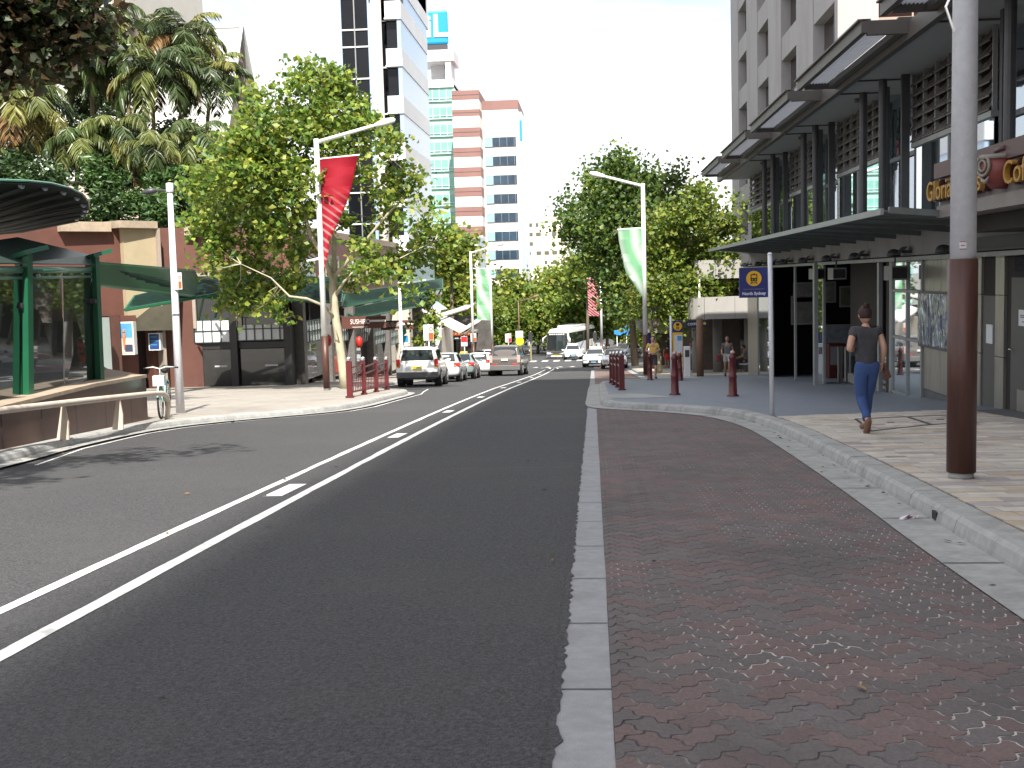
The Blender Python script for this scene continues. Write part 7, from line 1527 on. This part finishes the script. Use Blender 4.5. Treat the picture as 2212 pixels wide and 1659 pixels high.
    sh = grow(('sp', 'ch', 'sl', 'sr'), [('x3', 'sp'), ('sp', 'ch'), ('ch', 'x4'), ('ch', 'sl'), ('ch', 'sr'), ('sl', 'x1'), ('sr', 'x2')], C.get('loose', .018), 'ch', ex); sh.build('shirt', C['shirt'], t, True, True)
    if C.get('skirt'):
        a = Vector(N['pel'][:3]); MB().tube([a+Vector((0, 0, .08))*k, a+Vector((0, 0, -.05))*k, a+Vector((0, 0, -.32))*k], [.15*k, .175*k, .21*k], 18).build('skirt', C['pants'], t, True, True)
    else:
        ln = C.get('leg', 1.0); nn = ('pel', 'hl', 'hr', 'ql', 'qr'); ex = {}; p = Vector(N['pel'][:3]).lerp(Vector(N['sp'][:3]), .62); yy0 = (*p, .155*sw*k, .125*k); ed = [('y0', 'pel'), ('pel', 'hl'), ('pel', 'hr'), ('hl', 'ql'), ('hr', 'qr')]; ex = {'y0': yy0}
        if ln >= 1: nn += ('kl', 'kr', 'cl', 'cr'); ed += [('ql', 'kl'), ('qr', 'kr'), ('kl', 'cl'), ('kr', 'cr'), ('cl', 'y1'), ('cr', 'y2')]; ex.update(cut('cl', 'al', .92, .05, 'y1')); ex.update(cut('cr', 'ar', .92, .05, 'y2'))
        else: ed += [('ql', 'y1'), ('qr', 'y2')]; ex.update(cut('ql', 'kl', ln, .092, 'y1')); ex.update(cut('qr', 'kr', ln, .092, 'y2'))
        grow(nn, ed, C.get('fit', .012), 'pel', ex).build('trousers' if ln >= 1 else 'shorts', C['pants'], t, True, True)
    for a, b_ in (('al', 'tl'), ('ar', 'tr')):
        A_, T_ = Vector(N[a][:3]), Vector(N[b_][:3]); d = (T_-A_); dn = d.normalized(); dn2 = Vector((dn.x, dn.y, dn.z)); hl_ = A_-dn2*.05*k+Vector((0, 0, -.02))*k
        sb = MB().tube([hl_-dn2*.02*k, hl_+dn2*.03*k, A_.lerp(T_, .45)+Vector((0, 0, -.012))*k, T_+dn2*.03*k, T_+dn2*.07*k], [.02*k, .042*k, .044*k, .042*k, .02*k], 10); sb.build('shoe', C['shoe'], t, True, True)
    return t
BRH = mat('brown hair', (.03, .013, .010), .8, var=.3, scale=25); BLH = mat('black hair', (.012, .010, .009), .45, var=.3, scale=25)
DEN = mat('blue denim', (.03, .065, .19), .85, var=.28, scale=7, bump=.3, bscale=14, dirt=(.06, .11, .26, .5), dscale=4); CHAR = mat('charcoal jersey', (.045, .044, .05), .9, var=.3, scale=9, bump=.6, bscale=9, dirt=(.075, .07, .078, .6), dscale=7)
def clothm(n, c): return mat(n, c, .9, var=.15, scale=9, bump=.4, bscale=12)
SOLE = mat('tan shoe', (.17, .085, .055), .7, var=.15)
wz = gz(15.05)+.15
wm = person('woman walking away in a charcoal t-shirt and blue jeans with her hair in a bun', (3.555, 15.05, wz), R(4), dict(pel=(0, 0, .90), sp=(0, .015, 1.08), ch=(0, .03, 1.27), nk=(0, .03, 1.425), hd=(-.005, .045, 1.49), sl=(-.17, .02, 1.37), sr=(.165, .02, 1.38), el=(-.255, -.07, 1.13), wl=(-.12, .12, 1.14), er=(.215, -.06, 1.15), wr=(.225, .03, .93), hl=(-.085, 0, .86), hr=(.085, .01, .86), kl=(-.055, .06, .47), al=(-.035, -.20, .19), tl=(-.035, -.12, .045), kr=(.05, .13, .48), ar=(.045, .17, .10), tr=(.05, .32, .05)),
       dict(shirt=CHAR, pants=DEN, shoe=SOLE, hairm=BRH, sleeve=.42, hem=-.25, loose=.028, curl=.85, sw=.97, fit=.019), H=1.655, hair='bun')
h = thing('handbag', 'small brown leather bag held at her side by the walking woman', 'bag', (3.8, 15.1, wz+.72)); MB().add([(3.765, 15.0, wz+.90), (3.80, 15.0, wz+.92), (3.865, 15.0, wz+.735), (3.79, 15.0, wz+.68), (3.765, 15.22, wz+.90), (3.80, 15.22, wz+.92), (3.865, 15.22, wz+.735), (3.79, 15.22, wz+.68)], [(0, 1, 2, 3), (7, 6, 5, 4), (0, 4, 5, 1), (1, 5, 6, 2), (2, 6, 7, 3), (3, 7, 4, 0)]).build('pouch', mat('brown leather', (.075, .028, .018), .5, var=.2), h, bevel=.012); MB().box(3.775, 3.80, 14.99, 15.23, wz+.84, wz+.86).build('strap', DARKS, h)
Y = 46.3; person('man in a yellow t-shirt and dark shorts walking toward the viewer, hands together', (2.42, Y, gz(Y)+.15), R(183), dict(el=(-.27, .0, 1.14), er=(.27, .0, 1.14), wl=(-.09, .2, 1.08), wr=(.09, .2, 1.06), kl=(-.09, .10, .49), al=(-.09, .04, .09), tl=(-.1, .2, .04), ar=(.09, -.1, .1), tr=(.1, .06, .04)), dict(shirt=clothm('yellow jersey', (.62, .42, .10)), pants=clothm('dark shorts', (.05, .048, .055)), shoe=clothm('dark shoe', (.02, .02, .025)), hairm=BLH, leg=.85, sleeve=.6, sw=1.1), H=1.72)
Y = 74; person('woman in a dark top and red skirt walking away under the trees', (at(1441, 760, Y).x, Y, gz(Y)+.15), R(10), dict(kl=(-.08, .14, .5), al=(-.07, .1, .1), tl=(-.07, .25, .04), ar=(.06, -.22, .15), kr=(.06, -.02, .5), tr=(.06, -.12, .04)), dict(shirt=clothm('dark brown top', (.05, .03, .025)), pants=clothm('red skirt', (.40, .035, .02)), shoe=SOLE, hairm=BRH, skirt=True, skin=SKIND), H=1.62, hair='long')
Y = 66; person('woman in a white top beyond the parking cabinet in the shaded arcade', (at(1492, 760, Y).x, Y, gz(Y)+.15), R(178), dict(kl=(-.09, .1, .49), al=(-.09, .1, .09)), dict(shirt=clothm('white top', (.55, .52, .55)), pants=clothm('mauve skirt', (.30, .24, .27)), shoe=SOLE, hairm=BRH, skirt=True, skin=SKIND), H=1.6, hair='long')
Y = 47.5; p5 = person('person in a grey top and white shorts with a shoulder strap walking toward the viewer', (at(1571, 770, Y).x, Y, gz(Y)+.15), R(176), dict(kl=(-.08, .12, .5), al=(-.08, .12, .09), tl=(-.09, .28, .04), ar=(.08, -.18, .13), tr=(.08, -.04, .04), wl=(-.27, .12, .95), wr=(.22, .15, .98)), dict(shirt=clothm('grey top', (.12, .13, .14)), pants=clothm('white shorts', (.46, .45, .43)), shoe=clothm('dark shoe', (.02, .02, .025)), hairm=BLH, leg=.5, skin=SKIND, hem=-.1), H=1.66)
Y = 47.3; x = at(1566, 770, Y).x; z = gz(Y)+.15; MB().tube([(x-.16, Y-.13, z+1.4), (x, Y-.16, z+1.15), (x+.14, Y-.13, z+.95)], .014, 5)
b2 = thing('shoulder_bag', 'dark red bag hanging at the hip of the person in white shorts', 'bag', (x-.27, Y, z+.75)); MB().box(x-.34, x-.18, Y-.08, Y+.1, z+.62, z+.92).build('pouch', mat('dark red cloth', (.14, .015, .015), .7), b2, bevel=.03); MB().tube([(x-.26, Y, z+.9), (x-.1, Y-.1, z+1.35), (x+.02, Y, z+1.44)], .012, 5).build('strap', DARKS, b2)
Y = 57; x = at(1606, 770, Y).x; z = gz(Y)+.15; bn = thing('bench', 'slatted bench under the white concrete band near the station pier', 'bench', (x, Y, z)); b = MB()
for q in range(5): b.box(x-.25+q*.1, x-.17+q*.1, Y-.8, Y+.8, z+.42, z+.45)
b.build('seat', STEELG, bn); b = MB()
for q in range(4): b.box(x+.26, x+.29, Y-.8, Y+.8, z+.52+q*.1, z+.59+q*.1)
b.build('backrest', STEELG, bn)
for yy in (-.7, .7): MB().box(x-.24, x-.2, Y+yy-.03, Y+yy+.03, z, z+.42).build('leg', DARKS, bn); MB().box(x+.22, x+.27, Y+yy-.03, Y+yy+.03, z, z+.9).build('leg', DARKS, bn)
person('person in a grey shirt and dark trousers sitting on the bench facing left', (x+.05, Y-.1, z), R(90), dict(pel=(0, 0, .56), sp=(0, -.04, .74), ch=(0, -.02, .92), nk=(0, .03, 1.08), hd=(0, .06, 1.14), sl=(-.17, 0, 1.02), sr=(.17, 0, 1.02), el=(-.22, .12, .80), er=(.22, .12, .80), wl=(-.1, .36, .72), wr=(.1, .36, .72), hl=(-.1, .03, .54), hr=(.1, .03, .54), kl=(-.12, .45, .50), kr=(.1, .47, .52), al=(-.12, .42, .09), ar=(.1, .55, .09), tl=(-.12, .57, .04), tr=(.1, .70, .04)), dict(shirt=clothm('grey shirt', (.16, .16, .165)), pants=clothm('dark trousers', (.03, .028, .035)), shoe=clothm('dark shoe', (.02, .02, .025)), hairm=BLH, sleeve=.7, skin=SKIND), H=1.7)
